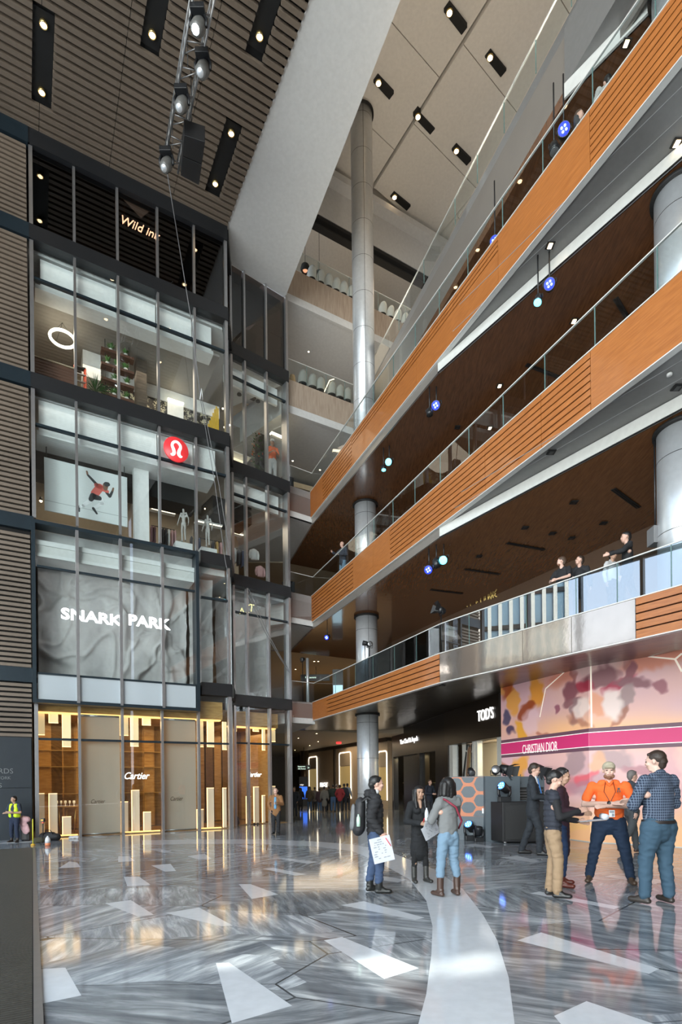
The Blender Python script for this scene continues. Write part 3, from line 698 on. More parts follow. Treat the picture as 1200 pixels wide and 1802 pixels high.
gf = MB(); gf.wbox(FL, .05, fs[-1], .0, .03, -3.1, -.12); gf.wbox(FR, 0, FR.L-.1, .0, .03, -3.1, -.12); gf.build('floor', M('shop_timber_floor', (.25, .14, .06), .25), kind='structure')
m_lp = M('panel_fabric_mesh', (.70, .56, .42), .6, emit=.16, ecol=(1, .72, .45)); m_lph = M('panel_fabric_bright', (.8, .65, .42), .6, emit=.5, ecol=(1, .74, .38)); m_led = emis('warm_led_edge', (1, .62, .28), 2.6)
def light_panel(W, x0, x1, y0, y1, up, d=-.42):
    s0, za = W.hit(x0, y0, d); s1, zb_ = W.hit(x1, y1, d)
    if s1 < s0: s0, s1 = s1, s0
    z0, z1 = min(za, zb_), max(za, zb_)
    if up: z1 = 4.0 if W is FL else 3.93
    else: z0 = .035
    nm = 'hanging' if up else 'standing'
    t = thing('glowing_light_box', None, 'light box', tuple(W.p((s0+s1)/2, z0, d)), 'glowing panels in the gold shop windows')
    MB().wbox(W, s0, s1, z0, z1, d-.08, d).build('panel', m_lph if up else m_lp, t)
    e = MB(); e.wbox(W, s0-.016, s0, z0, z1+(.016 if not up else 0), d-.05, d+.012)
    if up: e.wbox(W, s0-.016, s1, z0-.016, z0, d-.05, d+.012)
    else: e.wbox(W, s0-.016, s1, z1, z1+.016, d-.05, d+.012)
    e.build('led_strip', m_led, t); return t
bays = {'first window beside the slate wall': (FL, [(62.8,78.9,1254,1293,1),(86.4,102.5,1254,1272,1),(109.8,125,1255,1314,1),(62.8,78.9,1397,1474,0),(86.4,101.5,1397,1464,0),(110.4,125.5,1438,1470,0)]),
 'middle window below the white script': (FL, [(210.6,226,1261,1294,1),(230,244,1261,1313,1),(251,265.5,1260,1276,1),(212,226,1411.5,1463,0),(232,246,1391,1462,0),(253,266,1429.5,1461,0)]),
 'front window nearest the corner post': (FL, [(347,358,1263,1314,1),(365,377,1264,1314,1),(392,399,1270,1319,1),(347,358.6,1425,1455,0),(365,377,1387,1453,0),(392.6,399,1387,1450,0)]),
 'set-back windows': (FR, [(408,416.6,1272,1286,1),(434,441,1273,1352,1),(446,455.6,1274,1287,1),(462,467,1275,1320,1),(476,484.6,1276,1305,1),(408,416.6,1420,1448,0),(434,442,1402,1445,0),(447,456,1385,1443,0),(462,467,1400,1443,0),(476,485,1384,1440,0)])}
for bn, (W, L_) in bays.items():
    ups = [q for q in L_ if q[4]]; dn = [q for q in L_ if not q[4]]
    for grp, nm in ((ups, 'hanging'), (dn, 'standing')):
        for i, q in enumerate(grp):
            t = light_panel(W, *q); h = q[3]-q[2]
            pos = ['first from the left', 'second from the left', 'third from the left', 'fourth from the left', 'fifth from the left'][i]
            t['label'] = '%s gold light panel, %s in the %s' % (nm, pos, bn)
# scrims
def cloth_translucent():
    m, n, l, b = nodes_of('scrim_fabric', .9); n.remove(b); out = [x for x in n if x.type == 'OUTPUT_MATERIAL'][0]
    a = n.new('ShaderNodeBsdfDiffuse'); a.inputs[0].default_value = (.56, .52, .45, 1); t = n.new('ShaderNodeBsdfTranslucent'); t.inputs[0].default_value = (.75, .62, .42, 1); x = n.new('ShaderNodeMixShader'); x.inputs[0].default_value = .45
    wv = n.new('ShaderNodeTexWave'); wv.inputs['Scale'].default_value = 40; wv.bands_direction = 'Z'; bp = n.new('ShaderNodeBump'); bp.inputs['Strength'].default_value = .1; l.new(wv.outputs['Fac'], bp.inputs['Height']); l.new(bp.outputs[0], a.inputs['Normal'])
    l.new(a.outputs[0], x.inputs[1]); l.new(t.outputs[0], x.inputs[2]); l.new(x.outputs[0], out.inputs[0]); return m
m_scrim = cloth_translucent()
for i, lab in ((1, 'translucent pale blind with small dark script in the second shop bay'), (3, 'translucent pale blind with small dark script in the fourth shop bay')):
    t = thing('window_blind', lab, 'blind', tuple(FL.p((fs[i]+fs[i+1])/2, 0, -.2)), 'pale blinds in the gold shop')
    MB().wbox(FL, fs[i]+.05, fs[i+1]-.05, .06, 3.95, -.23, -.21).build('fabric', m_scrim, t)
    MB().cyl(FL.p(fs[i]+.06, .05, -.22), FL.p(fs[i+1]-.06, .05, -.22), .02, 8).build('bottom_bar', m_alu, t)
    MB().cyl(FL.p(fs[i]+.06, 3.97, -.22), FL.p(fs[i+1]-.06, 3.97, -.22), .035, 8).build('roller', m_alu, t)
    q = [(159, 1414), (184, 1412)] if i == 1 else [(299, 1409), (321, 1407)]
    fit_text('printed_script', 'Cartier', M('script_brown', (.10, .07, .05), .6), FL, -.20, q[0], q[1], 7.2, .35, t, .002)
for W, q, lab in ((FL, [(217, 1371), (261, 1368), 12], 'white lit shop name in script in the middle gold window'), (FR, [(433, 1367), (459, 1366), 8.5], 'smaller white lit shop name in script in the set-back window')):
    o = thing('shop_name_sign', lab, 'sign', tuple(W.p(W.hit(*q[0])[0], 2.2, -.1)))
    fit_text('lettering', 'Cartier', m_letter, W, -.06, q[0], q[1], q[2], .38, o, .012, .012)
# display tables with glass domes in the first bay
t = thing('jewellery_table', 'small display table with bright glassware behind the first shop window', 'table', tuple(FL.p(*[FL.hit(118, 1452, -1.6)[0]], 0, -1.6)))
c = FL.p(FL.hit(118, 1452, -1.6)[0], 0, -1.6)
MB().lathe([(.42, .92), (.42, .95), (.40, .95)], c, 24).build('top', m_gold_sat, t)
for a in range(3): MB().cyl(c+Vector((.25*math.cos(a*2.1), .25*math.sin(a*2.1), .03)), c+Vector((.3*math.cos(a*2.1), .3*math.sin(a*2.1), .92)), .02, 8).build('leg', m_gold, t)
for i in range(7):
    q = c+Vector((-.3+.1*i, .08*((i % 3)-1), .95))
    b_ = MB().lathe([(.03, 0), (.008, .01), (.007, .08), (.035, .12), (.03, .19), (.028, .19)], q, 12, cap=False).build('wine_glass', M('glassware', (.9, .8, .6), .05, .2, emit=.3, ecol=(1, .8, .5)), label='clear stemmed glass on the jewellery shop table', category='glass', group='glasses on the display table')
# ---------------- storey 3: clothing shop ----------------
m_bulk = M('white_bulkhead', (.80, .80, .79), .5)
mb = MB()
for i in range(5): mb.wbox(FL, fs[i]+.16 if i == 0 else fs[i]+.02, fs[i+1]-.02 if i < 4 else fs[i+1]-.35, zt3+.02, 14.05, -.45, -.32)
mb.wbox(FL, .1, FL.L-.4, zt3-.12, zt3+.02, -1.3, -.30); mb.wbox(FR, .0, FR.L-.2, rt[2]-.02, 13.9, -.5, -.4); mb.build('wall_inner', m_bulk, kind='structure')
mb = MB(); mb.wbox(FL, .0, FL.L-.8, zt3-.75, zt3-.1, -2.2, -1.3); mb.wbox(FR, -.5, FR.hit(453, 900)[0], rt[2]-.75, rt[2]-.05, -1.6, -.5); mb.build('wall_inner', m_dark, kind='structure')
m_shopwall = M('shop_wall_warm', (.42, .36, .28), .7)
mb = MB(); mb.wbox(FL, .0, FL.L-.2, F3, 14.0, -4.2, -4.1); mb.wbox(FR, -.3, FR.L-.3, F3, 13.9, -4.0, -3.9); mb.build('wall_inner', m_shopwall, kind='structure')
mb = MB(); q0 = FL.hit(236, 870, -.8)[0]; q1 = FL.hit(262, 870, -.8)[0]; mb.wbox(FL, q0, q1, F3-.1, zt3-.1, -1.1, -.8); mb.build('wall_inner', m_bulk, kind='structure')
t = thing('round_logo_sign', 'round red sign with a white horseshoe shaped symbol above the mannequins', 'sign', tuple(FL.p(FL.hit(310, 791)[0], 12.5, -.2)))
cs, cz = FL.hit(310, 791, .14); R_ = 21.5/(F/FL.p(cs, cz).y)
ax = (FL.u, Vector((0, 0, 1)), FL.n)
MB().lathe([(R_*.98, -.05), (R_, 0), (R_*.98, .02)], FL.p(cs, cz, .14), 40, 0, ax).build('disc', M('logo_red', (.80, .035, .045), .4, emit=.25, ecol=(.9, .05, .05)), t)
def ribbon(W, pts, d0, d1, m=0):
    """pts: (s,z,width) centre line of a flat raised stroke"""
    mb = MB(); n = len(pts); L_, Rr = [], []
    for i in range(n):
        a = Vector(pts[max(i-1, 0)][:2]); b = Vector(pts[min(i+1, n-1)][:2]); tt = (b-a).normalized(); nn = Vector((-tt.y, tt.x)); w_ = pts[i][2]/2
        L_.append(Vector(pts[i][:2])+nn*w_); Rr.append(Vector(pts[i][:2])-nn*w_)
    vs = [W.p(q.x, q.y, d) for d in (d0, d1) for q in L_+Rr]; fs_ = []
    for i in range(n-1):
        fs_ += [(2*n+i, 2*n+i+1, 3*n+i+1, 3*n+i), (i, i+1, 2*n+i+1, 2*n+i), (n+i, n+i+1, 3*n+i+1, 3*n+i)]
    fs_ += [(0, n, 3*n, 2*n), (n-1, 2*n-1, 4*n-1, 3*n-1)]
    return mb.add(vs, fs_, m)
om = [(-.55,-.52,.05),(-.38,-.56,.22),(-.22,-.38,.27),(-.26,-.10,.25),(-.38,.18,.22),(-.34,.42,.2),(-.12,.60,.19),(.12,.60,.19),(.34,.42,.2),(.38,.18,.22),(.26,-.10,.25),(.22,-.38,.27),(.38,-.56,.22),(.55,-.52,.05)]
def cr_(P, n=5):
    out = []
    for i in range(len(P)-1):
        p0, p1_, p2_, p3 = P[max(i-1, 0)], P[i], P[i+1], P[min(i+2, len(P)-1)]
        for j in range(n):
            t_ = j/n; out.append(tuple(.5*((2*b)+(-a+c)*t_+(2*a-5*b+4*c-d)*t_*t_+(-a+3*b-3*c+d)*t_**3) for a, b, c, d in zip(p0, p1_, p2_, p3)))
    out.append(tuple(P[-1])); return out
sgn = 1 if FL.u.x > 0 else -1
ribbon(FL, [(cs+sgn*x*R_*.86, cz+z*R_*.95, w_*R_) for x, z, w_ in cr_(om)], .155, .18).build('symbol', M('logo_white', (.95, .95, .95), .4, emit=.4), t)
# poster with the running figure
t = thing('hanging_poster', 'large hanging poster of a running man in a red top on grey concrete', 'poster', tuple(FL.p(FL.hit(150, 850, -.9)[0], F3, -.9)))
pd = -.9; ps0, pz1 = FL.hit(77.5, 804, pd); _, pz0 = FL.hit(77.5, 897, pd); ps1 = FL.hit(224, 880, pd)[0]
MB().wbox(FL, ps0, ps1, pz0, pz1, pd-.04, pd).build('canvas', M('poster_concrete', (.62, .66, .66), .6, emit=.10, bump=(2, .0, .0)), t)
MB().wbox(FL, ps0, ps1, pz0+.32, pz0+.335, pd, pd+.004).build('printed_kerb_line', M('poster_line', (.35, .38, .39), .6), t)
for px in (82, 219): MB().cyl(FL.p(FL.hit(px, 850, pd)[0], pz1, pd-.02), FL.p(FL.hit(px, 850, pd)[0], zt3-.12, pd-.02), .014, 6).build('hanger_rod', m_black, t)
def fcap(mb, W, d, a, b, ra, rb, m=0):
    a = Vector(W.hit(*a, d)); b = Vector(W.hit(*b, d)); k_ = F/W.p(a.x, a.y, d).y; ra /= k_; rb /= k_
    t_ = (b-a); L_ = t_.length; t_ = t_/L_ if L_ > 1e-6 else Vector((1, 0)); n_ = Vector((-t_.y, t_.x)); pts = []
    for i in range(9): q = math.pi*i/8; pts.append(b+n_*rb*math.cos(q)+t_*rb*math.sin(q))
    for i in range(9): q = math.pi*i/8; pts.append(a-n_*ra*math.cos(q)-t_*ra*math.sin(q))
    mb.add([W.p(p.x, p.y, d) for p in pts], [list(range(len(pts)))], m)
C3 = lambda x, y: (x/5.005, 600+y/5.005)
fg = MB()
skin_d, red_, blk_, wht_ = 0, 1, 2, 3
fcap(fg, FL, pd+.004, C3(765,1150), C3(772,1180), 1.6, 1.6, 0)
fcap(fg, FL, pd+.005, C3(778,1185), C3(850,1262), 1.9, 2.6, 2)
fcap(fg, FL, pd+.006, C3(930,1272), C3(928,1300), 4.6, 3.6, 0); fcap(fg, FL, pd+.007, C3(936,1262), C3(950,1262), 4.0, 3.6, 2)
fcap(fg, FL, pd+.005, C3(880,1290), C3(835,1345), 6.5, 6.5, 1); fcap(fg, FL, pd+.005, C3(905,1300), C3(850,1270), 4.5, 4.0, 1); fcap(fg, FL, pd+.0055, C3(915,1310), C3(945,1325), 3.5, 2.8, 1)
fcap(fg, FL, pd+.0045, C3(940,1335), C3(965,1370), 2.6, 2.2, 2); fcap(fg, FL, pd+.0045, C3(968,1368), C3(990,1325), 2.4, 1.8, 2); fcap(fg, FL, pd+.0046, C3(992,1318), C3(998,1298), 1.7, 1.4, 0)
fcap(fg, FL, pd+.0065, C3(820,1365), C3(800,1395), 5.2, 3.8, 2); fcap(fg, FL, pd+.0065, C3(840,1375), C3(875,1385), 5.0, 4.0, 2)
fcap(fg, FL, pd+.006, C3(795,1405), C3(730,1450), 3.4, 2.6, 3); fcap(fg, FL, pd+.006, C3(730,1450), C3(705,1462), 2.6, 1.8, 3); fcap(fg, FL, pd+.006, C3(695,1460), C3(698,1500), 2.0, 1.2, 2)
fcap(fg, FL, pd+.006, C3(885,1395), C3(905,1430), 4.0, 3.2, 3); fcap(fg, FL, pd+.006, C3(900,1432), C3(835,1465), 3.2, 2.2, 3); fcap(fg, FL, pd+.007, C3(822,1475), C3(852,1520), 2.4, 1.6, 2)
fg.build('printed_runner', [M('print_skin', (.22, .12, .08), .6), M('print_red', (.75, .16, .13), .6), M('print_black', (.04, .045, .05), .6), M('print_white', (.85, .87, .88), .6)], t)
# shelving with folded and hanging clothes
def garment_bust(c, mat, w=.34, h=.46, d=.2):
    mb = MB(); rings = [(0, .80, .8), (.12, .86, .9), (.3, .95, 1), (.44, 1.0, .95), (.5, .62, .6), (.53, .28, .35)]
    vs = []; fs_ = []; n = 14
    for z, a, b in rings:
        for j in range(n):
            q = 2*math.pi*j/n; vs.append(c+FL.u*math.cos(q)*w/2*a+FL.n*math.sin(q)*d/2*b+Vector((0, 0, z*h/.53)))
    for i in range(len(rings)-1):
        for j in range(n): fs_.append((i*n+j, i*n+(j+1) % n, (i+1)*n+(j+1) % n, (i+1)*n+j))
    fs_.append(list(range(n))[::-1]); fs_.append([(len(rings)-1)*n+j for j in range(n)])
    mb.add(vs, fs_, 0, True)
    for sg in (-1, 1): mb.tube([c+FL.u*sg*w*.42+Vector((0, 0, h*.82)), c+FL.u*sg*w*.58+Vector((0, 0, h*.45)), c+FL.u*sg*w*.52+FL.n*.03+Vector((0, 0, .02))], [.055, .05, .04], 8)
    return mb
gcols = {'mauve': (.25, .14, .17), 'grey': (.30, .30, .31), 'black': (.03, .03, .035), 'dusty_pink': (.48, .28, .28), 'white': (.7, .7, .7), 'mustard': (.45, .28, .10), 'navy': (.05, .06, .10)}
gm_ = {k: M('cloth_'+k, v, .85) for k, v in gcols.items()}
def jacket(W, px, py, d, col, where):
    s, z = W.hit(px, py, d); o = garment_bust(W.p(s, z, d), gm_[col]).build('display_jacket', gm_[col], label='%s jacket on a stand %s' % (col.replace('_', ' '), where), category='jacket', group='jackets on the clothing shop shelves'); return o
def shelf(W, pa, pb, d, lab, dep=.35):
    s0, z0 = W.hit(*pa, d); s1, _ = W.hit(pb[0], pa[1], d)
    t = thing('wall_shelf', lab, 'shelf', tuple(W.p((s0+s1)/2, z0, d)), 'lit shelves of the clothing shop')
    MB().wbox(W, s0, s1, z0, z0+.05, d-dep, d).build('board', m_bulk, t); MB().wbox(W, s0+.03, s1-.03, z0-.02, z0, d-.08, d-.03).build('led_strip', emis('shelf_led', (1, .85, .6), 3), t)
    MB().wbox(W, s0+.02, s1-.02, z0-.62, z0-.60, d-.2, d-.17).build('hanging_rail', m_black, t)
    return z0
def hang(W, px, d, zr, col, n=1, where=''):
    s = W.hit(px, 900, d)[0]; mb = MB(); h = .62+.1*random.random(); vs = []; fs_ = []
    c = W.p(s, zr-.62, d-.18)
    rings = [(-h, .9), (-h*.5, .95), (-.12, 1), (-.03, .5), (0, .1)]
    for z, a in rings:
        for j in range(10):
            q = 2*math.pi*j/10; vs.append(c+W.u*math.cos(q)*.045*a*(1+.3*math.sin(j*2.3+z*9))+W.n*math.sin(q)*.20*a+Vector((0, 0, z)))
    for i in range(4):
        for j in range(10): fs_.append((i*10+j, i*10+(j+1) % 10, (i+1)*10+(j+1) % 10, (i+1)*10+j))
    fs_.append(list(range(10))[::-1]); mb.add(vs, fs_, 0, True)
    return mb.build('hanging_garment', gm_[col], label='%s garment hanging from a rail %s' % (col.replace('_', ' '), where), category='clothing', group='%s clothes on the shop rails %s' % (col, where))
z = shelf(FL, (266, 893), (310, 905), -2.4, 'lit white shelf with jackets left of the mannequins'); jacket(FL, 273, 887, -2.4, 'mauve', 'at the left end of the lit shelf'); jacket(FL, 297, 894, -2.4, 'grey', 'on the lit shelf left of the mannequins')
for px, c_ in ((268, 'mauve'), (273, 'mauve'), (283, 'black'), (288, 'black'), (293, 'black'), (298, 'white'), (304, 'dusty_pink'), (309, 'dusty_pink')): hang(FL, px, -2.4, z, c_, where='left of the mannequins')
z = shelf(FL, (345, 915), (392, 935), -2.4, 'lit white shelf behind the right mannequin')
for px, c_ in ((338, 'black'), (345, 'black'), (352, 'navy'), (376, 'black'), (383, 'mustard'), (390, 'dusty_pink')): hang(FL, px, -2.4, z, c_, where='behind the right mannequin')
z = shelf(FR, (409, 935), (430, 945), -1.6, 'lit white shelf in the set-back clothing shop window'); jacket(FR, 416, 932, -1.6, 'grey', 'on the shelf in the set-back window'); 
for px, c_ in ((408, 'mustard'), (415, 'grey'), (422, 'black'), (429, 'navy')): hang(FR, px, -1.6, z, c_, where='in the set-back window')
jacket(FR, 447, 985, -1.0, 'white', 'at the foot of the set-back window'); jacket(FR, 458, 1015, -.8, 'dusty_pink', 'low in the set-back window by the mullion')
for px, py, d, big in ((72, 881, -2.6, 1), (69, 838, -2.6, 0), (232, 860, -2.8, 0), (312, 878, -2.6, 0), (330, 885, -2.6, 0), (362, 895, -2.4, 1), (375, 900, -2.4, 1), (300, 820, -.9, 0), (316, 828, -.9, 0), (352, 838, -.9, 0)):
    s, z = FL.hit(px, py, d); c = FL.p(s, z, d)
    t = thing('track_spotlight', 'small lit spotlight in the clothing shop ceiling', 'spotlight', tuple(c), 'spotlights of the clothing shop')
    MB().lathe([(.05, .12), (.06, 0), (.05, -.01)], c, 12).build('can', m_black, t); MB().ball(c, .035+.02*big, 0, 6).build('bulb', m_lampwarm, t)
# blocks for mannequins
for x0, x1, y0, y1, d, lab in ((309, 339, 951, 966, -.7, 'white display plinth under the left mannequin'), (354, 382, 961, 984, -.45, 'white display plinth under the right mannequin')):
    s0, z1_ = FL.hit(x0, y0, d); s1, _ = FL.hit(x1, y0, d)
    MB().wbox(FL, s0, s1, F3-.1, z1_, d-.45, d).build('display_plinth', m_white, bevel=.01, label=lab, category='plinth')
# ---------------- storey 4: cafe with planting ----------------
mb = MB(); 
for i in range(5): mb.wbox(FL, fs[i]+.25 if i == 0 else fs[i]+.02, fs[i+1]-.02 if i < 4 else fs[i+1]-.45, zt4+.1, 18.6, -.45, -.32)
mb.wbox(FL, .1, FL.L-.4, zt4-.03, zt4+.1, -.9, -.30); mb.wbox(FR, .0, FR.L-.2, rt[3]-.0, 18.5, -.5, -.4); mb.build('wall_inner', m_bulk, kind='structure')
m_conc = M('concrete_ceiling', (.30, .275, .25), .6)
mb = MB(); mb.wbox(FL, 0, FL.L-.1, zt4+.12, zt4+.2, -5.8, -.5); mb.build('ceiling', m_conc, kind='structure')
m_creme = M('cream_wall', (.50, .39, .26), .7)
mb = MB(); mb.wbox(FL, 0, FL.hit(165, 600, -4)[0], F4, zt4+.1, -4.1, -4.0, 0); mb.wbox(FL, 0, FL.L-.3, F4, zt4+.1, -5.5, -5.4, 0); q = FL.hit(165, 600, -3)[0]
mb.build('wall_inner', m_creme, kind='structure')
def flower_mat():
    m, n, l, b = nodes_of('flower_wallpaper', .6); t = n.new('ShaderNodeTexCoord'); nz = n.new('ShaderNodeTexNoise'); nz.inputs['Scale'].default_value = 4; vo = n.new('ShaderNodeTexVoronoi'); vo.inputs['Scale'].default_value = 5.5
    mxv = n.new('ShaderNodeMix'); mxv.data_type = 'VECTOR'; mxv.inputs['Factor'].default_value = .14; l.new(t.outputs['Object'], mxv.inputs['A']); l.new(t.outputs['Object'], nz.inputs[0]); l.new(nz.outputs['Color'], mxv.inputs['B']); l.new(mxv.outputs['Result'], vo.inputs[0])
    v2_ = n.new('ShaderNodeTexVoronoi'); v2_.inputs['Scale'].default_value = 19; l.new(mxv.outputs['Result'], v2_.inputs[0])
    a = n.new('ShaderNodeMath'); a.operation = 'ADD'; l.new(vo.outputs['Distance'], a.inputs[0]); l.new(v2_.outputs['Distance'], a.inputs[1]); r = n.new('ShaderNodeValToRGB'); r.color_ramp.interpolation = 'CONSTANT'
    e = r.color_ramp.elements; e[0].color = (.10, .08, .04, 1); e[1].position = .40; e[1].color = (.55, .50, .36, 1); x = e.new(.92); x.color = (.02, .018, .015, 1)
    l.new(a.outputs[0], r.inputs[0]); l.new(r.outputs[0], b.inputs['Base Color']); return m
m_flow = flower_mat()
fa = FL.hit(166, 650, -3.2)[0]
mb = MB(); mb.wbox(FL, fa, FL.hit(382, 700, -3.2)[0], F4, zt4-.40, -3.3, -3.2, 0); mb.wbox(FL, fa, FL.hit(385, 700, -3.2)[0], zt4-.40, zt4+.1, -3.3, -3.15, 1); mb.wbox(FL, FL.hit(145, 600, -2.6)[0], fa+.15, F4+2.2, zt4+.1, -3.3, -2.5, 1);
mb.build('wall_inner', [m_flow, m_bulk], kind='structure')
t = thing('counter_screen', 'dark brown timber counter front behind the leftmost upper window', 'counter', tuple(FL.p(.7, F4, -1.0)))
s1 = FL.hit(131, 680, -1)[0]; z1_ = FL.hit(62, 628, -1)[1]
MB().wbox(FL, .05, s1, F4-.1, z1_, -1.5, -1.0).build('front', wood('walnut', (.10, .045, .03), (.15, .07, .045), .4, (1, 1, 6)), t); MB().wbox(FL, .05, s1+.02, z1_, z1_+.04, -1.55, -.96).build('worktop', m_creme, t)
cs, cz = FL.hit(110, 596, -1.6); c = FL.p(cs, cz, -1.6)
t = thing('ring_pendant_light', 'glowing white ring pendant light behind the upper left window', 'pendant light', tuple(c)); R_ = 20/(F/c.y)
MB().tube([c+Vector((math.cos(a)*R_*1.0, math.sin(a)*R_*1.0, math.sin(a)*.0)) for a in [2*math.pi*i/40 for i in range(41)]], .045, 8).build('ring', emis('ring_glow', (1, .88, .68), 7), t)
for a in (0.5, 2.6, 4.7): MB().cyl(c+Vector((math.cos(a)*R_, math.sin(a)*R_, .03)), Vector((c.x, c.y, zt4+.12)), .006, 5).build('cable', m_black, t)
for px, py, r in ((111, 529, .26), (141, 549, .17)):
    c = onz(px, py, zt4+.11); MB().lathe([(r, .01), (r, -.02), (r*.9, -.03)], c, 28).build('ceiling_speaker', M('speaker_grille', (.5, .44, .36), .6), label='%s round speaker disc in the cafe ceiling' % ('larger' if r > .2 else 'smaller'), category='ceiling speaker', group='cafe ceiling discs')
# hanging plant shelf
t = thing('hanging_plant_shelf', 'tall hanging shelf of dark timber boards holding potted plants', 'shelf', tuple(FL.p(FL.hit(205, 640, -1.6)[0], F4, -1.6)))
pdp = -1.5; m_walnut = MATS['walnut']; shp = []
for (x0, y0, x1) in ((178, 581, 236), (178, 609, 236), (178, 635, 236), (178, 661, 236), (178, 687, 236), (178, 710, 236)):
    sa, za = FL.hit(x0, y0, pdp); sb_, _ = FL.hit(x1, y0, pdp); MB().wbox(FL, sa, sb_, za-.09, za, pdp-.30, pdp).build('board', m_walnut, t); shp.append((sa, sb_, za))
for px in (186, 228):
    s = FL.hit(px, 640, pdp)[0]; MB().cyl(FL.p(s, shp[-1][2], pdp-.15), FL.p(s, zt4+.12, pdp-.15), .012, 6).build('rod', m_black, t)
m_leaf = M('leaf_green', (.06, .16, .03), .5); m_leaf2 = M('leaf_deep_green', (.03, .09, .02), .5); m_pot = M('white_pot', (.75, .72, .68), .5); m_soil = M('soil', (.04, .025, .015), .9)
def plant(name, c, label, R=.12, h=.22, n=26, pot=.06, leafm=None, group=None, potm=None, spiky=False):
    t = thing(name, label, 'potted plant', tuple(c), group)
    MB().lathe([(pot*.7, 0), (pot, pot*.6), (pot*.95, pot*1.3), (pot*.8, pot*1.35), (pot*.75, pot*1.1)], c, 14).build('pot', potm or m_pot, t)
    mb = MB(); rr = random.Random(int(c[0]*1000) & 0xffff)
    if spiky: mb.tube([c+Vector((0, 0, pot)), c+Vector((.02, 0, h*.55))], [.03, .022], 6)
    for i in range(n):
        a = rr.random()*6.283; e = rr.uniform(.1, 1.2) if not spiky else rr.uniform(-.5, 1.45); L_ = R*rr.uniform(.7, 1.2)
        b0 = c+Vector((0, 0, pot*1.2 if not spiky else h*(.5+.12*rr.random()))); dr = Vector((math.cos(a)*math.cos(e), math.sin(a)*math.cos(e), math.sin(e)))
        p1_ = b0+dr*L_*.55+Vector((0, 0, h*.25 if not spiky else 0)); p2_ = b0+dr*L_+Vector((0, 0, (h*.3 if not spiky else -.02)))
        sd = dr.cross(Vector((0, 0, 1))).normalized()*(R*.16 if not spiky else .016)
        up = Vector((0, 0, .004))
        mb.add([b0, p1_-sd, p2_, p1_+sd, b0+up, p1_-sd+up, p2_+up, p1_+sd+up], [(3, 2, 1, 0), (4, 5, 6, 7), (0, 1, 5, 4), (1, 2, 6, 5), (2, 3, 7, 6), (3, 0, 4, 7)], 0)
    mb.build('foliage', leafm or m_leaf, t); return t
pln = {0: (.18, .55), 1: (.3, .75), 2: (.2, .5, .75), 3: (.42, .8), 4: (.4, .78), 5: (.15, .7)}
for i, L_ in pln.items():
    for j, f in enumerate(L_):
        sa, sb_, za = shp[i]
        plant('potted_plant', FL.p(sa+(sb_-sa)*f, za, pdp-.12), '%s plant in a white bowl on the %s board of the hanging shelf' % (['leftmost', 'middle', 'rightmost'][j if len(L_) == 3 else (0 if j == 0 else 2)], ['top', 'second', 'third', 'fourth', 'fifth', 'lowest'][i]), .17 if i else .24, .22, 22, .075, group='plants on the hanging shelf')
c = FL.p(FL.hit(168, 690, -1.1)[0], F4-.02, -1.1)
plant('potted_tree', c+Vector((0, 0, .0)), 'tall spiky dracaena in a pink clay pot beside the hanging shelf', .5, 1.5, 90, .17, m_leaf2, None, M('pink_clay', (.55, .30, .22), .7), True)
# ladder
t = thing('stepladder', 'red and grey stepladder standing beside the dark timber counter', 'ladder', tuple(FL.p(FL.hit(142, 690, -1.5)[0], F4, -1.5)))
mrd = M('ladder_red', (.70, .09, .04), .5)
P_ = lambda px, py, d: FL.p(*FL.hit(px, py, d), d)
zt = 2.1
sA, sB = FL.hit(131, 650, -2.0)[0], FL.hit(150, 650, -2.0)[0]
for s, d0, d1 in ((sA, -1.62, -1.97), (sB, -1.62, -1.97), (sA+.05, -2.42, -2.02), (sB-.02, -2.42, -2.02)):
    MB().tube([FL.p(s, F4, d0), FL.p(s+(.0), F4+zt, d1)], .035, 4).build('rail', mrd, t)
for i in range(1, 7):
    z = F4+i*.3; f = (i*.3)/zt; MB().wbox(FL, sA, sB, z-.015, z+.015, -1.62-.35*f-.04, -1.62-.35*f+.04).build('step', m_alu, t)
MB().wbox(FL, sA, sB, F4+zt-.04, F4+zt, -2.1, -1.92).build('top_cap', m_black, t)
# dark timber clad pier and yellow rack
q0, q1 = FL.hit(240, 640, -1.9)[0], FL.hit(258, 640, -1.9)[0]
MB().wbox(FL, q0, q1, F4, zt4+.05, -2.4, -1.9).build('wall_inner', wood('rough_bark_timber', (.06, .045, .035), (.12, .09, .065), .7, (1, 1, 5)), kind='structure')
t = thing('leaning_trellis_panel', 'bright yellow slatted trellis panel leaning by the corner window', 'trellis', tuple(FL.p(FL.hit(375, 740, -.5)[0], F4, -.5)))
myel = M('trellis_yellow', (.70, .42, .03), .5)
for i in range(7):
    f = i/6; s = FL.hit(366+17*f, 735, -.5)[0]; z1_ = F4+.55+.75*min(1, f*1.25) - (.05 if f == 1 else 0)
    MB().wbox(FL, s, s+.05, F4-.02, z1_, -.55, -.52).build('slat', myel, t)
MB().wbox(FL, FL.hit(366, 735, -.5)[0], FL.hit(385, 735, -.5)[0], F4+.25, F4+.30, -.58, -.55).build('crossbar', myel, t)
t = thing('picture_light_frame', 'pale framed board with a lit strip on the flowered wall', 'picture', tuple(FL.p(FL.hit(310, 700, -2.9)[0], F4, -2.9)))
s0, z1_ = FL.hit(295, 703, -2.9); s1 = FL.hit(323, 703, -2.9)[0]
MB().wbox(FL, s0, s1, F4+.1, z1_, -3.0, -2.92).build('board', m_bulk, t); MB().wbox(FL, s0, s1, z1_, z1_+.05, -2.98, -2.85).build('light_strip', emis('strip_warm', (1, .86, .6), 6), t)
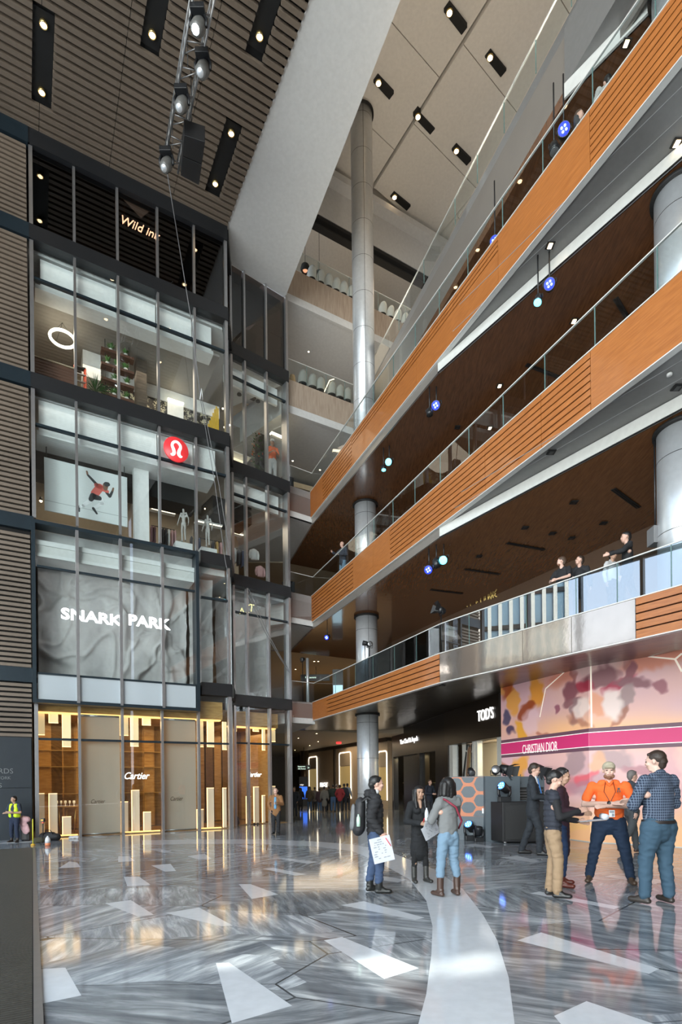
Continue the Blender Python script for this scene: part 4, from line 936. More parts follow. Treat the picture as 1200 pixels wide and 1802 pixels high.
for px, py, d in ((206, 553, -1.5), (349, 611, -1.0), (392, 719, -.8), (300, 589, -.9), (395, 752, -.9), (404, 748, -.7)):
    s, z = FL.hit(px, py, d); c = FL.p(s, z, d); t = thing('pendant_bulb', 'small warm bulb glowing in the cafe window', 'pendant light', tuple(c), 'bare bulbs of the cafe'); MB().ball(c, .03, 0, 6).build('bulb', m_lampwarm, t); MB().cyl(c+Vector((0, 0, .03)), Vector((c.x, c.y, zt4+.12)) if c.z < zt4 else c+Vector((0, 0, .2)), .006, 5).build('cord', m_black, t)
# set-back storey 4: shop with flower column
mb = MB(); mb.wbox(FR, -.2, FR.L-.2, F4, 18.4, -3.6, -3.5); mb.build('wall_inner', m_conc, kind='structure')
s, z = FR.hit(458, 790, -1.4); c0 = FR.p(s, F4, -1.4)
t = thing('flower_column', 'dark green leafy column dotted with orange flowers in the set-back window', 'plant column', tuple(c0))
mb = MB(); mb.cyl(c0, c0+Vector((0, 0, 2.3)), .24, 10); mb.build('trunk', m_dark, t)
mf = MB(); mo = MB(); rr = random.Random(5)
for i in range(420):
    a = rr.random()*6.283; z = rr.random()*2.3; r = .25+.09*rr.random(); p = c0+Vector((math.cos(a)*r, math.sin(a)*r, z)); d_ = Vector((math.cos(a+rr.uniform(-1, 1)), math.sin(a+rr.uniform(-1, 1)), rr.uniform(-.6, .9))).normalized()
    sd = d_.orthogonal().normalized()*.03; (mo if i % 7 == 0 else mf).add([p, p+d_*.06-sd, p+d_*.13, p+d_*.06+sd], [(0, 1, 2, 3)])
mf.build('foliage', m_leaf2, t); mo.build('flowers', M('orange_petals', (.75, .16, .05), .6), t)
for px, py, pt, lab in ((421, 730, 683, 'left pendant lamp in the set-back upper shop window'), (454, 745, 695, 'right pendant lamp in the set-back upper shop window')):
    s, z = FR.hit(px, pt+12, -1.2); c = FR.p(s, z, -1.2); t = thing('pendant_light', lab, 'pendant light', tuple(c)); MB().cyl(c, Vector((c.x, c.y, 18.3)), .008, 5).build('cord', m_black, t); MB().lathe([(.02, .1), (.09, .05), (.10, 0), (.09, 0)], c, 14).build('shade', m_black, t)
t = thing('glowing_display_case', 'lit glass display case with pale shelves behind the set-back window', 'display case', tuple(FR.p(FR.hit(435, 790, -2)[0], F4, -2)))
s0 = FR.hit(409, 790, -2)[0]; s1 = FR.hit(442, 790, -2)[0]
for i in range(4): MB().wbox(FR, s0, s1, F4+.25+.45*i, F4+.28+.45*i, -2.4, -2.0).build('shelf', m_bulk, t)
MB().wbox(FR, s0, s1, F4+.1, F4+1.8, -2.45, -2.4).build('lit_back', emis('case_glow', (1, .85, .6), .7), t)
s0 = FR.hit(477, 740, -1)[0]; s1 = FR.hit(496, 740, -1)[0]
t = thing('lit_doorway_sign', 'bright upright lit strip panel at the end of the set-back window', 'light box', tuple(FR.p(s0, F4, -1))); MB().wbox(FR, s0, s1, F4+.1, F4+2.35, -1.1, -1.0).build('panel', m_conc, t); MB().wbox(FR, s0, s1, F4+2.36, F4+2.44, -1.12, -.95).build('light_strip', emis('strip_warm', (1, .86, .6), 6), t)
# storey 5: script sign behind the dark glass
mb = MB(); mb.wbox(FL, .05, FL.L-.2, F5, ZS, -2.6, -2.5); mb.wbox(FR, 0, FR.L-.1, F5, ZS, -2.5, -2.4); mb.build('wall_inner', M('dark_studio_wall', (.05, .035, .03), .5), kind='structure')
t = thing('neon_script_sign', 'small glowing white script sign hung behind dark top floor glass', 'sign', tuple(FL.p(FL.hit(243, 390, -.2)[0], 20, -.2)))
fit_text('lettering', 'Wild ink', emis('neon_script', (1, .78, .55), 16), FL, -.2, (210, 391), (277, 413), 15, .35, t, .012)
for px in (219, 261): s = FL.hit(px, 380, -.2)[0]; MB().cyl(FL.p(s, 20.4, -.2), FL.p(s, 21.7, -.2), .006, 5).build('hanging_wire', m_gold, t)
# lamps of the rooms
for W, s, z, d, e, c_ in ((FL, 1.0, 3.9, -1.6, 34, (1, .66, .33)), (FL, 3.3, 3.9, -1.6, 34, (1, .66, .33)), (FL, 5.2, 3.9, -1.6, 28, (1, .66, .33)), (FR, 1.1, 3.8, -1.6, 28, (1, .66, .33)),
        (FL, 1.2, 13.0, -2.0, 40, (1, .80, .58)), (FL, 4.4, 13.0, -2.0, 45, (1, .80, .58)), (FR, 1.3, 13.0, -1.6, 22, (1, .8, .58)),
        (FL, 1.2, 17.2, -2.0, 28, (1, .82, .62)), (FL, 4.2, 17.2, -2.0, 28, (1, .82, .62)), (FR, 1.3, 17.6, -1.6, 20, (1, .8, .58)),
        (FL, 1.0, zt2+.28, -.15, 3.0, (1, .95, .9)), (FL, 2.2, zt2+.28, -.15, 3.0, (1, .95, .9)), (FL, 3.5, zt2+.28, -.15, 3.0, (1, .95, .9)), (FR, 1.0, 9.1, -.3, 3, (1, .95, .9)), (FL, 3, 21.5, -1.0, 4, (1, .7, .5))):
    l_ = lamp('room_downlight', 'AREA', tuple(W.p(s, z, d)), e, c_, 2.0)

for W, s_, z, e in ((FL, 1.2, 13.9, 1.2), (FL, 4.0, 13.9, 1.2), (FL, 1.2, 18.5, .9), (FL, 4.0, 18.5, .9), (FR, 1.2, 13.8, .8), (FR, 1.2, 18.4, .6)):
    lamp('spandrel_wash', 'AREA', tuple(W.p(s_, z, -.18)), e, (1, .93, .85), 2.4, (0, 0, math.atan2(FL.u.y, FL.u.x)), .12)  # added lamps brightening the white bulkhead panels behind the glass
# ---------------- glass railings ----------------
def railing(W, pxs, z, label, py=900, h=.85, gm=None, smoke=(), group='glass balcony railings', off=.02):
    ss = [W.hit(p, py)[0] if not isinstance(p, tuple) else p[0] for p in pxs]
    t = thing('glass_railing', label, 'railing', tuple(W.p(ss[0], z+.022, off)), group)
    for i, (a, b) in enumerate(zip(ss, ss[1:])):
        mt = m_glass_smoke if i in smoke else (gm or m_glass_r)
        MB().wbox(W, a+.012, b-.012, z+.022, z+h, off-.008, off+.008).build('glass_pane', mt, t)
    for s in ss[1:-1]: MB().wbox(W, s-.006, s+.006, z+.022, z+h, off-.010, off+.010).build('pane_edge', m_glass_edge, t)
    MB().wbox(W, ss[0], ss[-1], z+h, z+h+.022, off-.02, off+.02).build('cap_rail', m_strip, t)
    return t
railing(RW, [(0.05,), 654, 690, 729, 772, 823, 885, 957, 1046, 1158, (RW.L,)], F4, 'uppermost long glass railing on the cherry veneer balcony', 330)
railing(RW, [(0.05,), 625, 657, 691, 730, 775, 826, 887, 961, 1050, 1161, (RW.L,)], F3, 'long glass railing on the middle cherry veneer balcony', 750)
railing(Wall(Cc, D2), [(0.05,), 590, 626, 657, 695, 734, 776.3], F2, 'glass railing with smoky panes on the lowest timber balcony', 1120, smoke=(2, 3, 4, 5))
m_glass_mirror = glass('reflective_railing_glass', (.80, .86, .88), .30, 0, 1.5)
railing(EW, [(0.0,), 826, 927, 1015, 1087.5, 1183, (EW.L,)], F2, 'mirror bright glass railing of the lowest balcony where people lean', 1050, gm=m_glass_mirror)
railing(L5X, [(0.05,), 700, 745, 801, 841, 889, 946, 1010, (L5X.L,)], F5, 'glass railing above the champagne steel fascia', 300)
railing(SS, [(0.02,), (SS.L,)], F2, 'short glass railing of the lowest bridge beside the shop block')
railing(SS, [(0.02,), (SS.L,)], F3, 'short glass railing of the middle bridge beside the shop block')
railing(SS, [(0.02,), (SS.L,)], F4, 'short glass railing of the upper bridge beside the shop block')
sL5 = (Vector(C5)-Vector(S0)).length
railing(SF, [(0.02,), (sL5*.25,), (sL5*.5,), (sL5*.75,), (sL5-.05,)], F5, 'glass railing in front of the lower row of restaurant chairs')
railing(SF, [(0.02,), (SF.L*.2,), (SF.L*.4,), (SF.L*.6,), (SF.L*.8,), (SF.L,)], F6, 'glass railing in front of the top row of restaurant chairs')
# ---------------- big round columns ----------------
def column(cx, cy, r, spans, label, capz=None):
    t = thing('round_column', label, 'column', (cx, cy, 0))
    for z0, z1 in spans:
        MB().cyl((cx, cy, z0), (cx, cy, z1), r, 40).build('shaft', m_steel, t)
        j = MB(); z = z0+1.2
        while z < z1-.2: j.lathe([(r+.002, z-.006), (r+.0035, z), (r+.002, z+.006)], (cx, cy, 0), 40, cap=False); z += 1.45
        for a in (-1.45, -.9+3.1): j.box((cx+math.cos(a)*r, cy+math.sin(a)*r, (z0+z1)/2), (.012, .012, z1-z0))
        j.build('joint_line', m_dark, t)
        MB().lathe([(r+.07, z1-.07), (r+.07, z1-.005)], (cx, cy, 0), 40).build('collar', m_dark, t)
    return t
cp_ = plan(645, 42.7, 8)
column(cp_[0], cp_[1], .445, [(0, zf2+.04), (F2, z3b-.30), (F3, z4b-.30), (F4, ZC)], 'tall steel clad round column rising through every level to the white ceiling')
bc = plan(1160, 90, 8); column(bc[0]+.48, bc[1], .47, [(F2, z3b-.30), (F3, z4b-.30), (F4, z5b-.36)], 'steel clad round column at the right edge behind the balcony railings')
# ---------------- dark shop fronts ----------------
m_shopblack = M('shopfront_black', (.014, .012, .011), .32)
zsv = lambda s: 4.70+.25*s/SV.L
svx = lambda px: SV.hit(px, 1350)[0]
def svz(px, py): return SV.hit(px, py)[1]
vcr = MB()
vcr.hexa([SV.p(0, 3.18, .0), SV.p(svx(786), 3.18, 0), SV.p(svx(786), 3.18, -.3), SV.p(0, 3.18, -.3), SV.p(0, 4.70, 0), SV.p(svx(786), 4.84, 0), SV.p(svx(786), 4.84, -.3), SV.p(0, 4.70, -.3)])
vcr.wbox(SV, 0, .25, 0, 3.18, -.3, 0); vcr.wbox(SV, svx(706), svx(743), 0, 3.18, -.4, -.15); vcr.wbox(SV, svx(735), svx(738), 0, 3.18, -.3, .0); vcr.wbox(SV, svx(766), svx(786), 0, 3.18, -.3, 0)
vcr.build('wall_right', m_shopblack, kind='structure')
td = MB(); zt0, zt1_ = 3.32, 4.93
td.wbox(SV, svx(786.5), svx(884), zt0, zt1_, -.3, .12); td.wbox(SV, svx(786.5), svx(792), 0, zt0, -.3, .1); td.build('wall_right', M('shopfront_brown_black', (.022, .016, .012), .3), kind='structure')
wj = MB(); wj.wbox(SV, svx(792), svx(798), 0, zt0, -.2, .03); wj.wbox(SV, svx(876), svx(884), 0, zt0, -.2, .03); wj.wbox(SV, svx(832), svx(835), 0, zt0, -.2, .02); wj.wbox(SV, svx(838), svx(841), 0, zt0, -.2, .02); wj.build('trim_7', m_strip, kind='structure')
fit_text('shop_name_sign', 'Van Cleef & Arpels', m_letter, SV, .03, (704, 1310), (735, 1302), 8.2, 0, None, .015, label='small white serif shop name on the black fascia', category='sign')
fit_text('shop_name_sign', "TOD'S", m_letter, SV, .15, (840, 1270), (868, 1264.5), 19, 0, None, .02, label='tall white capital letters on the brown black fascia', category='sign')
m_showgold = M('window_gold_glow', (.45, .32, .15), .4, emit=.10, ecol=(1, .7, .35))
vw = MB(); vw.wbox(SV, .25, svx(706), 0, 3.18, -.9, -.85); vw.wbox(SV, svx(743), svx(766), 0, 3.18, -.9, -.85); vw.build('wall_inner', m_showgold, kind='structure')
for i, (a, b) in enumerate(((.27, svx(706)-.02), (svx(743)+.02, svx(766)-.02))):
    MB().wbox(SV, a, b, .02, 3.15, -.16, -.15).build('window_%d' % (13+i), m_glass, kind='structure')
    t = thing('display_cabinet', ('left' if i == 0 else 'right')+' lit jewellery display case in the black shop window', 'display case', tuple(SV.p((a+b)/2, 0, -.6)))
    MB().wbox(SV, a+.3, b-.3, 0, .9, -.8, -.45).build('plinth', m_shopblack, t); MB().wbox(SV, a+.3, b-.3, .9, 1.6, -.8, -.5).build('case', m_glass, t); MB().wbox(SV, a+.3, b-.3, 1.6, 1.64, -.8, -.45).build('lid', m_gold, t)
    MB().wbox(SV, a+.35, b-.35, .92, 1.2, -.7, -.6).build('bust', m_white, t)
lamp('shop_spot', 'AREA', tuple(SV.p(.8, 3.1, -.5)), 24, (1, .75, .4), .3); lamp('shop_spot', 'AREA', tuple(SV.p(svx(755), 3.1, -.5)), 24, (1, .75, .4), .3)
MB().wbox(SV, svx(798), svx(884), 0, zt0+.3, -1.3, -1.2).build('wall_inner', M('warm_shop_wall', (.66, .56, .42), .6, emit=.10, ecol=(1, .8, .5)), kind='structure')  # wall emission stands in for warm shop lighting
MB().wbox(SV, svx(798), svx(884), zt0, zt0+.1, -2.2, -.3).build('ceiling', m_beige, kind='structure')
MB().wbox(SV, svx(799), svx(875), .02, zt0, -.12, -.11).build('window_15', m_glass, kind='structure')
lamp('shop_spot', 'AREA', tuple(SV.p(svx(858), zt0-.05, -.8)), 60, (1, .8, .5), .5)
# fashion poster in the window
t = thing('window_poster', 'tall window poster of a dark haired woman in a striped coat', 'poster', tuple(SV.p(svx(815), 0, -.4)))
MB().wbox(SV, svx(799), svx(831.5), .05, zt0, -.42, -.40).build('backing', M('poster_pale', (.60, .55, .50), .6, emit=.22), t)  # backing given a self-glow to lift the dim poster
fp = MB(); d_ = -.395
G = lambda x, y: (670+x/5.4545, 1230+y/5.4545)
fcap(fp, SV, d_, G(860, 370), G(858, 480), 7, 7, 1); fcap(fp, SV, d_+.001, G(830, 430), G(825, 480), 5, 3, 1)
fcap(fp, SV, d_+.003, G(862, 410), G(860, 440), 3.8, 3.2, 0); fcap(fp, SV, d_+.004, G(862, 470), G(858, 500), 2.2, 1.8, 0)
fcap(fp, SV, d_+.001, G(850, 500), G(835, 720), 7.5, 8, 2); fcap(fp, SV, d_+.0015, G(820, 520), G(795, 730), 3, 4.5, 1); fcap(fp, SV, d_+.002, G(855, 520), G(848, 740), 1.6, 2.2, 3); fcap(fp, SV, d_+.002, G(872, 520), G(868, 740), 1.6, 2, 1)
fp.build('printed_figure', [M('print_skin_light', (.50, .30, .22), .6), M('print_black', (.04, .045, .05), .6), M('print_tan', (.45, .22, .12), .6), M('print_gold', (.60, .42, .15), .6)], t)
# ---------------- painted hoarding ----------------
DA = Wall(DI0, DI1); DB = Wall(DI1, DI2)
def proj(p):
    q = Vector(p)-EYE; a = (q.x*cR-q.z*sR)/q.y; b = (q.x*sR+q.z*cR)/q.y; return CX+F*a, CY-F*b
blobs = [ # x, y, rx, ry, rot, colour, weight
 (1150,1145,70,34,-.3,(.74,.40,.29),.8),(1105,1158,11,26,.1,(.45,.28,.27),.75),(985,1168,28,48,.6,(.74,.40,.30),.75),(1012,1165,8,30,.2,(.42,.25,.24),.7),
 (1048,1160,50,22,0,(.66,.56,.54),.6),(1060,1195,34,20,-.1,(.33,.22,.24),.95),(1030,1207,22,12,.3,(.45,.10,.16),.85),(1095,1207,34,10,-.55,(.50,.10,.18),.9),(1112,1185,9,24,.35,(.38,.22,.25),.95),(1122,1203,34,10,.05,(.36,.24,.27),.95),
 (1003,1213,11,22,.2,(.36,.22,.25),.95),(1007,1235,18,8,-.3,(.38,.26,.28),.9),(1014,1255,8,26,-.15,(.42,.36,.37),.9),(1108,1235,11,30,.35,(.45,.40,.40),.9),(1090,1262,26,8,-.5,(.48,.28,.20),.75),(1022,1272,20,10,.3,(.50,.32,.25),.7),
 (1048,1240,13,16,.7,(.80,.50,.36),.85),(1024,1250,12,22,0,(.88,.80,.76),.8),(1082,1240,20,26,.3,(.86,.80,.77),.8),(1168,1207,11,8,0,(.42,.24,.28),.9),(977,1243,6,8,0,(.42,.24,.30),.9),
 (940,1218,15,26,.15,(.78,.46,.12),.9),(929,1250,11,17,.3,(.42,.17,.08),.9),(905,1232,9,26,-.2,(.80,.50,.16),.85),(892,1262,8,16,.2,(.14,.18,.28),.9),(899,1286,8,8,.1,(.12,.14,.24),.9),(918,1292,9,26,-.1,(.80,.52,.12),.9),(903,1198,7,30,.45,(.50,.20,.08),.85),(886,1200,7,18,0,(.80,.50,.18),.8),(955,1185,16,20,0,(.78,.56,.52),.6),(940,1270,14,24,0,(.80,.66,.70),.6),(958,1295,10,8,0,(.50,.26,.20),.7),
 (915,1350,12,30,0,(.80,.50,.14),.85),(888,1350,8,12,0,(.40,.24,.14),.8),(1008,1340,16,26,.1,(.48,.42,.43),.85),(1078,1335,36,17,.1,(.52,.46,.46),.85),(1047,1342,14,22,.5,(.76,.54,.38),.8),(1130,1356,42,10,.1,(.52,.36,.38),.8),(1000,1385,26,22,.2,(.66,.38,.40),.75),(1028,1372,12,16,.6,(.78,.26,.30),.85),(1040,1385,40,16,-.3,(.50,.40,.44),.6),(1180,1370,20,60,0,(.68,.50,.52),.6),(990,1430,26,16,.2,(.76,.62,.58),.6),(1010,1450,30,14,.3,(.90,.66,.36),.7)]
def paint(px, py):
    nz = noise.noise_vector(Vector((px*.02, py*.02, 1.3))); n2 = noise.noise_vector(Vector((px*.09, py*.09, 4.0)))
    x = px+nz.x*16+n2.x*6; y = py+nz.y*14+n2.y*6
    g = .5+.5*noise.noise(Vector((px*.012, py*.02, 9)))
    c = Vector((.80, .60, .54)).lerp(Vector((.72, .58, .62)), g)
    lo = math.exp(-((py-1285)/26)**2)*.75+max(0, min(1, (py-1400)/60))*.8; c = c.lerp(Vector((.92, .64, .38)), min(1, lo))
    if px < 985: c = c.lerp(Vector((.70, .55, .62)), .45*max(0, min(1, (985-px)/50)))
    c = c.lerp(Vector((.90, .52, .22)), .8*max(0, 1-abs(py-(1127-(px-1036)*.25))/22)*(1 if abs(px-1040) < 90 else .2))
    for bx_, by_, rx, ry, ro, col, w_ in blobs:
        dx, dy = x-bx_, y-by_; a = (dx*math.cos(ro)+dy*math.sin(ro))/rx; b = (-dx*math.sin(ro)+dy*math.cos(ro))/ry; r = a*a+b*b
        if r < 1.4: c = c.lerp(Vector(col), w_*max(0, min(1, (1.4-r)/.75)))
    return c
def paint_mat():
    m, n, l, b = nodes_of('printed_painting', .45); at = n.new('ShaderNodeAttribute'); at.attribute_name = 'print'; l.new(at.outputs['Color'], b.inputs['Base Color']); l.new(at.outputs['Color'], b.inputs['Emission Color']); b.inputs['Emission Strength'].default_value = .14; return m
m_paint = paint_mat()
hoard = thing('painted_hoarding', 'huge backlit hoarding printed with pink and orange clouds and a magenta band', 'hoarding', tuple(DA.p(0, 0, 0)))
ztop = 5.10
for W, s0, s1 in ((DA, 0, DA.L), (DB, 0, DB.L)):
    nx, nz_ = int((s1-s0)/.028), int(ztop/.028); vs = []; fs_ = []; cl = []
    for j in range(nz_+1):
        for i in range(nx+1):
            p = W.p(s0+(s1-s0)*i/nx, .02+(ztop-.02)*j/nz_, 0); vs.append(p); q = proj(p); c = paint(*q); cl.append((c.x**1.45, c.y**1.7, c.z**1.7, 1))
    for j in range(nz_):
        for i in range(nx): a = j*(nx+1)+i; fs_.append((a, a+1, a+nx+2, a+nx+1))
    mb = MB(); mb.add(vs, fs_); 
    o = mb.build('printed_skin', m_paint, hoard); ca_ = o.data.color_attributes.new('print', 'FLOAT_COLOR', 'POINT')
    for i, c in enumerate(cl): ca_.data[i].color = c
    MB().wbox(W, s0, s1, 0, ztop+.03, -.2, -.01).build('frame', m_strip, hoard)
bz = {}
def zavg(W, a, b): return (W.hit(*a)[1]+W.hit(*b)[1])/2
bands = [(DA, [((882,1309),(1036,1281)), ((882,1315),(1036,1289)), ((882,1332),(1036,1314)), ((882,1337),(1036,1322))]), (DB, [((1037,1281),(1200,1264)), ((1037,1289),(1200,1273)), ((1037,1314),(1200,1298)), ((1037,1322),(1200,1307))])]
mbd = M('band_plum', (.13, .06, .085), .5, emit=.15); mbm = M('band_magenta', (.58, .03, .15), .5, emit=.12); mbw = M('band_white', (.9, .85, .8), .5, emit=.3)
zz_ = [sum(zavg(W, *L_[i]) for W, L_ in bands)/2 for i in range(4)]
for W, L_ in bands:
    zz1 = [zavg(W, *q) for q in L_] 
    zz1 = zz_
    MB().wbox(W, 0, W.L, zz1[3], zz1[0], 0, .004).build('printed_border', mbd, hoard)
    MB().wbox(W, 0, W.L, zz1[2]-.02, zz1[1]+.02, .004, .007).build('printed_line', mbw, hoard)
    MB().wbox(W, 0, W.L, zz1[2], zz1[1], .007, .010).build('printed_band', mbm, hoard)
fit_text('lettering', 'CHRISTIAN DIOR', mbw, DA, .012, (919, 1326.5), (980.5, 1317.5), 15.5, 0, hoard, .003)
lm_ = M('print_pale_line', (.92, .78, .66), .5, emit=.3)
mb = MB()
for W, a, b in ((DA, (1034, 1130), (960, 1212)), (DA, (960, 1212), (950, 1262)), (DB, (1040, 1128), (1188, 1160)), (DB, (1188, 1160), (1200, 1150)), (DB, (1188, 1160), (1200, 1182)), (DB, (1039, 1130), (1041, 1280))):
    a = Vector(W.hit(*a)); b = Vector(W.hit(*b)); t_ = (b-a).normalized(); n_ = Vector((-t_.y, t_.x))*.022; mb.add([W.p(q.x, min(q.y, ztop-.01), .003) for q in (a-n_, b-n_, b+n_, a+n_)], [(0, 1, 2, 3)])
mb.build('printed_star_line', lm_, hoard)
# ---------------- far corridor ----------------
P0 = plan(543, 20.8, 3); P1 = plan(682, 28.5, 3); PW = Wall(P0, P1)
mb = MB(); mb.wbox(PW, -.3, PW.L, 0, 4.25, -.3, 0, 0); mb.wbox(PW, -.3, PW.L, 4.2, 4.5, -.3, .1, 1); q = PW.hit(590, 1380)[0]; mb.wbox(PW, q-.12, q+.12, 0, 4.2, 0, .1, 1); mb.build('wall_far', [M('tan_shop_wall', (.44, .34, .235), .5), M('bronze_trim', (.05, .04, .03), .4)], kind='structure')
m_halo = emis('halo_white', (1, .88, .68), 2.6)
for x0, x1, y0, y1, lab in ((544, 558, 1333, 1418, 'narrow rounded shop window with a glowing outline, leftmost in the far tan wall'), (597.5, 617.5, 1325.5, 1412, 'tall rounded shop window with a glowing outline left of the column'), (666, 681, 1323, 1405, 'rounded shop window with a glowing outline right of the column')):
    s0, z1_ = PW.hit(x0, y0); s1 = PW.hit(x1, y0)[0]; z0 = .55; r = .18
    t = thing('lit_shop_window', lab, 'shop window', tuple(PW.p((s0+s1)/2, z0, 0)), 'outlined windows of the far shop')
    pts = [(s0, z0), (s0, z1_-r)]+[(s0+r-r*math.cos(a), z1_-r+r*math.sin(a)) for a in (.5, 1.0, 1.57)]+[(s1-r+r*math.sin(a), z1_-r+r*math.cos(a)) for a in (0, .5, 1.0, 1.57)]+[(s1, z0)]
    MB().tube([PW.p(s, z, .03) for s, z in pts], .035, 6).build('light_outline', m_halo, t)
    MB().wbox(PW, s0+.03, s1-.03, z0, z1_-1.0, .01, .02).build('display_recess', M('recess_gold', (.42, .30, .12), .4, emit=.38), t)  # panel emission replaces light falling inside the recess
    MB().wbox(PW, s0+.03, s1-.03, z1_-.95, z1_-.1, .01, .025).build('header_panel', m_beige, t)
fit_text('shop_name_sign', 'PIAGET', m_letter, PW, .05, (563, 1385), (576, 1384), 8, 0, None, .02, label='tiny white capital letters above the crowd on the tan wall', category='sign')
def hanging_sign(W_, x0, x1, y0, y1, lines, lab, k=24, pole=None):
    P = plan((x0+x1)/2, k, 3); Wn = Wall((P.x-1, P.y), (P.x+1, P.y)); s0, z1_ = Wn.hit(x0, y0); s1, z0 = Wn.hit(x1, y1)
    t = thing('wayfinding_sign', lab, 'sign', tuple(Wn.p((s0+s1)/2, z0, 0))); MB().wbox(Wn, s0, s1, z0, z1_, -.06, 0).build('board', m_shopblack, t)
    for i, (tx, a, b, yb, cap) in enumerate(lines): fit_text('lettering', tx, emis('sign_green_white', (.75, 1, .85), 1.2), Wn, .01, (a, yb), (b, yb), cap, 0, t, .003)
    if pole: MB().cyl(Wn.p((s0+s1)/2+.05, z1_, -.03), Wn.p((s0+s1)/2+.05, pole, -.03), .02, 6).build('hanger', m_black, t)
    return t
hanging_sign(None, 521.5, 546, 1346, 1355, [('Restaurants', 524, 537, 1350, 2.4), ('10th Avenue', 524, 537, 1354, 2.4), ('>', 541, 544, 1353, 4)], 'small black wayfinding sign hanging over the far crowd', 24, 4.3)
hanging_sign(None, 529, 580, 1187, 1198, [('Restaurants', 537, 556, 1193.5, 3)], 'long black wayfinding sign hanging on the second level', 30, z3b-.3)
def kiosk(x0, x1, y0, y1, k, z0, scr, lab, tx=None):
    P = plan((x0+x1)/2, k, z0+1); Wn = Wall((P.x-1, P.y), (P.x+1, P.y)); s0, z1_ = Wn.hit(x0, y0); s1, _ = Wn.hit(x1, y1)
    t = thing('screen_kiosk', lab, 'screen', tuple(Wn.p((s0+s1)/2, z0, 0))); MB().wbox(Wn, s0, s1, z0, z1_, -.15, 0).build('casing', m_black, t)
    MB().wbox(Wn, s0+.03, s1-.03, z0+.5, z0+(z1_-z0)*.66, 0, .01).build('screen', scr, t)
    if tx: fit_text('lettering', tx, m_letter, Wn, .012, (x0+1.5, y0+15), (x0+8, y0+15), 2.5, 0, t, .002)
    return t
kiosk(526, 541.5, 1367, 1412, 24, 0, emis('screen_blue', (.03, .14, .75), 1.2), 'black kiosk with a bright blue screen behind the crowd', 'edge')
kiosk(585, 604, 1178, 1222, 33, F2, emis('screen_pale_blue', (.45, .68, .80), 1.0), 'black kiosk with a pale blue screen on the second level')
P = plan(535.5, 21.5, 3); MB().cyl((P.x, P.y, 0), (P.x, P.y, 4.3), .35, 20).build('bronze_column', M('bronze_dark', (.10, .075, .05), .3, .7), label='dark bronze column at the far left behind the hanging sign', category='column')
MB().wbox(PW, -3.4, -.3, 0, 4.25, -.6, -.3).build('wall_far', m_dark, kind='structure')
for px, py, z, lab in ((522, 1273, 4.3, 'red exit sign under the lowest bridge'), (596, 1306, 4.2, 'red exit sign deep in the far corridor'), (809.5, 801, 0, 'red exit sign behind the railing of the middle balcony')):
    k = {522: 36, 596: 26}.get(px, 47); P = plan(px, k, 8); Wn = Wall((P.x-1, P.y), (P.x+1, P.y)); s, zc = Wn.hit(px, py); hh = 5/k; 
    t = thing('exit_sign', lab, 'exit sign', tuple(Wn.p(s, zc, 0)), None); MB().wbox(Wn, s-.17, s+.17, zc-.12, zc+.12, -.05, 0).build('box', m_exit, t)
    ot = text('lettering', 'EXIT', M('exit_dark', (.25, .01, .01), .5), Wn, s-.13, zc-.06, .15, .004, .002, t)
    ztop_ = {522: zf2-.26, 596: 4.5}.get(px, z4b-.29)
    MB().cyl(Wn.p(s, zc+.12, -.025), Wn.p(s, max(zc+.13, ztop_), -.025), .015, 6).build('stem', m_black, t)
# gold script lettering on the upper lobby wall
W_ = BWw
t = thing('gold_script_sign', 'gold reversed script lettering on the dark wall above the mirror bright railing', 'sign', tuple(BWw.p(2, 7.5, .1)))
for i, seg in enumerate([[(822,1068),(824,1052),(828,1066),(829,1048),(832,1062)],[(834,1060),(833,1050),(838,1050),(838,1062)],[(840,1060),(840,1048),(845,1048),(846,1060)],[(846,1050),(852,1047),(852,1057)],[(854,1056),(855,1044),(859,1046),(859,1055)],[(860,1054),(861,1041),(866,1046),(864,1054),(861,1048)],[(868,1052),(866,1038),(871,1034),(874,1040),(870,1048),(874,1050)]]):
    MB().tube([BWw.p(*BWw.hit(px, py, .1), .1) for px, py in seg], .02, 6).build('letter', M('gold_letter_lit', (.75, .58, .2), .3, .6, emit=.25), t)
# downlights in the corridor and balcony ceilings
for px, py, z in ((525, 1299, zf2+.02), (560, 1305, zf2+.02), (545, 1312, zf2+.02), (557, 1291, zf2+.02), (519, 1320, zf2+.02), (520, 1178, 8.56), (553, 1164, 8.56), (560, 1164, 8.56), (620, 1171, 8.56), (543, 619, 22.58), (599, 694, 22.58) , (515, 811, 17.73), (563, 827, 17.73)):
    c = onz(px, py, z-.03); t = thing('round_downlight', None, 'ceiling light', tuple(c), 'round downlights in the far ceilings'); t['label'] = 'small round warm downlight in a pale far ceiling'
    MB().lathe([(.06, .02), (.065, 0), (.05, -.005)], c, 12).build('trim_ring', m_white, t); MB().ball(c, .045, 0, 6, (1, 1, .3)).build('lamp', m_lampwarm, t)
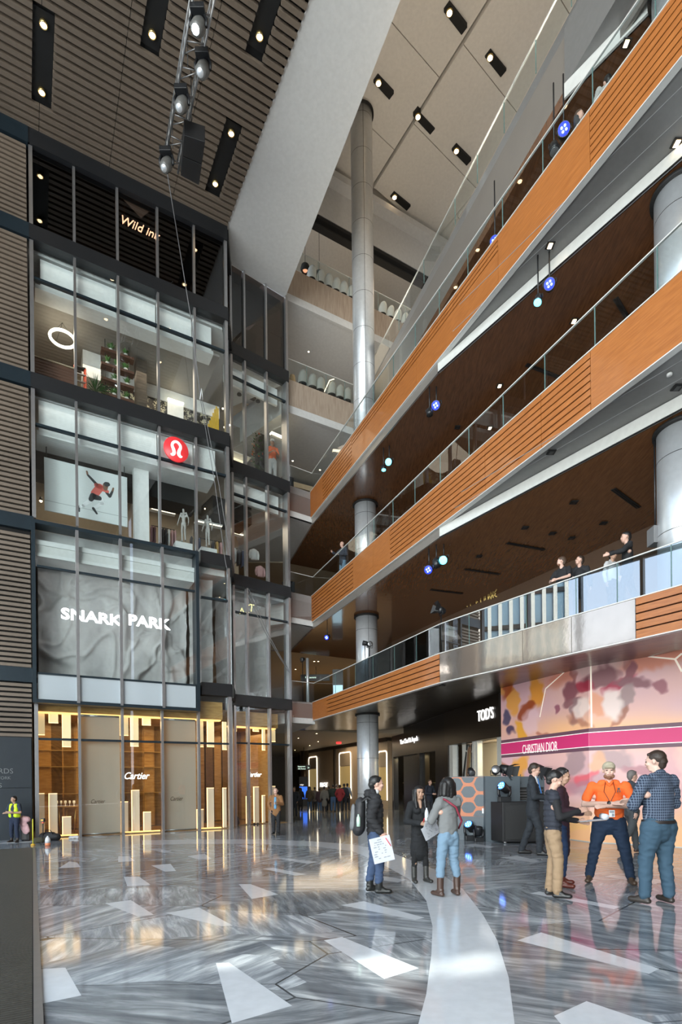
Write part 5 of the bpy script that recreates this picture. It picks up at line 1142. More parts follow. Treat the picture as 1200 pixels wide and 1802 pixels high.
# small square downlights in the grey soffits and wooden ceilings
for px, py, z, lit in ((968, 432, z4b, 1), (1191, 252, z4b, 1), (970, 796, z3b, 0), (1192, 682, z3b, 0), (880, 546, z4b, 0), (993, 812, z3b, 0), (1178, 658, z3b, 0), (1010, 565, z4b-.29, 1), (879, 679, z4b-.29, 1), (862, 753, z4b-.29, 1), (805, 752, z4b-.29, 0), (1010, 884, z3b-.29, 0), (1062, 921, z3b-.29, 0), (924, 929, z3b-.29, 0), (972, 939, z3b-.29, 0), (1006, 947, z3b-.29, 0), (843, 979, z3b-.29, 0), (778, 1206, zf2, 0), (876, 1172, zf2+.2, 0), (1102, 76, z5b-.36, 1), (938, 340, z5b-.36, 1)):
    c = onz(px, py, z-.012); rr_ = (px in (880, 993, 1178))
    t = thing('soffit_downlight', ('lit' if lit else 'unlit')+' square downlight in the grey or timber balcony ceiling' if not rr_ else 'white round detector on the grey soffit', 'ceiling light' if not rr_ else 'detector', tuple(c), ('lit' if lit else 'unlit')+' square soffit downlights' if not rr_ else 'round detectors')
    if rr_: MB().lathe([(.05, 0), (.045, -.03), (.01, -.035)], c, 14).build('body', m_white, t); continue
    MB().box(c, (.17, .17, .02)).build('frame', m_dark, t)
    MB().box(c+Vector((0, 0, -.012)), (.08, .12, .01)).build('lamp', m_lampwarm if lit else m_black, t)
for (a, b, z, lab) in (((1083, 525), (1105, 562), z4b-.29, 'black slot grille in the upper timber ceiling near the column'), ((926, 642), (985, 665), z4b-.29, 'long black slot grille in the upper timber ceiling over the railing'), ((892, 956), (958, 968), z3b-.29, 'long black slot in the lower timber ceiling over the mirror bright railing'), ((818, 1002), (879, 1011), z3b-.29, 'black slot in the lower timber ceiling left of the longest one'), ((1079, 861), (1124, 894), z3b-.29, 'black slot grille in the lower timber ceiling near the column'), ((757, 1038), (814, 1045), z3b-.29, 'leftmost black slot in the lower timber ceiling')):
    a, b = onz(*a, z-.01), onz(*b, z-.01); dd = (b-a).normalized(); nn = Vector((-dd.y, dd.x, 0))*.06
    t = thing('slot_diffuser', lab, 'air grille', tuple(a)); MB().prism([a-nn, b-nn, b+nn, a+nn], (0, 0, .01)).build('frame', m_dark, t); MB().prism([a-nn*.2, b-nn*.2, b+nn*.2, a+nn*.2], (0, 0, -.006)).build('blade', m_black, t)
# lamps under the balcony ceilings
for px, k, z, e in ((560, 30, 4.2, 70), (620, 26, 4.2, 110), (560, 28, 8.3, 150), (560, 30, 13.0, 25), (600, 36, 21.8, 60), (680, 34, 26, 110), (560, 35, 17.5, 22)):
    p = plan(px, k, z); lamp('ceiling_lamp', 'AREA', (p.x, p.y, z), e, (1, .78, .52), 4.5)
# ---------------- people ----------------
def capsule(mb, a, b, ra, rb, fl=1.0, side=None, n=12):
    """tapered rounded limb; fl squashes it perpendicular to 'side'"""
    a = Vector(a); b = Vector(b); t = (b-a); L_ = t.length
    t = t/L_ if L_ > 1e-6 else Vector((0, 0, 1))
    sd = (side-t*side.dot(t)) if side is not None else t.orthogonal()
    if sd.length < 1e-4: sd = t.orthogonal()
    sd.normalize(); o = t.cross(sd); vs = []; fs_ = []; rings = []
    for i in range(5): q = math.pi/2*i/4; rings.append((a-t*ra*math.cos(q), max(ra*math.sin(q), ra*.02)))
    for i in range(5): q = math.pi/2*i/4; rings.append((b+t*rb*math.sin(q), max(rb*math.cos(q), rb*.02)))
    for c, r in rings:
        for j in range(n): q = 2*math.pi*j/n; vs.append(c+(sd*math.cos(q)+o*math.sin(q)*fl)*r)
    for i in range(len(rings)-1):
        for j in range(n): fs_.append((i*n+j, i*n+(j+1) % n, (i+1)*n+(j+1) % n, (i+1)*n+j))
    fs_.append(list(range(n))[::-1]); fs_.append([(len(rings)-1)*n+j for j in range(n)])
    mb.add(vs, fs_, 0, True)
def remesh(mb, vox, name, mat, parent, wr=0.0, wf=14.0, smooth=3, post=None, cut=None, **tags):
    me = bpy.data.meshes.new('t'); me.from_pydata([tuple(v) for v in mb.v], [], mb.f); me.update()
    o = bpy.data.objects.new('t', me); COL.objects.link(o)
    m = o.modifiers.new('r', 'REMESH'); m.mode = 'VOXEL'; m.voxel_size = vox; m.use_smooth_shade = True
    if smooth: s_ = o.modifiers.new('s', 'SMOOTH'); s_.factor = .5; s_.iterations = smooth
    dg = bpy.context.evaluated_depsgraph_get(); dg.update(); me2 = bpy.data.meshes.new_from_object(o.evaluated_get(dg)); bpy.data.objects.remove(o)
    if wr or post:
        sd = random.random()*50
        ns = [v.normal.copy() for v in me2.vertices]
        for v, nn in zip(me2.vertices, ns):
            if wr:
                q = v.co*wf; q = Vector((q.x*.6, q.y*.6, q.z*1.3)) + Vector((sd, 0, 0)); h = 1-abs(noise.noise(q))*2
                v.co += nn*(h*wr)
            if post: v.co += nn*post(v.co)
    me2.materials.clear(); me2.materials.append(mat); me2.name = name
    for p in me2.polygons: p.use_smooth = True
    ob = bpy.data.objects.new(name, me2); COL.objects.link(ob); ob.parent = parent
    for k, v in tags.items(): ob[k] = v
    return ob
def hand(mb, wr_, d, pn, side, curl=.5, s=1.0):
    """palm with four unequal curled fingers and a thumb leaving its side; pn: palm normal"""
    d = Vector(d).normalized(); pn = Vector(pn); pn = (pn-d*pn.dot(d)).normalized(); lat = d.cross(pn)*side
    pe = wr_+d*.085*s
    capsule(mb, wr_, wr_+d*.03*s, .026*s, .034*s, .62, lat)
    for f in (-.028, 0, .028): capsule(mb, wr_+d*.02*s+lat*f*.6*s, pe+lat*f*s, .020*s, .0165*s, .75, lat)
    for i, (off, ln) in enumerate(((.030, .070), (.010, .080), (-.011, .074), (-.031, .058))):
        b = pe+lat*off*s; ang = 0; p = b
        for q, lf in enumerate((.45, .32, .25)):
            ang += curl*(.55 if q == 0 else .75); dd = d*math.cos(ang)+pn*math.sin(ang)+lat*off*.8
            e = p+dd*ln*lf*s; capsule(mb, p, e, (.0092-.0008*q)*s, (.0086-.0010*q)*s, 1, None, 8); p = e
    b = wr_+d*.028*s+lat*.028*s; e = b+(d*.55+lat*.75+pn*.35).normalized()*.038*s; capsule(mb, b, e, .0135*s, .0115*s, 1, None, 8)
    capsule(mb, e, e+(d*.9+lat*.25+pn*.45).normalized()*.034*s, .0112*s, .009*s, 1, None, 8)
SK = {'light': (.56, .34, .26), 'pale': (.62, .40, .32), 'tan': (.42, .25, .17), 'brown': (.30, .17, .11)}
def cloth(n, c, r=.85): return M('cloth_'+n, c, r, bump=(160, .15, .002))
m_hair_b = M('hair_black', (.010, .009, .009), .45, bump=(60, .4, .01)); m_hair_d = M('hair_dark_brown', (.03, .018, .012), .5, bump=(60, .4, .01)); m_hair_g = M('hair_greying', (.16, .14, .13), .6, bump=(60, .4, .01)); m_hair_br = M('hair_brown', (.07, .04, .025), .6, bump=(60, .4, .01))
m_eye = M('eye_dark', (.02, .015, .01), .2); m_lip = M('lip', (.30, .12, .10), .5); m_eyew = M('eye_white', (.75, .73, .70), .3)
def person(label, pos, h, head=180, w=1.0, skin='light', arms='down', feet=((.10, 0), (-.10, 0)), knee=0.03, top=('black', (.03, .03, .03)), topk='tee', bottom=('jeans', (.03, .06, .14)), shoe=('black_leather', (.012, .012, .012)), hair=m_hair_d, hairk='short', hy=0, hp=0, lean=0.0, detail=1, group=None, female=False, RA=None, LA=None, belly=0.0, boots=0.0, cat='person', mannequin=None, hide_hair=False, bend=0.0):
    root = thing('mannequin' if mannequin else 'person', label, cat, tuple(pos), group)
    S = h/1.75; W_ = w
    vb = (.0085 if detail == 2 else .016 if detail == 1 else .024)*S; vc = (.013 if detail == 2 else .018 if detail == 1 else .028)*S
    rot = Matrix.Rotation(math.radians(head), 3, 'Z')
    V = lambda x, y, z: Vector((x, y, z))
    by = lean
    pel = V(0, 0, .93); chest = V(0, by*.6+bend*.5, 1.28-.1*abs(bend)); nb = V(0, by+bend, 1.47-.22*abs(bend)); hdc = nb+V(0, .035+bend*.3, .155)
    sh = {s: nb+V(s*.178*W_*(0.9 if female else 1), -.01, -.055) for s in (1, -1)}
    hip = {s: V(s*.085*W_, 0, .90) for s in (1, -1)}
    AR = {'down': ((.245, -.02, 1.13), (.265, .06, .89)), 'crossR': ((.275, .05, 1.14), (-.03, .235, 1.17)), 'crossL': ((.275, .05, 1.13), (-.07, .27, 1.13)), 'phone': ((.24, .02, 1.14), (.10, .27, 1.18)), 'hold': ((.25, .03, 1.12), (.10, .30, 1.10)), 'rail': ((.26, .10, 1.17), (.08, .33, 1.10)), 'pocket': ((.28, -.08, 1.15), (.20, .03, .93)), 'fwd': ((.25, .16, 1.22), (.20, .42, 1.26)), 'swing': ((.24, -.10, 1.15), (.26, .04, .92)), 'up': ((.27, .12, 1.5), (.2, .35, 1.6)), 'back': ((.25, -.10, 1.14), (.24, -.12, .88))}
    ra = RA or {'cross': 'crossR'}.get(arms, arms); la = LA or {'cross': 'crossL'}.get(arms, arms)
    def arm(s, spec):
        e, w2 = AR[spec] if isinstance(spec, str) else spec
        f = W_ if W_ > 1 else 1; z = -.22*abs(bend)
        return V(s*e[0]*f, e[1]+by+bend, e[2]+z), V(s*w2[0]*(f if abs(w2[0]) > .15 else 1), w2[1]+by+bend+(.03*(W_-1)*10 if 'cross' in str(spec) else 0), w2[2]+z)
    A_ = {1: arm(1, ra), -1: arm(-1, la)}
    FT = {1: V(feet[0][0], feet[0][1], .085), -1: V(feet[1][0], feet[1][1], .085)}
    KN = {s: (hip[s]+FT[s])/2+V(0, knee, .045) for s in (1, -1)}
    fz = {s: (feet[0] if s == 1 else feet[1]) for s in (1, -1)}
    for s in (1, -1):
        if len(fz[s]) > 2: FT[s].z += fz[s][2]; KN[s] = (hip[s]+FT[s])/2+V(0, .10, .02)
    fdir = {s: (fz[s][3] if len(fz[s]) > 3 else s*.22) for s in (1, -1)}      # toe-out angle
    X = V(1, 0, 0)
    def fin(mb): 
        for i in range(len(mb.v)): mb.v[i] = rot @ (mb.v[i]*S)
        return mb
    # --- body, one continuous surface
    b = MB(); hm = nb+V(0, .015, .08)
    capsule(b, nb+V(0, -.01, -.03), hdc+V(0, -.01, -.06), .056, .050)
    R3 = Matrix.Rotation(math.radians(hy), 3, 'Z') @ Matrix.Rotation(math.radians(hp), 3, 'X')
    HP = lambda x, y, z: hdc+R3 @ V(x, y, z)
    ax3 = (R3 @ V(1, 0, 0), R3 @ V(0, 1, 0), R3 @ V(0, 0, 1))
    if not mannequin:
        b.ball(HP(0, -.012, .035), .098, 0, 12, (.80, 1.0, .92), ax3)
        b.ball(HP(0, .030, -.030), .070, 0, 10, (.86, .88, 1.12), ax3)
        capsule(b, HP(-.028, .045, -.082), HP(.028, .045, -.082), .024, .024)
        capsule(b, HP(0, .088, .012), HP(0, .100, -.020), .009, .0120); capsule(b, HP(-.03, .072, .030), HP(.03, .072, .030), .018, .018)
        capsule(b, HP(-.020, .082, -.052), HP(.020, .082, -.052), .010, .010)
        for s in (1, -1): b.ball(HP(s*.080, -.008, .0), .03, 0, 6, (.35, .6, 1.0), ax3); b.ball(HP(s*.042, .068, -.018), .024, 0, 6)
    tq = 1.0 if mannequin else .84
    capsule(b, pel, chest, .115*W_*tq, .125*W_*tq, .68, X); capsule(b, chest, nb+V(0, 0, -.07), .130*W_*tq, .070, .6, X); capsule(b, sh[1]*.9+V(0, 0, -.02), sh[-1]*.9+V(0, 0, -.02), .05*tq, .05*tq)
    for s in (1, -1):
        e, w2 = A_[s]
        capsule(b, sh[s], e, .046*(1 if mannequin else .85)*W_**.5, (.036*W_ if mannequin or topk in ('tee', 'hivis') else .030)); fa = (1.0 if (mannequin or topk in ('tee', 'hivis')) else .78)*W_**.6; capsule(b, e, e.lerp(w2, .35), .037*fa, .040*fa); capsule(b, e.lerp(w2, .35), w2, .040*fa, .026)
        d = (w2-e).normalized(); pn = V(-s*.7, .1, -.3) if abs(w2.x) < .17 else V(-s, .2, 0)
        hand(b, w2, d, pn, 1 if s == 1 else -1, .35 if detail == 2 else .5, 1.0)
        lg = 1.0 if mannequin else .78; capsule(b, hip[s], KN[s], .080*W_*lg, .052*lg); capsule(b, KN[s], FT[s]+V(0, 0, .0), .052*lg, .036*lg)
        tdir = V(math.sin(fdir[s]), math.cos(fdir[s]), 0)
        if mannequin: capsule(b, FT[s]+V(0, 0, -.05), FT[s]+tdir*.14+V(0, 0, -.065), .03, .02)
    if mannequin:
        for s in (1, -1): b.ball(chest+V(s*.055, .07, .05), .05, 0, 8)
    body = remesh(fin(b), vb, 'body', mannequin or M('skin_'+skin, SK[skin], .5), root, smooth=2 if detail == 2 else 1)
    if mannequin: return root
    # --- trousers
    t = MB(); wl = 1.0 if bottom[0] not in ('leggings', 'skinny_black') else .80
    capsule(t, pel+V(0, 0, .03), pel+V(0, 0, -.05), .142*W_, .150*W_, .74, X)
    for s in (1, -1):
        hi = hip[s]+V(0, -.005, -.02); capsule(t, hi, KN[s], .098*W_*wl, .070*wl*(.5+.5*W_)); capsule(t, KN[s], FT[s]+V(0, -.005, .02+boots*.9), .070*wl*(.5+.5*W_), .058*wl)
        if female or W_ > 1.05: t.ball(pel+V(s*.060, -.040, -.025), .080*W_, 0, 8)
    remesh(fin(t), vc, 'trousers', cloth(*bottom), root, wr=.011*S, wf=13/S, smooth=2)
    # --- shoes
    for s in (1, -1):
        c = MB(); f = FT[s]; td = V(math.sin(fdir[s]), math.cos(fdir[s]), 0); tilt = V(0, 0, -.035-(.10 if len(fz[s]) > 2 and fz[s][2] > .05 else 0)); base = V(0, 0, -.045)
        capsule(c, f+base+td*-.035, f+base+td*.15+(tilt-V(0, 0, -.035))*1.0, .040, .041, .85, td.cross(V(0, 0, 1))); capsule(c, f+V(0, 0, .015)+td*-.02, f+td*.07+V(0, 0, -.03), .043, .038)
        if boots: capsule(c, f+V(0, -.0, 0), f+V(0, -.005, boots), .050, .058 if not female else .054)
        zmin = .0
        for i in range(len(c.v)):
            if fz[s][2:] == () and c.v[i].z < zmin+.004: c.v[i].z = .004
        so = remesh(fin(c), vb*1.15, 'boot' if boots else 'shoe', M('shoe_'+shoe[0], shoe[1], .4), root, smooth=1)
    # --- upper garment
    u = MB(); lo = {'tee': .90, 'shirt': .90, 'sweater': .90, 'puffer': .84, 'vest': .88, 'suit': .80, 'coat': .55, 'jacket': .80, 'hivis': .92}[topk]; th_ = {'tee': 0, 'shirt': .004, 'sweater': .014, 'puffer': .028, 'vest': .018, 'suit': .012, 'coat': .018, 'jacket': .018, 'hivis': .008}[topk]
    fw = .85 if female else 1.0
    capsule(u, V(0, 0, lo+.10), chest, (.150*W_*(1 if female else .99)+th_), .152*W_*fw+th_, .70, X)
    if lo < .84: capsule(u, V(0, -.01, lo+.04), V(0, 0, lo+.25), .165*W_+th_*1.2, .15*W_+th_, .72, X)
    if topk == 'coat': capsule(u, V(0, -.01, lo), V(0, 0, .93), .185*W_, .16*W_, .72, X)
    capsule(u, chest, nb+V(0, -.005, -.075), .155*W_*fw+th_, .095+th_, .66, X); capsule(u, sh[1]*.98+V(0, 0, -.01), sh[-1]*.98+V(0, 0, -.01), .062*W_**.5+th_*.7, .062*W_**.5+th_*.7)
    capsule(u, sh[1]*.45+nb*.55+V(0, -.012, .0), sh[-1]*.45+nb*.55+V(0, -.012, .0), .052+th_*.6, .052+th_*.6)
    if belly: u.ball(V(0, .04, 1.06), .14+belly, 0, 10, (1.15, .8, 1)); capsule(u, V(0, 0, 1.0), V(0, 0, 1.12), .158*W_, .158*W_, .74, X)
    if female: 
        for s in (1, -1): u.ball(chest+V(s*.062, .075, .03), .062, 0, 8)
    short = topk in ('tee', 'hivis')
    for s in (1, -1):
        e, w2 = A_[s]; r0 = .058*W_**.35+th_*.7
        if topk == 'vest': capsule(u, sh[s], sh[s].lerp(e, .08), r0, r0); continue
        if short: capsule(u, sh[s], sh[s].lerp(e, .66), r0, .060*W_**.6); continue
        capsule(u, sh[s], e, r0, .050*W_**.6+th_*.7); capsule(u, e, w2+(e-w2).normalized()*.02, .050*W_**.6+th_*.6, .040+th_*.5)
    if topk == 'puffer': capsule(u, nb+V(-.05, -.10, .02), nb+V(.05, -.10, .02), .06, .06); capsule(u, nb+V(-.06, -.04, .05), nb+V(.06, -.04, .05), .045, .045)
    if topk in ('jacket', 'coat', 'suit', 'shirt'): capsule(u, nb+V(-.03, -.03, .035), nb+V(.03, -.03, .035), .036, .036)
    post = None
    if topk in ('puffer', 'vest'):
        post = lambda co: -.010*S*(abs(math.sin(co.z/S*math.pi/.075))**.5 < .55)+.006*S*abs(math.sin(co.z/S*math.pi/.075))
    nm = {'tee': 'polo_shirt', 'shirt': 'shirt', 'sweater': 'sweater', 'puffer': 'puffer_jacket', 'vest': 'quilted_vest', 'suit': 'suit_jacket', 'coat': 'coat', 'jacket': 'jacket', 'hivis': 'tee_shirt'}[topk]
    remesh(fin(u), vc, nm, cloth(*top), root, wr=.009*S if topk not in ('puffer', 'vest') else .003*S, wf=12/S, smooth=2, post=post)
    if topk == 'vest':
        u = MB()
        for s in (1, -1):
            e, w2 = A_[s]; capsule(u, sh[s], e, .056, .046); capsule(u, e, w2+(e-w2).normalized()*.02, .048, .038)
        capsule(u, sh[1], sh[-1], .05, .05)
        remesh(fin(u), vc, 'sleeves', cloth('knit_black', (.012, .012, .014)), root, wr=.004*S, wf=12/S, smooth=2)
    # --- hair
    if not hide_hair:
        hmb = MB()
        if hairk == 'short':
            hmb.ball(HP(0, -.024, .052), .100, 0, 12, (.84, .98, .88), ax3); capsule(hmb, HP(0, -.07, .0), HP(0, -.065, -.045), .062, .045); capsule(hmb, HP(-.04, .048, .092), HP(.04, .048, .092), .020, .020)
        elif hairk == 'bob':
            hmb.ball(HP(0, -.024, .052), .108, 0, 12, (.90, 1.0, .90), ax3)
            for x in (-.075, -.04, 0, .04, .075): capsule(hmb, HP(x, -.05-.03*(1-abs(x)/.075), .04), HP(x*1.25, -.055-.03*(1-abs(x)/.075), -.14+.03*abs(x)/.075), .048, .040)
            for s in (1, -1): capsule(hmb, HP(s*.08, .01, .05), HP(s*.092, .02, -.12), .035, .026)
        elif hairk == 'long':
            hmb.ball(HP(0, -.024, .052), .104, 0, 12, (.86, 1.0, .88), ax3)
            for x in (-.07, 0, .07): capsule(hmb, HP(x, -.06, .04), HP(x*1.2, -.07, -.24), .045, .035)
            for s in (1, -1): capsule(hmb, HP(s*.075, .0, .06), HP(s*.088, .035, -.10), .030, .028); capsule(hmb, HP(s*.088, .035, -.10), HP(s*.085, .075, -.26), .030, .024)
        elif hairk == 'balding':
            capsule(hmb, HP(-.06, -.05, .01), HP(.06, -.05, .01), .045, .045)
        elif hairk == 'cap':
            hmb.ball(HP(0, -.015, .060), .106, 0, 12, (.84, 1.0, .78), ax3); capsule(hmb, HP(-.035, .085, .062), HP(.035, .085, .062), .028, .028, .35, R3 @ V(1, 0, 0)); capsule(hmb, HP(-.04, .115, .052), HP(.04, .115, .052), .030, .030, .25, R3 @ V(1, 0, 0))
        # keep the face free
        o_ = remesh(fin(hmb), vb*1.2, 'cap' if hairk == 'cap' else 'hair', hair, root, wr=.003*S if hairk != 'cap' else 0, wf=30/S, smooth=1)
        if hairk in ('short', 'bob', 'long'):
            nf = rot @ (R3 @ V(0, 1, 0)); nz2 = rot @ (R3 @ V(0, 0, 1)); hc_ = rot @ (HP(0, 0, 0)*S); bm = bmesh.new(); bm.from_mesh(o_.data)
            kill = [v for v in bm.verts if (v.co-hc_).dot(nf) > .052*S and (v.co-hc_).dot(nz2) < .072*S and (v.co-hc_).dot(nz2) > -.13*S and abs((v.co-hc_).dot(rot @ (R3 @ V(1, 0, 0)))) < .066*S]
            bmesh.ops.delete(bm, geom=kill, context='VERTS'); bm.to_mesh(o_.data); bm.free()
    if detail >= 1:
        for s in (1, -1):
            e_ = MB(); e_.ball(HP(s*.031, .083, .010), .0115, 0, 6, (1.2, .7, .7)); fin(e_); o_ = e_.build('eye', m_eye, None); o_.parent = root
            e_ = MB(); capsule(e_, HP(s*.016, .091, .036), HP(s*.048, .083, .036), .0045, .0035, 1, None, 6); fin(e_); o_ = e_.build('eyebrow', hair if hairk != 'cap' else m_hair_br, None); o_.parent = root
        e_ = MB(); capsule(e_, HP(-.022, .0915, -.052), HP(.022, .0915, -.052), .0045, .0045, 1, None, 6); fin(e_); o_ = e_.build('mouth', m_lip, None); o_.parent = root
    root['_S'] = S
    info = dict(root=root, S=S, rot=rot, A=A_, HP=HP, nb=nb, chest=chest, pel=pel, FT=FT, sh=sh, fin=fin, W=W_, R3=R3)
    return info
def part(info, mb, name, mat, **tags):
    info['fin'](mb); o = mb.build(name, mat, None); o.parent = info['root']
    for k, v in tags.items(): o[k] = v
    return o
def at_ground(px, feety, topy):
    p = ground(px, feety-1.5); zt = H+(((CY-topy)*p.y/F)-p.x*sR)/cR; return Vector((p.x, p.y, 0)), zt
def world(info, v): return Vector(info['root'].location)+info['rot'] @ (Vector(v)*info['S'])
# --- 1 site guard
p, h = at_ground(26, 1484, 1401)
i1 = person('person in a yellow high visibility vest with crossed arms by the slate wall', p, h, 172, 1.08, 'tan', 'cross', ((.13, 0), (-.13, .02)), top=('navy_tee', (.02, .03, .05)), topk='hivis', bottom=('dark_jeans', (.012, .02, .045)), shoe=('work_boot', (.03, .02, .015)), hair=m_hair_b, hy=-20, boots=.10)
u = MB(); v_ = i1['nb']
for s in (1, -1): capsule(u, Vector((s*.09, .035, 1.40)), Vector((s*.105, .055, 1.02)), .075, .085, .9); capsule(u, Vector((s*.09, -.04, 1.40)), Vector((s*.09, -.05, 1.02)), .09, .10, .9)
capsule(u, Vector((-.08, -.02, 1.02)), Vector((.08, -.02, 1.02)), .125, .125)
remesh(i1['fin'](u), .016, 'safety_vest', M('hivis_yellow', (.62, .85, .02), .6, emit=.0), i1['root'], wr=.004)
# --- 2 man with phone
p, h = at_ground(486, 1470, 1387)
i2 = person('person in a tan jacket and blue shirt looking down at a phone', p, h, 176, 1.05, 'light', 'down', ((.09, 0), (-.09, .02)), top=('tan_brown', (.22, .105, .04)), topk='jacket', bottom=('black_trousers', (.012, .012, .014)), hair=m_hair_g, hairk='balding', hp=-18, RA='pocket', LA='phone')
u = MB(); capsule(u, Vector((0, .105, 1.38)), Vector((0, .135, 1.02)), .045, .050, .6, Vector((1, 0, 0))); part(i2, u, 'shirt_front', cloth('sky_blue', (.12, .30, .48)))
c = world(i2, i2['A'][-1][1]+Vector((.03, .10, .02))); MB().box(c, (.05, .012, .10)).build('mobile_phone', m_black, label='small dark phone held by the person in the tan jacket', category='phone')
# --- 3 man with rucksack
p, h = at_ground(661, 1572, 1366)
i3 = person('person in a black quilted jacket and blue jeans with a rucksack', p, h, -84, 1.0, 'light', 'down', ((.10, .04), (-.08, -.07)), top=('puffer_black', (.014, .014, .016)), topk='puffer', bottom=('mid_blue_jeans', (.035, .06, .12)), shoe=('black_boot', (.014, .015, .014)), hair=m_hair_b, detail=2, RA='swing', LA='down', boots=.09, hp=2)
u = MB(); capsule(u, i3['nb']+Vector((-.035, .02, .045)), i3['nb']+Vector((.035, .02, .045)), .042, .042); capsule(u, i3['nb']+Vector((0, -.03, .05)), i3['nb']+Vector((0, .02, .05)), .05, .05); part(i3, u, 'collar', cloth('white_collar', (.6, .6, .6)))
def rucksack(info):
    c = world(info, (0, -.25, 1.17)); t = thing('rucksack', 'grey and black rucksack on the back of the person in the black jacket', 'rucksack', tuple(c)); S = info['S']; R = info['rot']
    u = MB(); capsule(u, Vector((0, 0, -.17)), Vector((0, .03, .16)), .145, .11, .72, Vector((1, 0, 0)))
    for i in range(len(u.v)): u.v[i] = R @ (u.v[i]*S)
    remesh(u, .014, 'pack_body', M('pack_black', (.015, .015, .017), .6), t, wr=.004)
    u = MB(); capsule(u, Vector((0, -.09, -.14)), Vector((0, -.075, .10)), .095, .07, .45, Vector((1, 0, 0)))
    for i in range(len(u.v)): u.v[i] = R @ (u.v[i]*S)
    remesh(u, .012, 'front_pocket', M('pack_grey', (.14, .145, .15), .7), t, wr=.003)
    for s in (1, -1):
        u = MB(); u.tube([Vector((s*.09, .03, .19)), Vector((s*.12, .12, .26)), Vector((s*.12, .30, .16)), Vector((s*.13, .32, .0)), Vector((s*.15, .18, -.14))], .018, 6)
        for i in range(len(u.v)): u.v[i] = R @ (u.v[i]*S)
        o = u.build('strap', M('strap_black', (.02, .02, .02), .7), None); o.parent = t
    u = MB(); 
    for i in range(1): u.lathe([(.028, -.09), (.030, 0), (.028, .04), (.012, .07), (.012, .09)], (0.15, -.02, -.07), 12)
    for i in range(len(u.v)): u.v[i] = R @ (u.v[i]*S)
    o = u.build('water_bottle', M('bottle_green', (.45, .62, .50), .15), None, label='small plastic bottle with green label in the rucksack side pocket', category='bottle'); o.location = c
    return t
rucksack(i3)
def papers(info, loc, dx, dz, wd, hg, lab, n=4, tint=(.52, .54, .58)):
    """sheaf of printed sheets: loc is its centre in the person's frame"""
    c = world(info, loc); S = info['S']; R = info['rot']; a = (R @ Vector(dx)).normalized(); b = (R @ Vector(dz)); b = (b-a*b.dot(a)).normalized(); nn = a.cross(b)
    t = thing('paper_sheaf', lab, 'papers', tuple(c))
    for i in range(n):
        off = nn*(.003*i)+a*(.006*i); MB().box(c+off, (wd*S, hg*S, .0012), 0, (a, b, nn)).build('sheet', M('paper_white', tint, .7), t)
    pr = MB(); rr = random.Random(3)
    for r in range(9):
        y = (.40-.09*r)*hg*S; 
        for q in range(rr.choice((2, 3, 4))): x = rr.uniform(-.38, .30)*wd*S; pr.box(c+nn*(-.0022)+a*x+b*y, (rr.uniform(.04, .16)*wd*S, (.034)*hg*S, .0006), 0, (a, b, nn)); pr.box(c+nn*(.003*n)+a*x+b*y, (rr.uniform(.04, .16)*wd*S, (.034)*hg*S, .0006), 0, (a, b, nn))
    pr.build('printed_lines', M('ink_grey', (.25, .27, .30), .7), t); return t
hw = i3['A'][1][1]
papers(i3, hw+Vector((.035, .0, -.24)), (0, 1, .22), (0, -.22, 1), .29, .37, 'large printed plan sheets hanging from the hand of the person with a rucksack')
o = MB().tube([world(i3, hw+Vector((.06, .06, -.07))), world(i3, hw+Vector((.06, .14, -.19)))], .006, 6).build('red_pen', M('pen_red', (.75, .03, .05), .4), label='red pen held over the printed plans beside the jeans', category='pen')
# --- 4 woman in the black coat
p, h = at_ground(738, 1554, 1384)
i4 = person('smiling person with long black hair in a long black coat', p, h, 196, .90, 'tan', 'hold', ((.10, 0), (-.12, .03)), top=('black_wool', (.012, .013, .015)), topk='coat', bottom=('leggings', (.008, .008, .009)), shoe=('grey_black_boot', (.03, .03, .028)), hair=m_hair_b, hairk='long', hy=-4, hp=2, detail=2, female=True, boots=.20)
u = MB(); capsule(u, i4['nb']+Vector((0, .055, .0)), i4['nb']+Vector((0, .085, -.10)), .035, .022); part(i4, u, 'neckline', M('skin_tan', SK['tan'], .5))
papers(i4, i4['A'][-1][1]+Vector((.06, .13, -.12)), (1, .15, -.5), (.5, .1, 1), .32, .24, 'printed sheets held by the person in the long black coat', 3)
MB().tube([world(i4, i4['A'][1][1]+Vector((-.02, .07, .02))), world(i4, i4['A'][1][1]+Vector((-.03, .10, .10)))], .006, 6).build('red_pen', MATS['pen_red'], label='red pen held by the smiling person in the black coat', category='pen')
# --- 5 woman in the grey sweater
p, h = at_ground(790, 1579, 1370)
i5 = person('person seen from behind with a black bob, grey sweater and pale jeans', p, h, 22, .92, 'light', 'down', ((.14, 0), (-.13, .03)), top=('grey_wool', (.16, .165, .165)), topk='sweater', bottom=('pale_jeans', (.15, .235, .32)), shoe=('brown_suede', (.055, .03, .022)), hair=m_hair_b, hairk='bob', hy=10, detail=2, female=True, boots=.24, RA='fwd', LA=((.24, .08, 1.13), (.12, .30, 1.14)))
u = MB(); u.tube([Vector((-.10, -.11, 1.43)), Vector((.04, -.145, 1.33)), Vector((.17, -.10, 1.12)), Vector((.18, 0, 1.0))], .016, 6); u.tube([Vector((-.12, -.06, 1.45)), Vector((-.10, -.11, 1.43))], .016, 6); part(i5, u, 'bag_strap', M('strap_dark_red', (.22, .02, .04), .7))
papers(i5, i5['A'][-1][1]+Vector((.05, .10, -.10)), (1, .3, -.5), (.4, .1, 1), .24, .26, 'mauve tinted printed sheets held by the person in the grey sweater', 2, (.50, .42, .48))
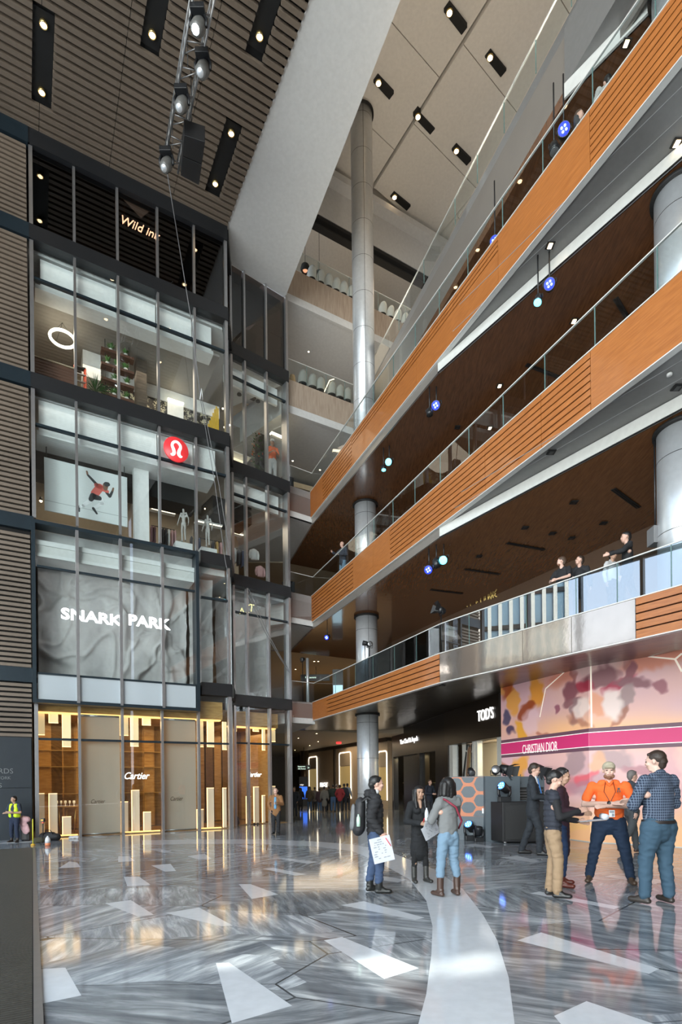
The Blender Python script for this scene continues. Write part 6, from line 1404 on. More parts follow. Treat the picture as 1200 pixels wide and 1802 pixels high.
c = world(i5, i5['A'][-1][1]+Vector((-.02, .08, .03))); MB().lathe([(.026, -.06), (.03, -.055), (.03, .05), (.022, .09), (.012, .11), (.012, .13)], c, 14).build('water_bottle', M('bottle_clear', (.55, .60, .64), .1, spec=.8), label='clear plastic water bottle held by the person in the grey sweater', category='bottle')
# --- 6 man in the dark suit
p, h = at_ground(939, 1506, 1344)
i6 = person('person in a dark suit with a bright blue tie, head bowed', p, h, -112, .98, 'light', 'hold', ((.08, .12), (-.08, -.22)), top=('charcoal_suit', (.018, .022, .028)), topk='suit', bottom=('charcoal_trousers', (.02, .024, .03)), hair=m_hair_d, hp=-16, detail=2, knee=.05)
u = MB(); capsule(u, i6['nb']+Vector((0, .045, .03)), Vector((0, .10, 1.26)), .045, .03, .6, Vector((1, 0, 0))); part(i6, u, 'shirt_collar', cloth('white_shirt', (.65, .67, .70)))
u = MB(); capsule(u, i6['nb']+Vector((0, .09, -.01)), Vector((0, .145, 1.20)), .014, .028, .5, Vector((1, 0, 0))); part(i6, u, 'tie', M('tie_blue', (.04, .22, .62), .5))
# --- 8 man in the plum coat, behind
p, h = at_ground(988, 1561, 1352)
i8 = person('person in a dark plum coat and jeans behind the clipboard holder', p, h, -118, .97, 'tan', 'hold', ((.13, .02), (-.15, -.02)), top=('plum_coat', (.035, .012, .022)), topk='coat', bottom=('indigo_jeans', (.012, .03, .08)), shoe=('oxblood_boot', (.10, .02, .012)), hair=m_hair_b, hp=-8, detail=2, boots=.10)
# --- 7 man in the quilted vest
p, h = at_ground(974, 1580, 1357)
i7 = person('person in a quilted dark vest and sand trousers holding a clipboard', p, h, -102, .98, 'light', 'hold', ((.09, .04), (-.10, -.03)), top=('vest_navy_grey', (.022, .025, .036)), topk='vest', bottom=('sand_chinos', (.29, .195, .115)), hair=m_hair_b, hp=-22, hy=0, detail=2, RA=((.24, .05, 1.12), (.10, .33, 1.20)), LA=((.25, .05, 1.10), (.12, .36, 1.05)))
c = world(i7, (-.02, .50, 1.06)); R = i7['rot']; t = thing('clipboard', 'clipboard with a curled white sheet held by the person in the vest', 'clipboard', tuple(c))
a = R @ Vector((0, 1, .10)).normalized(); b = R @ Vector((1, 0, 0)); nn = a.cross(b)
MB().box(c, (.36, .24, .006), 0, (a, b, nn)).build('board', M('board_brown', (.12, .07, .04), .6), t); MB().box(c-nn*.006, (.33, .22, .003), 0, (a, b, nn)).build('sheet', MATS['paper_white'], t)
MB().tube([c+a*.17-b*.11+Vector((0, 0, .045)), c+a*.17+b*.11+Vector((0, 0, .045))], .042, 14).build('curled_sheet', MATS['paper_white'], t)
# --- 9 orange shirt
p, h = at_ground(1073, 1555, 1342)
i9 = person('person in a bright orange polo shirt and tan cap with crossed arms', p, h, 158, 1.22, 'pale', 'cross', ((.27, 0), (-.27, .02)), top=('orange_polo', (.88, .15, .025)), topk='tee', bottom=('dark_blue_jeans', (.008, .022, .052)), shoe=('brown_work_shoe', (.07, .045, .03)), hair=M('cap_tan', (.42, .37, .27), .8, bump=(90, .2, .004)), hairk='cap', detail=2, belly=.012, hy=0)
u = MB(); hp9 = i9['HP']; capsule(u, hp9(-.045, .045, -.075), hp9(.045, .045, -.075), .030, .030); capsule(u, hp9(0, .06, -.088), hp9(0, .058, -.098), .030, .026)
remesh(i9['fin'](u), .008, 'beard', M('beard_red_brown', (.20, .09, .05), .8), i9['root'], wr=.002, wf=40, smooth=1)
part(i9, MB().tube([Vector((.05, .10, 1.47)), Vector((.075, .17, 1.33)), Vector((.02, .22, 1.22)), Vector((.0, .235, 1.10))], .004, 5), 'lanyard', m_black)
part(i9, MB().tube([Vector((-.05, .10, 1.47)), Vector((-.075, .17, 1.33)), Vector((-.02, .22, 1.22)), Vector((.0, .235, 1.10))], .004, 5), 'lanyard', m_black)
u = MB().box((-.02, .225, 1.02), (.075, .008, .10)); u.box((-.02, .230, 1.045), (.06, .004, .03), 1); u.box((-.035, .230, 1.0), (.03, .004, .04), 1); i9['fin'](u); o = u.build('badge', [M('badge_white', (.72, .74, .74), .5), M('badge_print', (.25, .28, .32), .5)], None); o.parent = i9['root']
u = MB(); w9 = i9['A'][1]; c9 = w9[1].lerp(w9[0], .12); dr9 = (w9[0]-w9[1]).normalized()
u.tube([c9-dr9*.014, c9+dr9*.014], .036, 14); u.ball(c9+Vector((0, .034, 0)), .024, 0, 8, (1, .5, 1)); part(i9, u, 'wrist_watch', m_black)
u = MB(); u.box((-.115, .173, 1.37), (.03, .004, .03)); u.box((-.10, .174, 1.335), (.012, .004, .03)); u.box((-.13, .174, 1.335), (.012, .004, .03)); part(i9, u, 'chest_emblem', m_black)
u = MB(); capsule(u, i9['nb']+Vector((-.04, .055, -.0)), i9['nb']+Vector((0, .10, -.055)), .02, .014); capsule(u, i9['nb']+Vector((.04, .055, -.0)), i9['nb']+Vector((0, .10, -.055)), .02, .014); part(i9, u, 'collar', cloth('orange_polo', (.88, .15, .025)))
# --- 10 grey haired man walking
p, h = at_ground(1112, 1503, 1356)
i10 = person('person with short grey hair walking in dark grey clothes along the hoarding', p, h, -75, 1.02, 'light', 'down', ((.08, -.36, .06), (-.09, .20)), top=('slate_tee', (.035, .042, .052)), topk='shirt', bottom=('grey_trousers', (.06, .065, .07)), shoe=('brown_trainer', (.06, .035, .03)), hair=m_hair_g, detail=1, RA='back', LA='swing')
# --- 11 man in the checked shirt
p, h = at_ground(1160, 1592, 1322)
i11 = person('large person in a dark blue checked shirt and jeans seen from behind', p, h, 22, 1.24, 'pale', 'cross', ((.13, -.02), (-.16, .06)), top=('checked_navy', (.035, .055, .10)), topk='shirt', bottom=('washed_blue_jeans', (.035, .075, .115)), shoe=('dark_brown_shoe', (.035, .028, .024)), hair=m_hair_d, hy=25, hp=-4, detail=2)
def check_mat():
    m = MATS['cloth_checked_navy']; n = m.node_tree.nodes; l = m.node_tree.links; b = n['Principled BSDF']; t = n.new('ShaderNodeTexCoord'); a = n.new('ShaderNodeTexWave'); a.bands_direction = 'Z'; a.inputs['Scale'].default_value = 9; a2 = n.new('ShaderNodeTexWave'); a2.bands_direction = 'X'; a2.inputs['Scale'].default_value = 12
    l.new(t.outputs['Object'], a.inputs[0]); l.new(t.outputs['Object'], a2.inputs[0]); mx = n.new('ShaderNodeMath'); mx.operation = 'MAXIMUM'; l.new(a.outputs['Fac'], mx.inputs[0]); l.new(a2.outputs['Fac'], mx.inputs[1])
    r = n.new('ShaderNodeValToRGB'); r.color_ramp.elements[0].position = .90; r.color_ramp.elements[0].color = (.020, .032, .06, 1); r.color_ramp.elements[1].position = .97; r.color_ramp.elements[1].color = (.16, .20, .27, 1); l.new(mx.outputs[0], r.inputs[0]); l.new(r.outputs[0], b.inputs['Base Color'])
check_mat()
u = MB(); X3 = Vector((1, 0, 0)); 
u.lathe([(.150*1.24, -.018), (.152*1.24, 0), (.150*1.24, .018)], (0, 0, 0), 32, cap=False)
for i in range(len(u.v)): u.v[i] = Vector((u.v[i].x*1.06, u.v[i].y*.84, u.v[i].z+.945))
part(i11, u, 'belt', M('belt_dark', (.02, .014, .012), .5))
# --- crowd in the corridor
crowd = [(518.5, 1440, 1385, 170, 'black_uniform', (.012, .014, .02), 'jacket', 'short', m_hair_b, 'uniformed person in black facing the hall, leftmost of the corridor crowd'),
 (529, 1430, 1386, 10, 'black_top', (.012, .012, .014), 'coat', 'long', m_hair_b, 'person in a long black coat just right of the uniformed one'),
 (545, 1430, 1384, 0, 'olive_brown', (.06, .045, .025), 'jacket', 'long', m_hair_d, 'person with long hair and olive jacket in the corridor crowd'),
 (554, 1429, 1385, -10, 'taupe', (.10, .09, .08), 'jacket', 'short', m_hair_b, 'person in a taupe jacket in the corridor crowd'),
 (562.5, 1430, 1387, 5, 'dark_plum', (.04, .02, .025), 'jacket', 'short', m_hair_b, 'person in a dark plum jacket beside the long grey coat'),
 (571, 1431, 1384, 0, 'long_grey', (.13, .12, .105), 'coat', 'short', m_hair_b, 'person in a long grey coat under the white shop name'),
 (579, 1429, 1383, 15, 'black_knit', (.02, .02, .02), 'jacket', 'short', m_hair_d, 'person in black right of the long grey coat'),
 (586.5, 1430, 1380, 0, 'dark_green', (.012, .022, .018), 'sweater', 'short', m_hair_b, 'person in a dark green sweater and blue jeans in the corridor crowd'),
 (592.5, 1429, 1380, -20, 'beige_top', (.30, .22, .18), 'shirt', 'short', m_hair_g, 'person in a beige top half hidden behind the red jacket'),
 (598.5, 1430, 1381, 0, 'red_jacket', (.20, .015, .02), 'jacket', 'short', m_hair_b, 'person in a red jacket in the corridor crowd'),
 (606, 1429, 1379, 10, 'navy_jacket', (.014, .018, .03), 'jacket', 'short', m_hair_b, 'person in a navy jacket right of the red one'),
 (611.5, 1428, 1378.5, -15, 'blue_grey_shirt', (.18, .22, .28), 'shirt', 'short', m_hair_b, 'person in a blue grey shirt, rightmost of the corridor crowd')]
for j, (x, fy, ty, hd, cn, cc, kd, hk, hm_, lab) in enumerate(crowd):
    p, h = at_ground(x, fy, ty)
    person(lab, p, h, hd, .98, 'tan', 'pocket' if j % 3 == 0 else 'down', top=(cn, cc), topk=kd, bottom=('blue_jeans_far', (.04, .08, .15)) if j in (2, 4, 7) else ('dark_trousers_far', (.014, .015, .02)), hair=hm_, hairk=hk, detail=0, female=(hk == 'long'), group='people crowding the far corridor')
# --- by the dark shop front
for x, ty, hd, k, cc, lab, hr, hyy in ((756, 1372, -150, 38, ('navy_wool', (.012, .016, .028)), 'person in a dark navy jacket with folded hands outside the black shop', m_hair_br, 0), (783, 1368, 150, 41, ('dark_grey_jacket', (.05, .045, .045)), 'person with thinning grey hair half hidden behind the black bob', m_hair_g, 0)):
    p = plan(x, k, 1); zt = H+((CY-ty)/k-p.x*sR)/cR
    person(lab, (p.x, p.y, 0), zt, hd, 1.0, 'light', 'hold' if x == 756 else 'down', top=cc, topk='jacket', bottom=('dark_trousers_far', (.014, .015, .02)), hair=hr, detail=1, hairk='short' if x == 756 else 'balding')
# --- people on the balconies
def on_level(px, topy, z, h=None, k=None):
    if k is None: k = (CY-topy-(px-CX)*sR)/(z+h-H)
    p = plan(px, k, z+1); zt = H+((CY-topy)/k-p.x*sR)/cR; return (p.x, p.y, z), zt-z
def kk(px, W, d):
    s, _ = W.hit(px, 900, d); return F/W.p(s, 0, d).y
p, h = on_level(989, 981, F2, None, kk(989, EW, -.35)); i12 = person('bearded person in a black tee leaning on the mirror bright railing', p, h, 125, 1.05, 'pale', 'rail', top=('black_print_tee', (.012, .012, .014)), topk='tee', bottom=('black_jeans', (.012, .012, .015)), hair=m_hair_br, hairk='short', hy=-60, detail=1)
u = MB(); capsule(u, i12['HP'](-.035, .05, -.08), i12['HP'](.035, .05, -.08), .035, .035); remesh(i12['fin'](u), .012, 'beard', M('beard_red_brown', (.20, .09, .05), .8), i12['root'])
p, h = on_level(1020, 979, F2, None, kk(1020, EW, -.55)); i13 = person('person with headset and black top beside the bearded one at the railing', p, h, 150, 1.0, 'light', 'down', top=('black_jersey', (.012, .012, .014)), topk='shirt', bottom=('black_jeans', (.012, .012, .015)), hair=m_hair_d, hy=-60, hp=10, detail=1)
p, h = on_level(1077, 970, F2, None, kk(1077, EW, -.8)); person('person in white top behind the gesturing person at the railing', p, h, 200, .95, 'tan', 'down', top=('white_blouse', (.5, .5, .5)), topk='shirt', bottom=('dark_trousers_far', (.014, .015, .02)), hair=m_hair_b, detail=1)
p, h = on_level(1104, 936, F2, None, kk(1104, EW, -.55)); person('tall person in black reaching out a hand at the railing by the column', p, h, 75, 1.0, 'light', 'down', ((.10, -.25), (-.1, .18)), top=('black_jersey', (.012, .012, .014)), topk='shirt', bottom=('striped_black', (.03, .03, .036)), hair=m_hair_b, hy=5, detail=1, LA=((.24, .15, 1.25), (.22, .40, 1.22)))
p, h = on_level(603, 953.5, F3, None, kk(603, RW, -.5)); i14 = person('person in jeans and dark top taking a picture from the middle balcony', p, h, 130, 1.0, 'light', 'down', top=('dark_slate_top', (.03, .035, .05)), topk='jacket', bottom=('pale_blue_jeans', (.12, .2, .28)), hair=m_hair_d, hairk='balding', detail=1, RA='fwd', LA='hold')
p, h = on_level(1017, 197, F4, 1.66); person('person in glasses and charcoal shirt on the topmost timber balcony', p, h, -120, 1.0, 'light', 'hold', top=('charcoal_shirt', (.045, .047, .05)), topk='tee', bottom=('blue_jeans_far', (.04, .08, .15)), hair=m_hair_br, hy=-10, detail=1)
p, h = on_level(1070, 134, F4, 1.66); person('person in a pale grey shirt turned away on the topmost timber balcony', p, h, 0, 1.15, 'light', 'down', top=('pale_grey_shirt', (.35, .34, .32)), topk='shirt', bottom=('blue_jeans_far', (.04, .08, .15)), hair=m_hair_b, detail=1)
s_, z_ = FR.hit(479, 800, -.75); q = FR.p(s_, F4, -.75); kq = F/q.y; zt = H+((CY-774)/kq-q.x*sR)/cR
person('person in an orange tee and white cap behind the set-back upper window', (q.x, q.y, F4), zt-F4, 200, 1.0, 'tan', 'hold', top=('orange_tee_far', (.75, .16, .06)), topk='tee', bottom=('white_overall', (.5, .5, .5)), hair=m_white, hairk='cap', detail=1, hp=-15)
# --- headless mannequins
m_manq = M('mannequin_grey', (.42, .40, .38), .45)
for x, y0, y1, d, hd, lab in ((323.5, 900, 954, -.85, 175, 'left pale headless mannequin standing on a white plinth'), (366, 911, 963, -.62, 165, 'right pale headless mannequin standing on a white plinth')):
    s, z0 = FL.hit(x, y1, d); _, z1_ = FL.hit(x, y0, d); q = FL.p(s, z0, d)
    person(lab, (q.x, q.y, z0), (z1_-z0)/1.50*1.75, hd, .78, 'light', 'down', ((.08, 0), (-.10, .05)), detail=1, mannequin=m_manq, cat='mannequin', group=None, female=True)
# ---------------- stage equipment on the floor ----------------
m_pan = M('booth_grey_blue', (.075, .095, .11), .45); m_hexo = M('hex_orange', (.50, .17, .08), .5); m_cab = M('speaker_black', (.010, .010, .011), .5); m_blue = emis('blue_led', (.03, .16, 1.0), 5); m_blue2 = emis('blue_white_led', (.45, .65, 1.0), 4)
def pg(px, py): p = ground(px, py); return Vector((p.x, p.y, 0))
B0 = pg(786, 1476.5); B1 = pg(860, 1479.5); BF = Wall(B0[:2], B1[:2]); zb1 = 1.80
t = thing('exhibition_booth', 'dark grey booth block with an orange honeycomb panel on its left face', 'booth', tuple(B1))
MB().wbox(BF, 0, BF.L, 0, zb1, -.9, 0).build('body', m_pan, t)
def boothpt(px, py, d): s, z = BF.hit(px, py, d); return s, z
hx = MB(); 
s0, zlo = BF.hit(796, 1436); MB().wbox(BF, s0, BF.L-.005, zlo, zb1-.02, 0, .012).build('orange_panel', m_hexo, t)
Hq = lambda x, y: (780+x/6.667, 1340+y/6.667)
def hexpoly(cx, cy, rx, ry, pts=None):
    P = pts or [(-1, 0), (-.62, -.82), (-.3, -1), (.3, -1), (.62, -.82), (1, 0), (.62, .82), (.3, 1), (-.3, 1), (-.62, .82)]
    q = [BF.hit(*Hq(cx+rx*a, cy+ry*b), .012) for a, b in P]; q = [(max(s0+.005, min(BF.L-.012, s)), max(zlo+.004, min(zb1-.025, z))) for s, z in q]
    hx.prism([BF.p(s, z, .012) for s, z in q], BF.n*.006)
for c in ((295, 358, 88, 66), (295, 540, 88, 64), (440, 265, 80, 84), (435, 458, 78, 70), (150, 270, 82, 74), (160, 455, 75, 66), (290, 190, 78, 62), (425, 640, 75, 66), (560, 360, 40, 60), (115, 600, 60, 60)): hexpoly(*c)
hx.build('grey_hexagons', m_pan, t)
s_, z_ = BF.hit(*Hq(480, 580), .02); MB().wbox(BF, s_-.06, s_+.06, z_-.07, z_+.07, .018, .022).build('paper_note', m_white, t)
K0 = pg(885, 1485); K1 = pg(975, 1484.5); KF = Wall(K0[:2], K1[:2]); KL = pg(864, 1481.5)
t = thing('speaker_cabinet_stack', 'low black speaker cabinets with grille in front of the booth', 'speaker', tuple(K0))
MB().slab([K0[:2], K1[:2], (K1+(KL-K0)*1.3)[:2], KL[:2]], 0.05, 1.10).build('cabinet', m_cab, t, bevel=.01)
MB().wbox(KF, .06, KF.L*.48, .12, 1.02, 0, .02).build('grille', M('grille_black', (.018, .018, .018), .7, bump=(120, .6, .01)), t); MB().wbox(KF, KF.L*.52, KF.L-.05, .12, 1.02, 0, .02).build('grille', MATS['grille_black'], t)
for s in (.08, KF.L-.1):
    MB().cyl(KF.p(s, .04, -.06), KF.p(s, .04, -.10), .04, 14).build('caster', m_alu, t)
t = thing('equipment_rack', 'dark equipment rack standing behind the black speaker cabinets', 'rack', tuple(KF.p(.5, 0, -.9)))
r0 = KF.hit(910, 1390, -.95)[0]; r1 = KF.hit(958, 1390, -.95)[0]
MB().wbox(KF, r0, r1, 0, 1.78, -1.3, -.95).build('frame', m_pan, t); MB().wbox(KF, r0+.03, r1-.03, 1.12, 1.48, -.95, -.93).build('rack_front', m_dark, t)
for i in range(4): MB().wbox(KF, r0+.05, r1-.05, 1.15+.08*i, 1.16+.08*i, -.93, -.925).build('rack_unit', m_alu, t)
def frame_to(v):
    v = Vector(v).normalized(); x = v.cross(Vector((0, 0, 1))); x = x.normalized() if x.length > .01 else Vector((1, 0, 0)); return x, x.cross(v), v
def moving_head(c, s, lab, dr=(-.6, -.6, .7), lit=True, group='moving head lights on the floor and cabinets', inv=False):
    t = thing('moving_head_light', lab, 'stage light', tuple(c), group); up = -1 if inv else 1; c = Vector(c)
    MB().box(c+Vector((0, 0, .07*s*up)), (.30*s, .26*s, .14*s)).build('base', m_black, t, bevel=.01)
    for a in (-1, 1): MB().tube([c+Vector((a*.12*s, 0, .14*s*up)), c+Vector((a*.155*s, 0, .22*s*up)), c+Vector((a*.155*s, 0, .42*s*up))], .035*s, 6).build('yoke_arm', m_black, t)
    x, y, v = frame_to(dr); hc = c+Vector((0, 0, .38*s*up))
    hd = MB().lathe([(.08*s, -.18*s), (.115*s, -.13*s), (.12*s, 0), (.13*s, .10*s), (.12*s, .13*s)], hc, 18, 0, (x, y, v)).build('head', m_black, t)
    ln = MB().lathe([(.11*s, .128*s), (.105*s, .136*s)], hc, 18, 0, (x, y, v)).build('lens', m_blue if lit else m_dark, t)
    if lit:
        q = MB()
        for i in range(7): a = i*1.047; r = 0 if i == 6 else .07*s; q.ball(hc+v*.138*s+x*r*math.cos(a)+y*r*math.sin(a), .017*s, 0, 5)
        q.build('led', m_blue2, t)
    return t
def at_k(px, py, k, zoff=0): 
    Y = F/k; r = ray(px, py); return EYE+r*(Y/r.y)
c = pg(824, 1477); moving_head(c+Vector((0, -.25, 0)), 1.0, 'blue lit moving head light on the floor beside the pale jeans')
c = pg(840, 1480); moving_head(c+Vector((0, -.15, 0)), .8, 'unlit small moving head light on the floor by the booth corner', lit=False, dr=(0, -.3, 1))
c = KF.p(.10, 1.10, -.22); moving_head(c, 1.0, 'blue lit moving head light on top of the black speaker cabinets', dr=(-.8, -.5, .5))
def par(c, dr, s, lab, lit=None, stem=None, group='par lights', barn=False):
    t = thing('par_light', lab, 'stage light', tuple(c), group); c = Vector(c); x, y, v = frame_to(dr)
    MB().lathe([(.05*s, -.16*s), (.10*s, -.12*s), (.115*s, 0), (.12*s, .10*s), (.11*s, .10*s)], c, 18, 0, (x, y, v)).build('can', m_black, t)
    MB().lathe([(.105*s, .101*s), (.10*s, .106*s)], c, 18, 0, (x, y, v)).build('lens', lit or m_alu, t)
    if lit:
        q = MB()
        for i in range(4): a = i*math.pi/2+.4; q.ball(c+v*.108*s+x*.045*s*math.cos(a)+y*.045*s*math.sin(a), .021*s, 0, 6)
        q.build('led', m_blue2 if lit in (m_blue, m_navyled) else lit, t)
    MB().tube([c+x*.135*s, c+x*.135*s+Vector((0, 0, .1*s if stem and stem > c.z else -.14*s)), c-x*.135*s+Vector((0, 0, .1*s if stem and stem > c.z else -.14*s)), c-x*.135*s], .014*s, 6).build('yoke', m_black, t)
    if stem: MB().cyl((c.x, c.y, c.z+(.1*s if stem > c.z else -.13*s)), (c.x, c.y, stem), .018, 8).build('stem', m_black, t)
    if barn:
        b = MB()
        for a in (0, 1.57, 3.14, 4.71): dd = x*math.cos(a)+y*math.sin(a); e = dd.cross(v); b.prism([c+v*.10*s+dd*.11*s-e*.1*s, c+v*.10*s+dd*.11*s+e*.1*s, c+v*.26*s+dd*.19*s+e*.15*s, c+v*.26*s+dd*.19*s-e*.15*s], dd*.004)
        b.build('barn_door', m_black, t)
    return t
m_navyled = emis('deep_blue_led', (.02, .04, .85), 1.3); m_cyanled = emis('cyan_led', (.1, .7, .9), 5)
bt = zb1
for px, d, dr, s, lab, bn in ((829, -.3, (.1, -.6, -.5), .85, 'small black par light on the booth top in front of the woman poster', False), (872, -.35, (-.2, -1, .3), 1.0, 'round faced par light on the booth top at its corner', False)):
    q = BF.p(BF.hit(px, 1355, d)[0] if px < 861 else BF.L-.1+.28, bt+.16*s, d) if px < 861 else KF.p(KF.hit(px, 1355, -.8)[0], 1.80+.16, -.8)
    par(q, dr, s, lab, stem=bt, group=None)
MB().slab([(KF.p(-.32, 0, -.6))[:2], (KF.p(r0-.02, 0, -.6))[:2], (KF.p(r0-.02, 0, -1.2))[:2], (KF.p(-.32, 0, -1.2))[:2]], 0, 1.79).build('booth_side_block', m_pan, label='plain dark blue grey block joining the booth and the rack', category='booth')
q = KF.p(KF.hit(889, 1350, -.8)[0], 1.98, -.8); par(q, (.6, -.5, -.2), 1.15, 'large boxy light with barn doors on the dark block beside the hoarding edge', stem=1.79, group=None, barn=True)
q = KF.p(KF.hit(947, 1345, -1.1)[0], 2.0, -1.1); par(q, (.5, -.4, -.35), 1.1, 'barn door light on the rack above the suited person', stem=1.78, group=None, barn=True)
s0_ = pg(917, 1478); t = thing('light_stand', 'upright grey light stand weighted with a black sandbag', 'stand', tuple(s0_))
ztp = 1.65+(1373-1361)/ (F/s0_.y); MB().tube([s0_+Vector((0, 0, .0)), s0_+Vector((0, 0, ztp))], [.018, .012], 8).build('pole', m_alu, t)
for z in (.5, 1.2, 1.5): MB().cyl(s0_+Vector((0, 0, z*1.05)), s0_+Vector((0, 0, z*1.05+.05)), .024, 8).build('clamp', m_black, t)
for a in (.3, 2.4, 4.5): MB().tube([s0_+Vector((0, 0, .35)), s0_+Vector((.38*math.cos(a), .38*math.sin(a), .012))], .012, 6).build('leg', m_alu, t)
u = MB(); capsule(u, s0_+Vector((-.14, -.08, .14)), s0_+Vector((-.16, -.1, .26)), .12, .07, .8); capsule(u, s0_+Vector((.12, -.08, .12)), s0_+Vector((.13, -.08, .24)), .11, .06, .8); capsule(u, s0_+Vector((-.1, -.05, .28)), s0_+Vector((.1, -.05, .28)), .05, .05)
o_ = thing('sandbag', 'black saddle sandbag lying over the legs of the light stand', 'sandbag', tuple(s0_)); ob = remesh(u, .02, 'bag', M('sandbag_black', (.03, .03, .032), .8), o_, wr=.008, wf=9); ob.location = -Vector(s0_)
# ---------------- balcony lights ----------------
zc3, zc4, zc5 = z3b-.29, z4b-.29, z5b-.36
def hung(px, py, z, drop, lab, lit, s=1.0, dr=(-.35, -.8, -.45)):
    c = onz(px, py, z-drop); par(c, dr, s, lab, lit, stem=z, group='par lights hung under the balconies'); return c
hung(967, 502, z4b, .75, 'blue par light hanging at the pale strip of the upper soffit', m_navyled, 1.05); hung(947, 528, z4b, 1.0, 'dark moving head style light beside the blue one at the upper soffit', m_cyanled, .8, (-.3, -.3, -1))
hung(768, 714, zc4, .55, 'blue par light under the upper timber ceiling near the pale strip end', m_navyled, 1.1); hung(756, 726, zc4, .75, 'unlit spot beside the blue par light near the pale strip end', m_dark, .8, (0, 0, -1))
hung(685, 813, zc4, .55, 'cyan par light under the upper timber ceiling left of the column top', m_cyanled, 1.05); hung(675, 824, zc4, .7, 'small lit spot left of the cyan par light', m_cyanled, .7, (0, -.2, -1))
hung(781, 985, zc3, .45, 'cyan par light under the lower timber ceiling, right of three', m_cyanled, 1.1); hung(768, 992, zc3, .55, 'dark spot in the middle of three under the lower timber ceiling', m_dark, 1.0, (.2, 0, -1)); hung(755, 1002, zc3, .6, 'deep blue par light under the lower timber ceiling, left of three', m_navyled, 1.1)
hung(576, 1121, zc3, .5, 'deep blue par light low under the lower timber ceiling near the bridge', m_navyled, .95)
c = at_k(992, 232, 80); par(c, (-.3, -.8, -.4), 1.15, 'deep blue par light hanging behind the topmost railing beside a person', m_navyled, stem=zc5, group=None)
c = at_k(975, 262, 79); par(c, (0, -.2, -1), .9, 'dark spot hanging below the blue one behind the topmost railing', None, stem=zc5, group=None)
c = at_k(871, 427, 68); par(c, (-.3, -.8, -.4), 1.1, 'deep blue par light hanging behind the topmost railing further away', m_navyled, stem=zc5, group=None)
c = at_k(650, 1134, 46); par(c, (.3, -.9, 0), .9, 'small pale faced light on a stem in front of the tall column', m_alu, stem=F2, group=None)
c = at_k(642, 1132, 46); par(c, (-.9, .2, .2), .8, 'small dark light on a stem turned left beside the tall column', None, stem=F2, group=None)
c = at_k(776, 1074, 60); par(c, (-.8, -.2, .3), .9, 'dark cone shaped light on a stem above the smoky railing end', None, stem=F2, group=None, barn=True)
c = at_k(1153, 944, 88); MB().box(c, (.20, .26, .34)).build('wall_speaker', M('speaker_grey', (.16, .16, .165), .5), bevel=.01, label='grey box speaker mounted beside the right hand steel column', category='speaker')
MB().cyl(c+Vector((0, 0, .17)), (c.x, c.y, zc3), .015, 6).build('speaker_bracket', m_black, label='thin black hanging rod of the grey box speaker', category='bracket')
# tall mirrored glass post on the lowest bridge
q = SS.p(SS.hit(541, 1180, -.6)[0], F2, -.6); MB().cyl(q, q+Vector((0, 0, 2.1)), .07, 12).build('light_tube_post', m_steel, label='upright shiny tube standing on the lowest bridge', category='post')
q2 = q+Vector((-.22, 0, 0)); par((q2.x, q2.y, F2+2.05), (-.5, -.7, -.3), .8, 'dark spot light on a thin stem beside the shiny upright tube', None, stem=F2, group=None)
for W, z, lab in ((SS, F3, 'black box speaker behind the middle bridge railing'), (SS, F4, 'black box speaker behind the upper bridge railing')):
    MB().wbox(W, .05, .52, z, z+.62, -.7, -.35).build('box_speaker', m_cab, bevel=.01, label=lab, category='speaker')
# ---------------- hung truss ----------------
zt_ = 20.3
a0, a1 = onz(290, 290, zt_), onz(349, -60, zt_); b0, b1 = onz(313, 305, zt_), onz(390, -60, zt_)
t = thing('lighting_truss', 'long aluminium box truss hung under the slatted ceiling', 'truss', tuple(a0))
mt2 = M('truss_aluminium', (.30, .30, .30), .4, .8)
Lt = (a1-a0).length
def tube1(p, q, r, nm): MB().cyl(p, q, r, 6).build(nm, mt2, t)
for p, q in ((a0, a1), (b0, b1)):
    tube1(p, q, .03, 'chord'); tube1(p+Vector((0, 0, .38)), q+Vector((0, 0, .38)), .03, 'chord')
n = 16
lc = MB()
for i in range(n):
    f0, f1 = i/n, (i+1)/n
    for p, q in ((a0, a1), (b0, b1)):
        u0 = p.lerp(q, f0); u1 = p.lerp(q, f1); lc.cyl(u0, (u1+Vector((0, 0, .38))) if i % 2 else (u1+Vector((0, 0, .38))), .014, 5); 
    lc.cyl(a0.lerp(a1, f0), b0.lerp(b1, f0 if i % 2 else f1), .016, 5)
lc.build('lacing', mt2, t)
for f in (.05, .5, .92):
    p = a0.lerp(b0, .5).lerp(a1.lerp(b1, .5), f); MB().cyl(p+Vector((0, 0, .38)), (p.x, p.y, ZS-.01), .012, 6).build('suspension_cable', m_black, t)
def onT(px, py): return onz(px, py, zt_-.35)
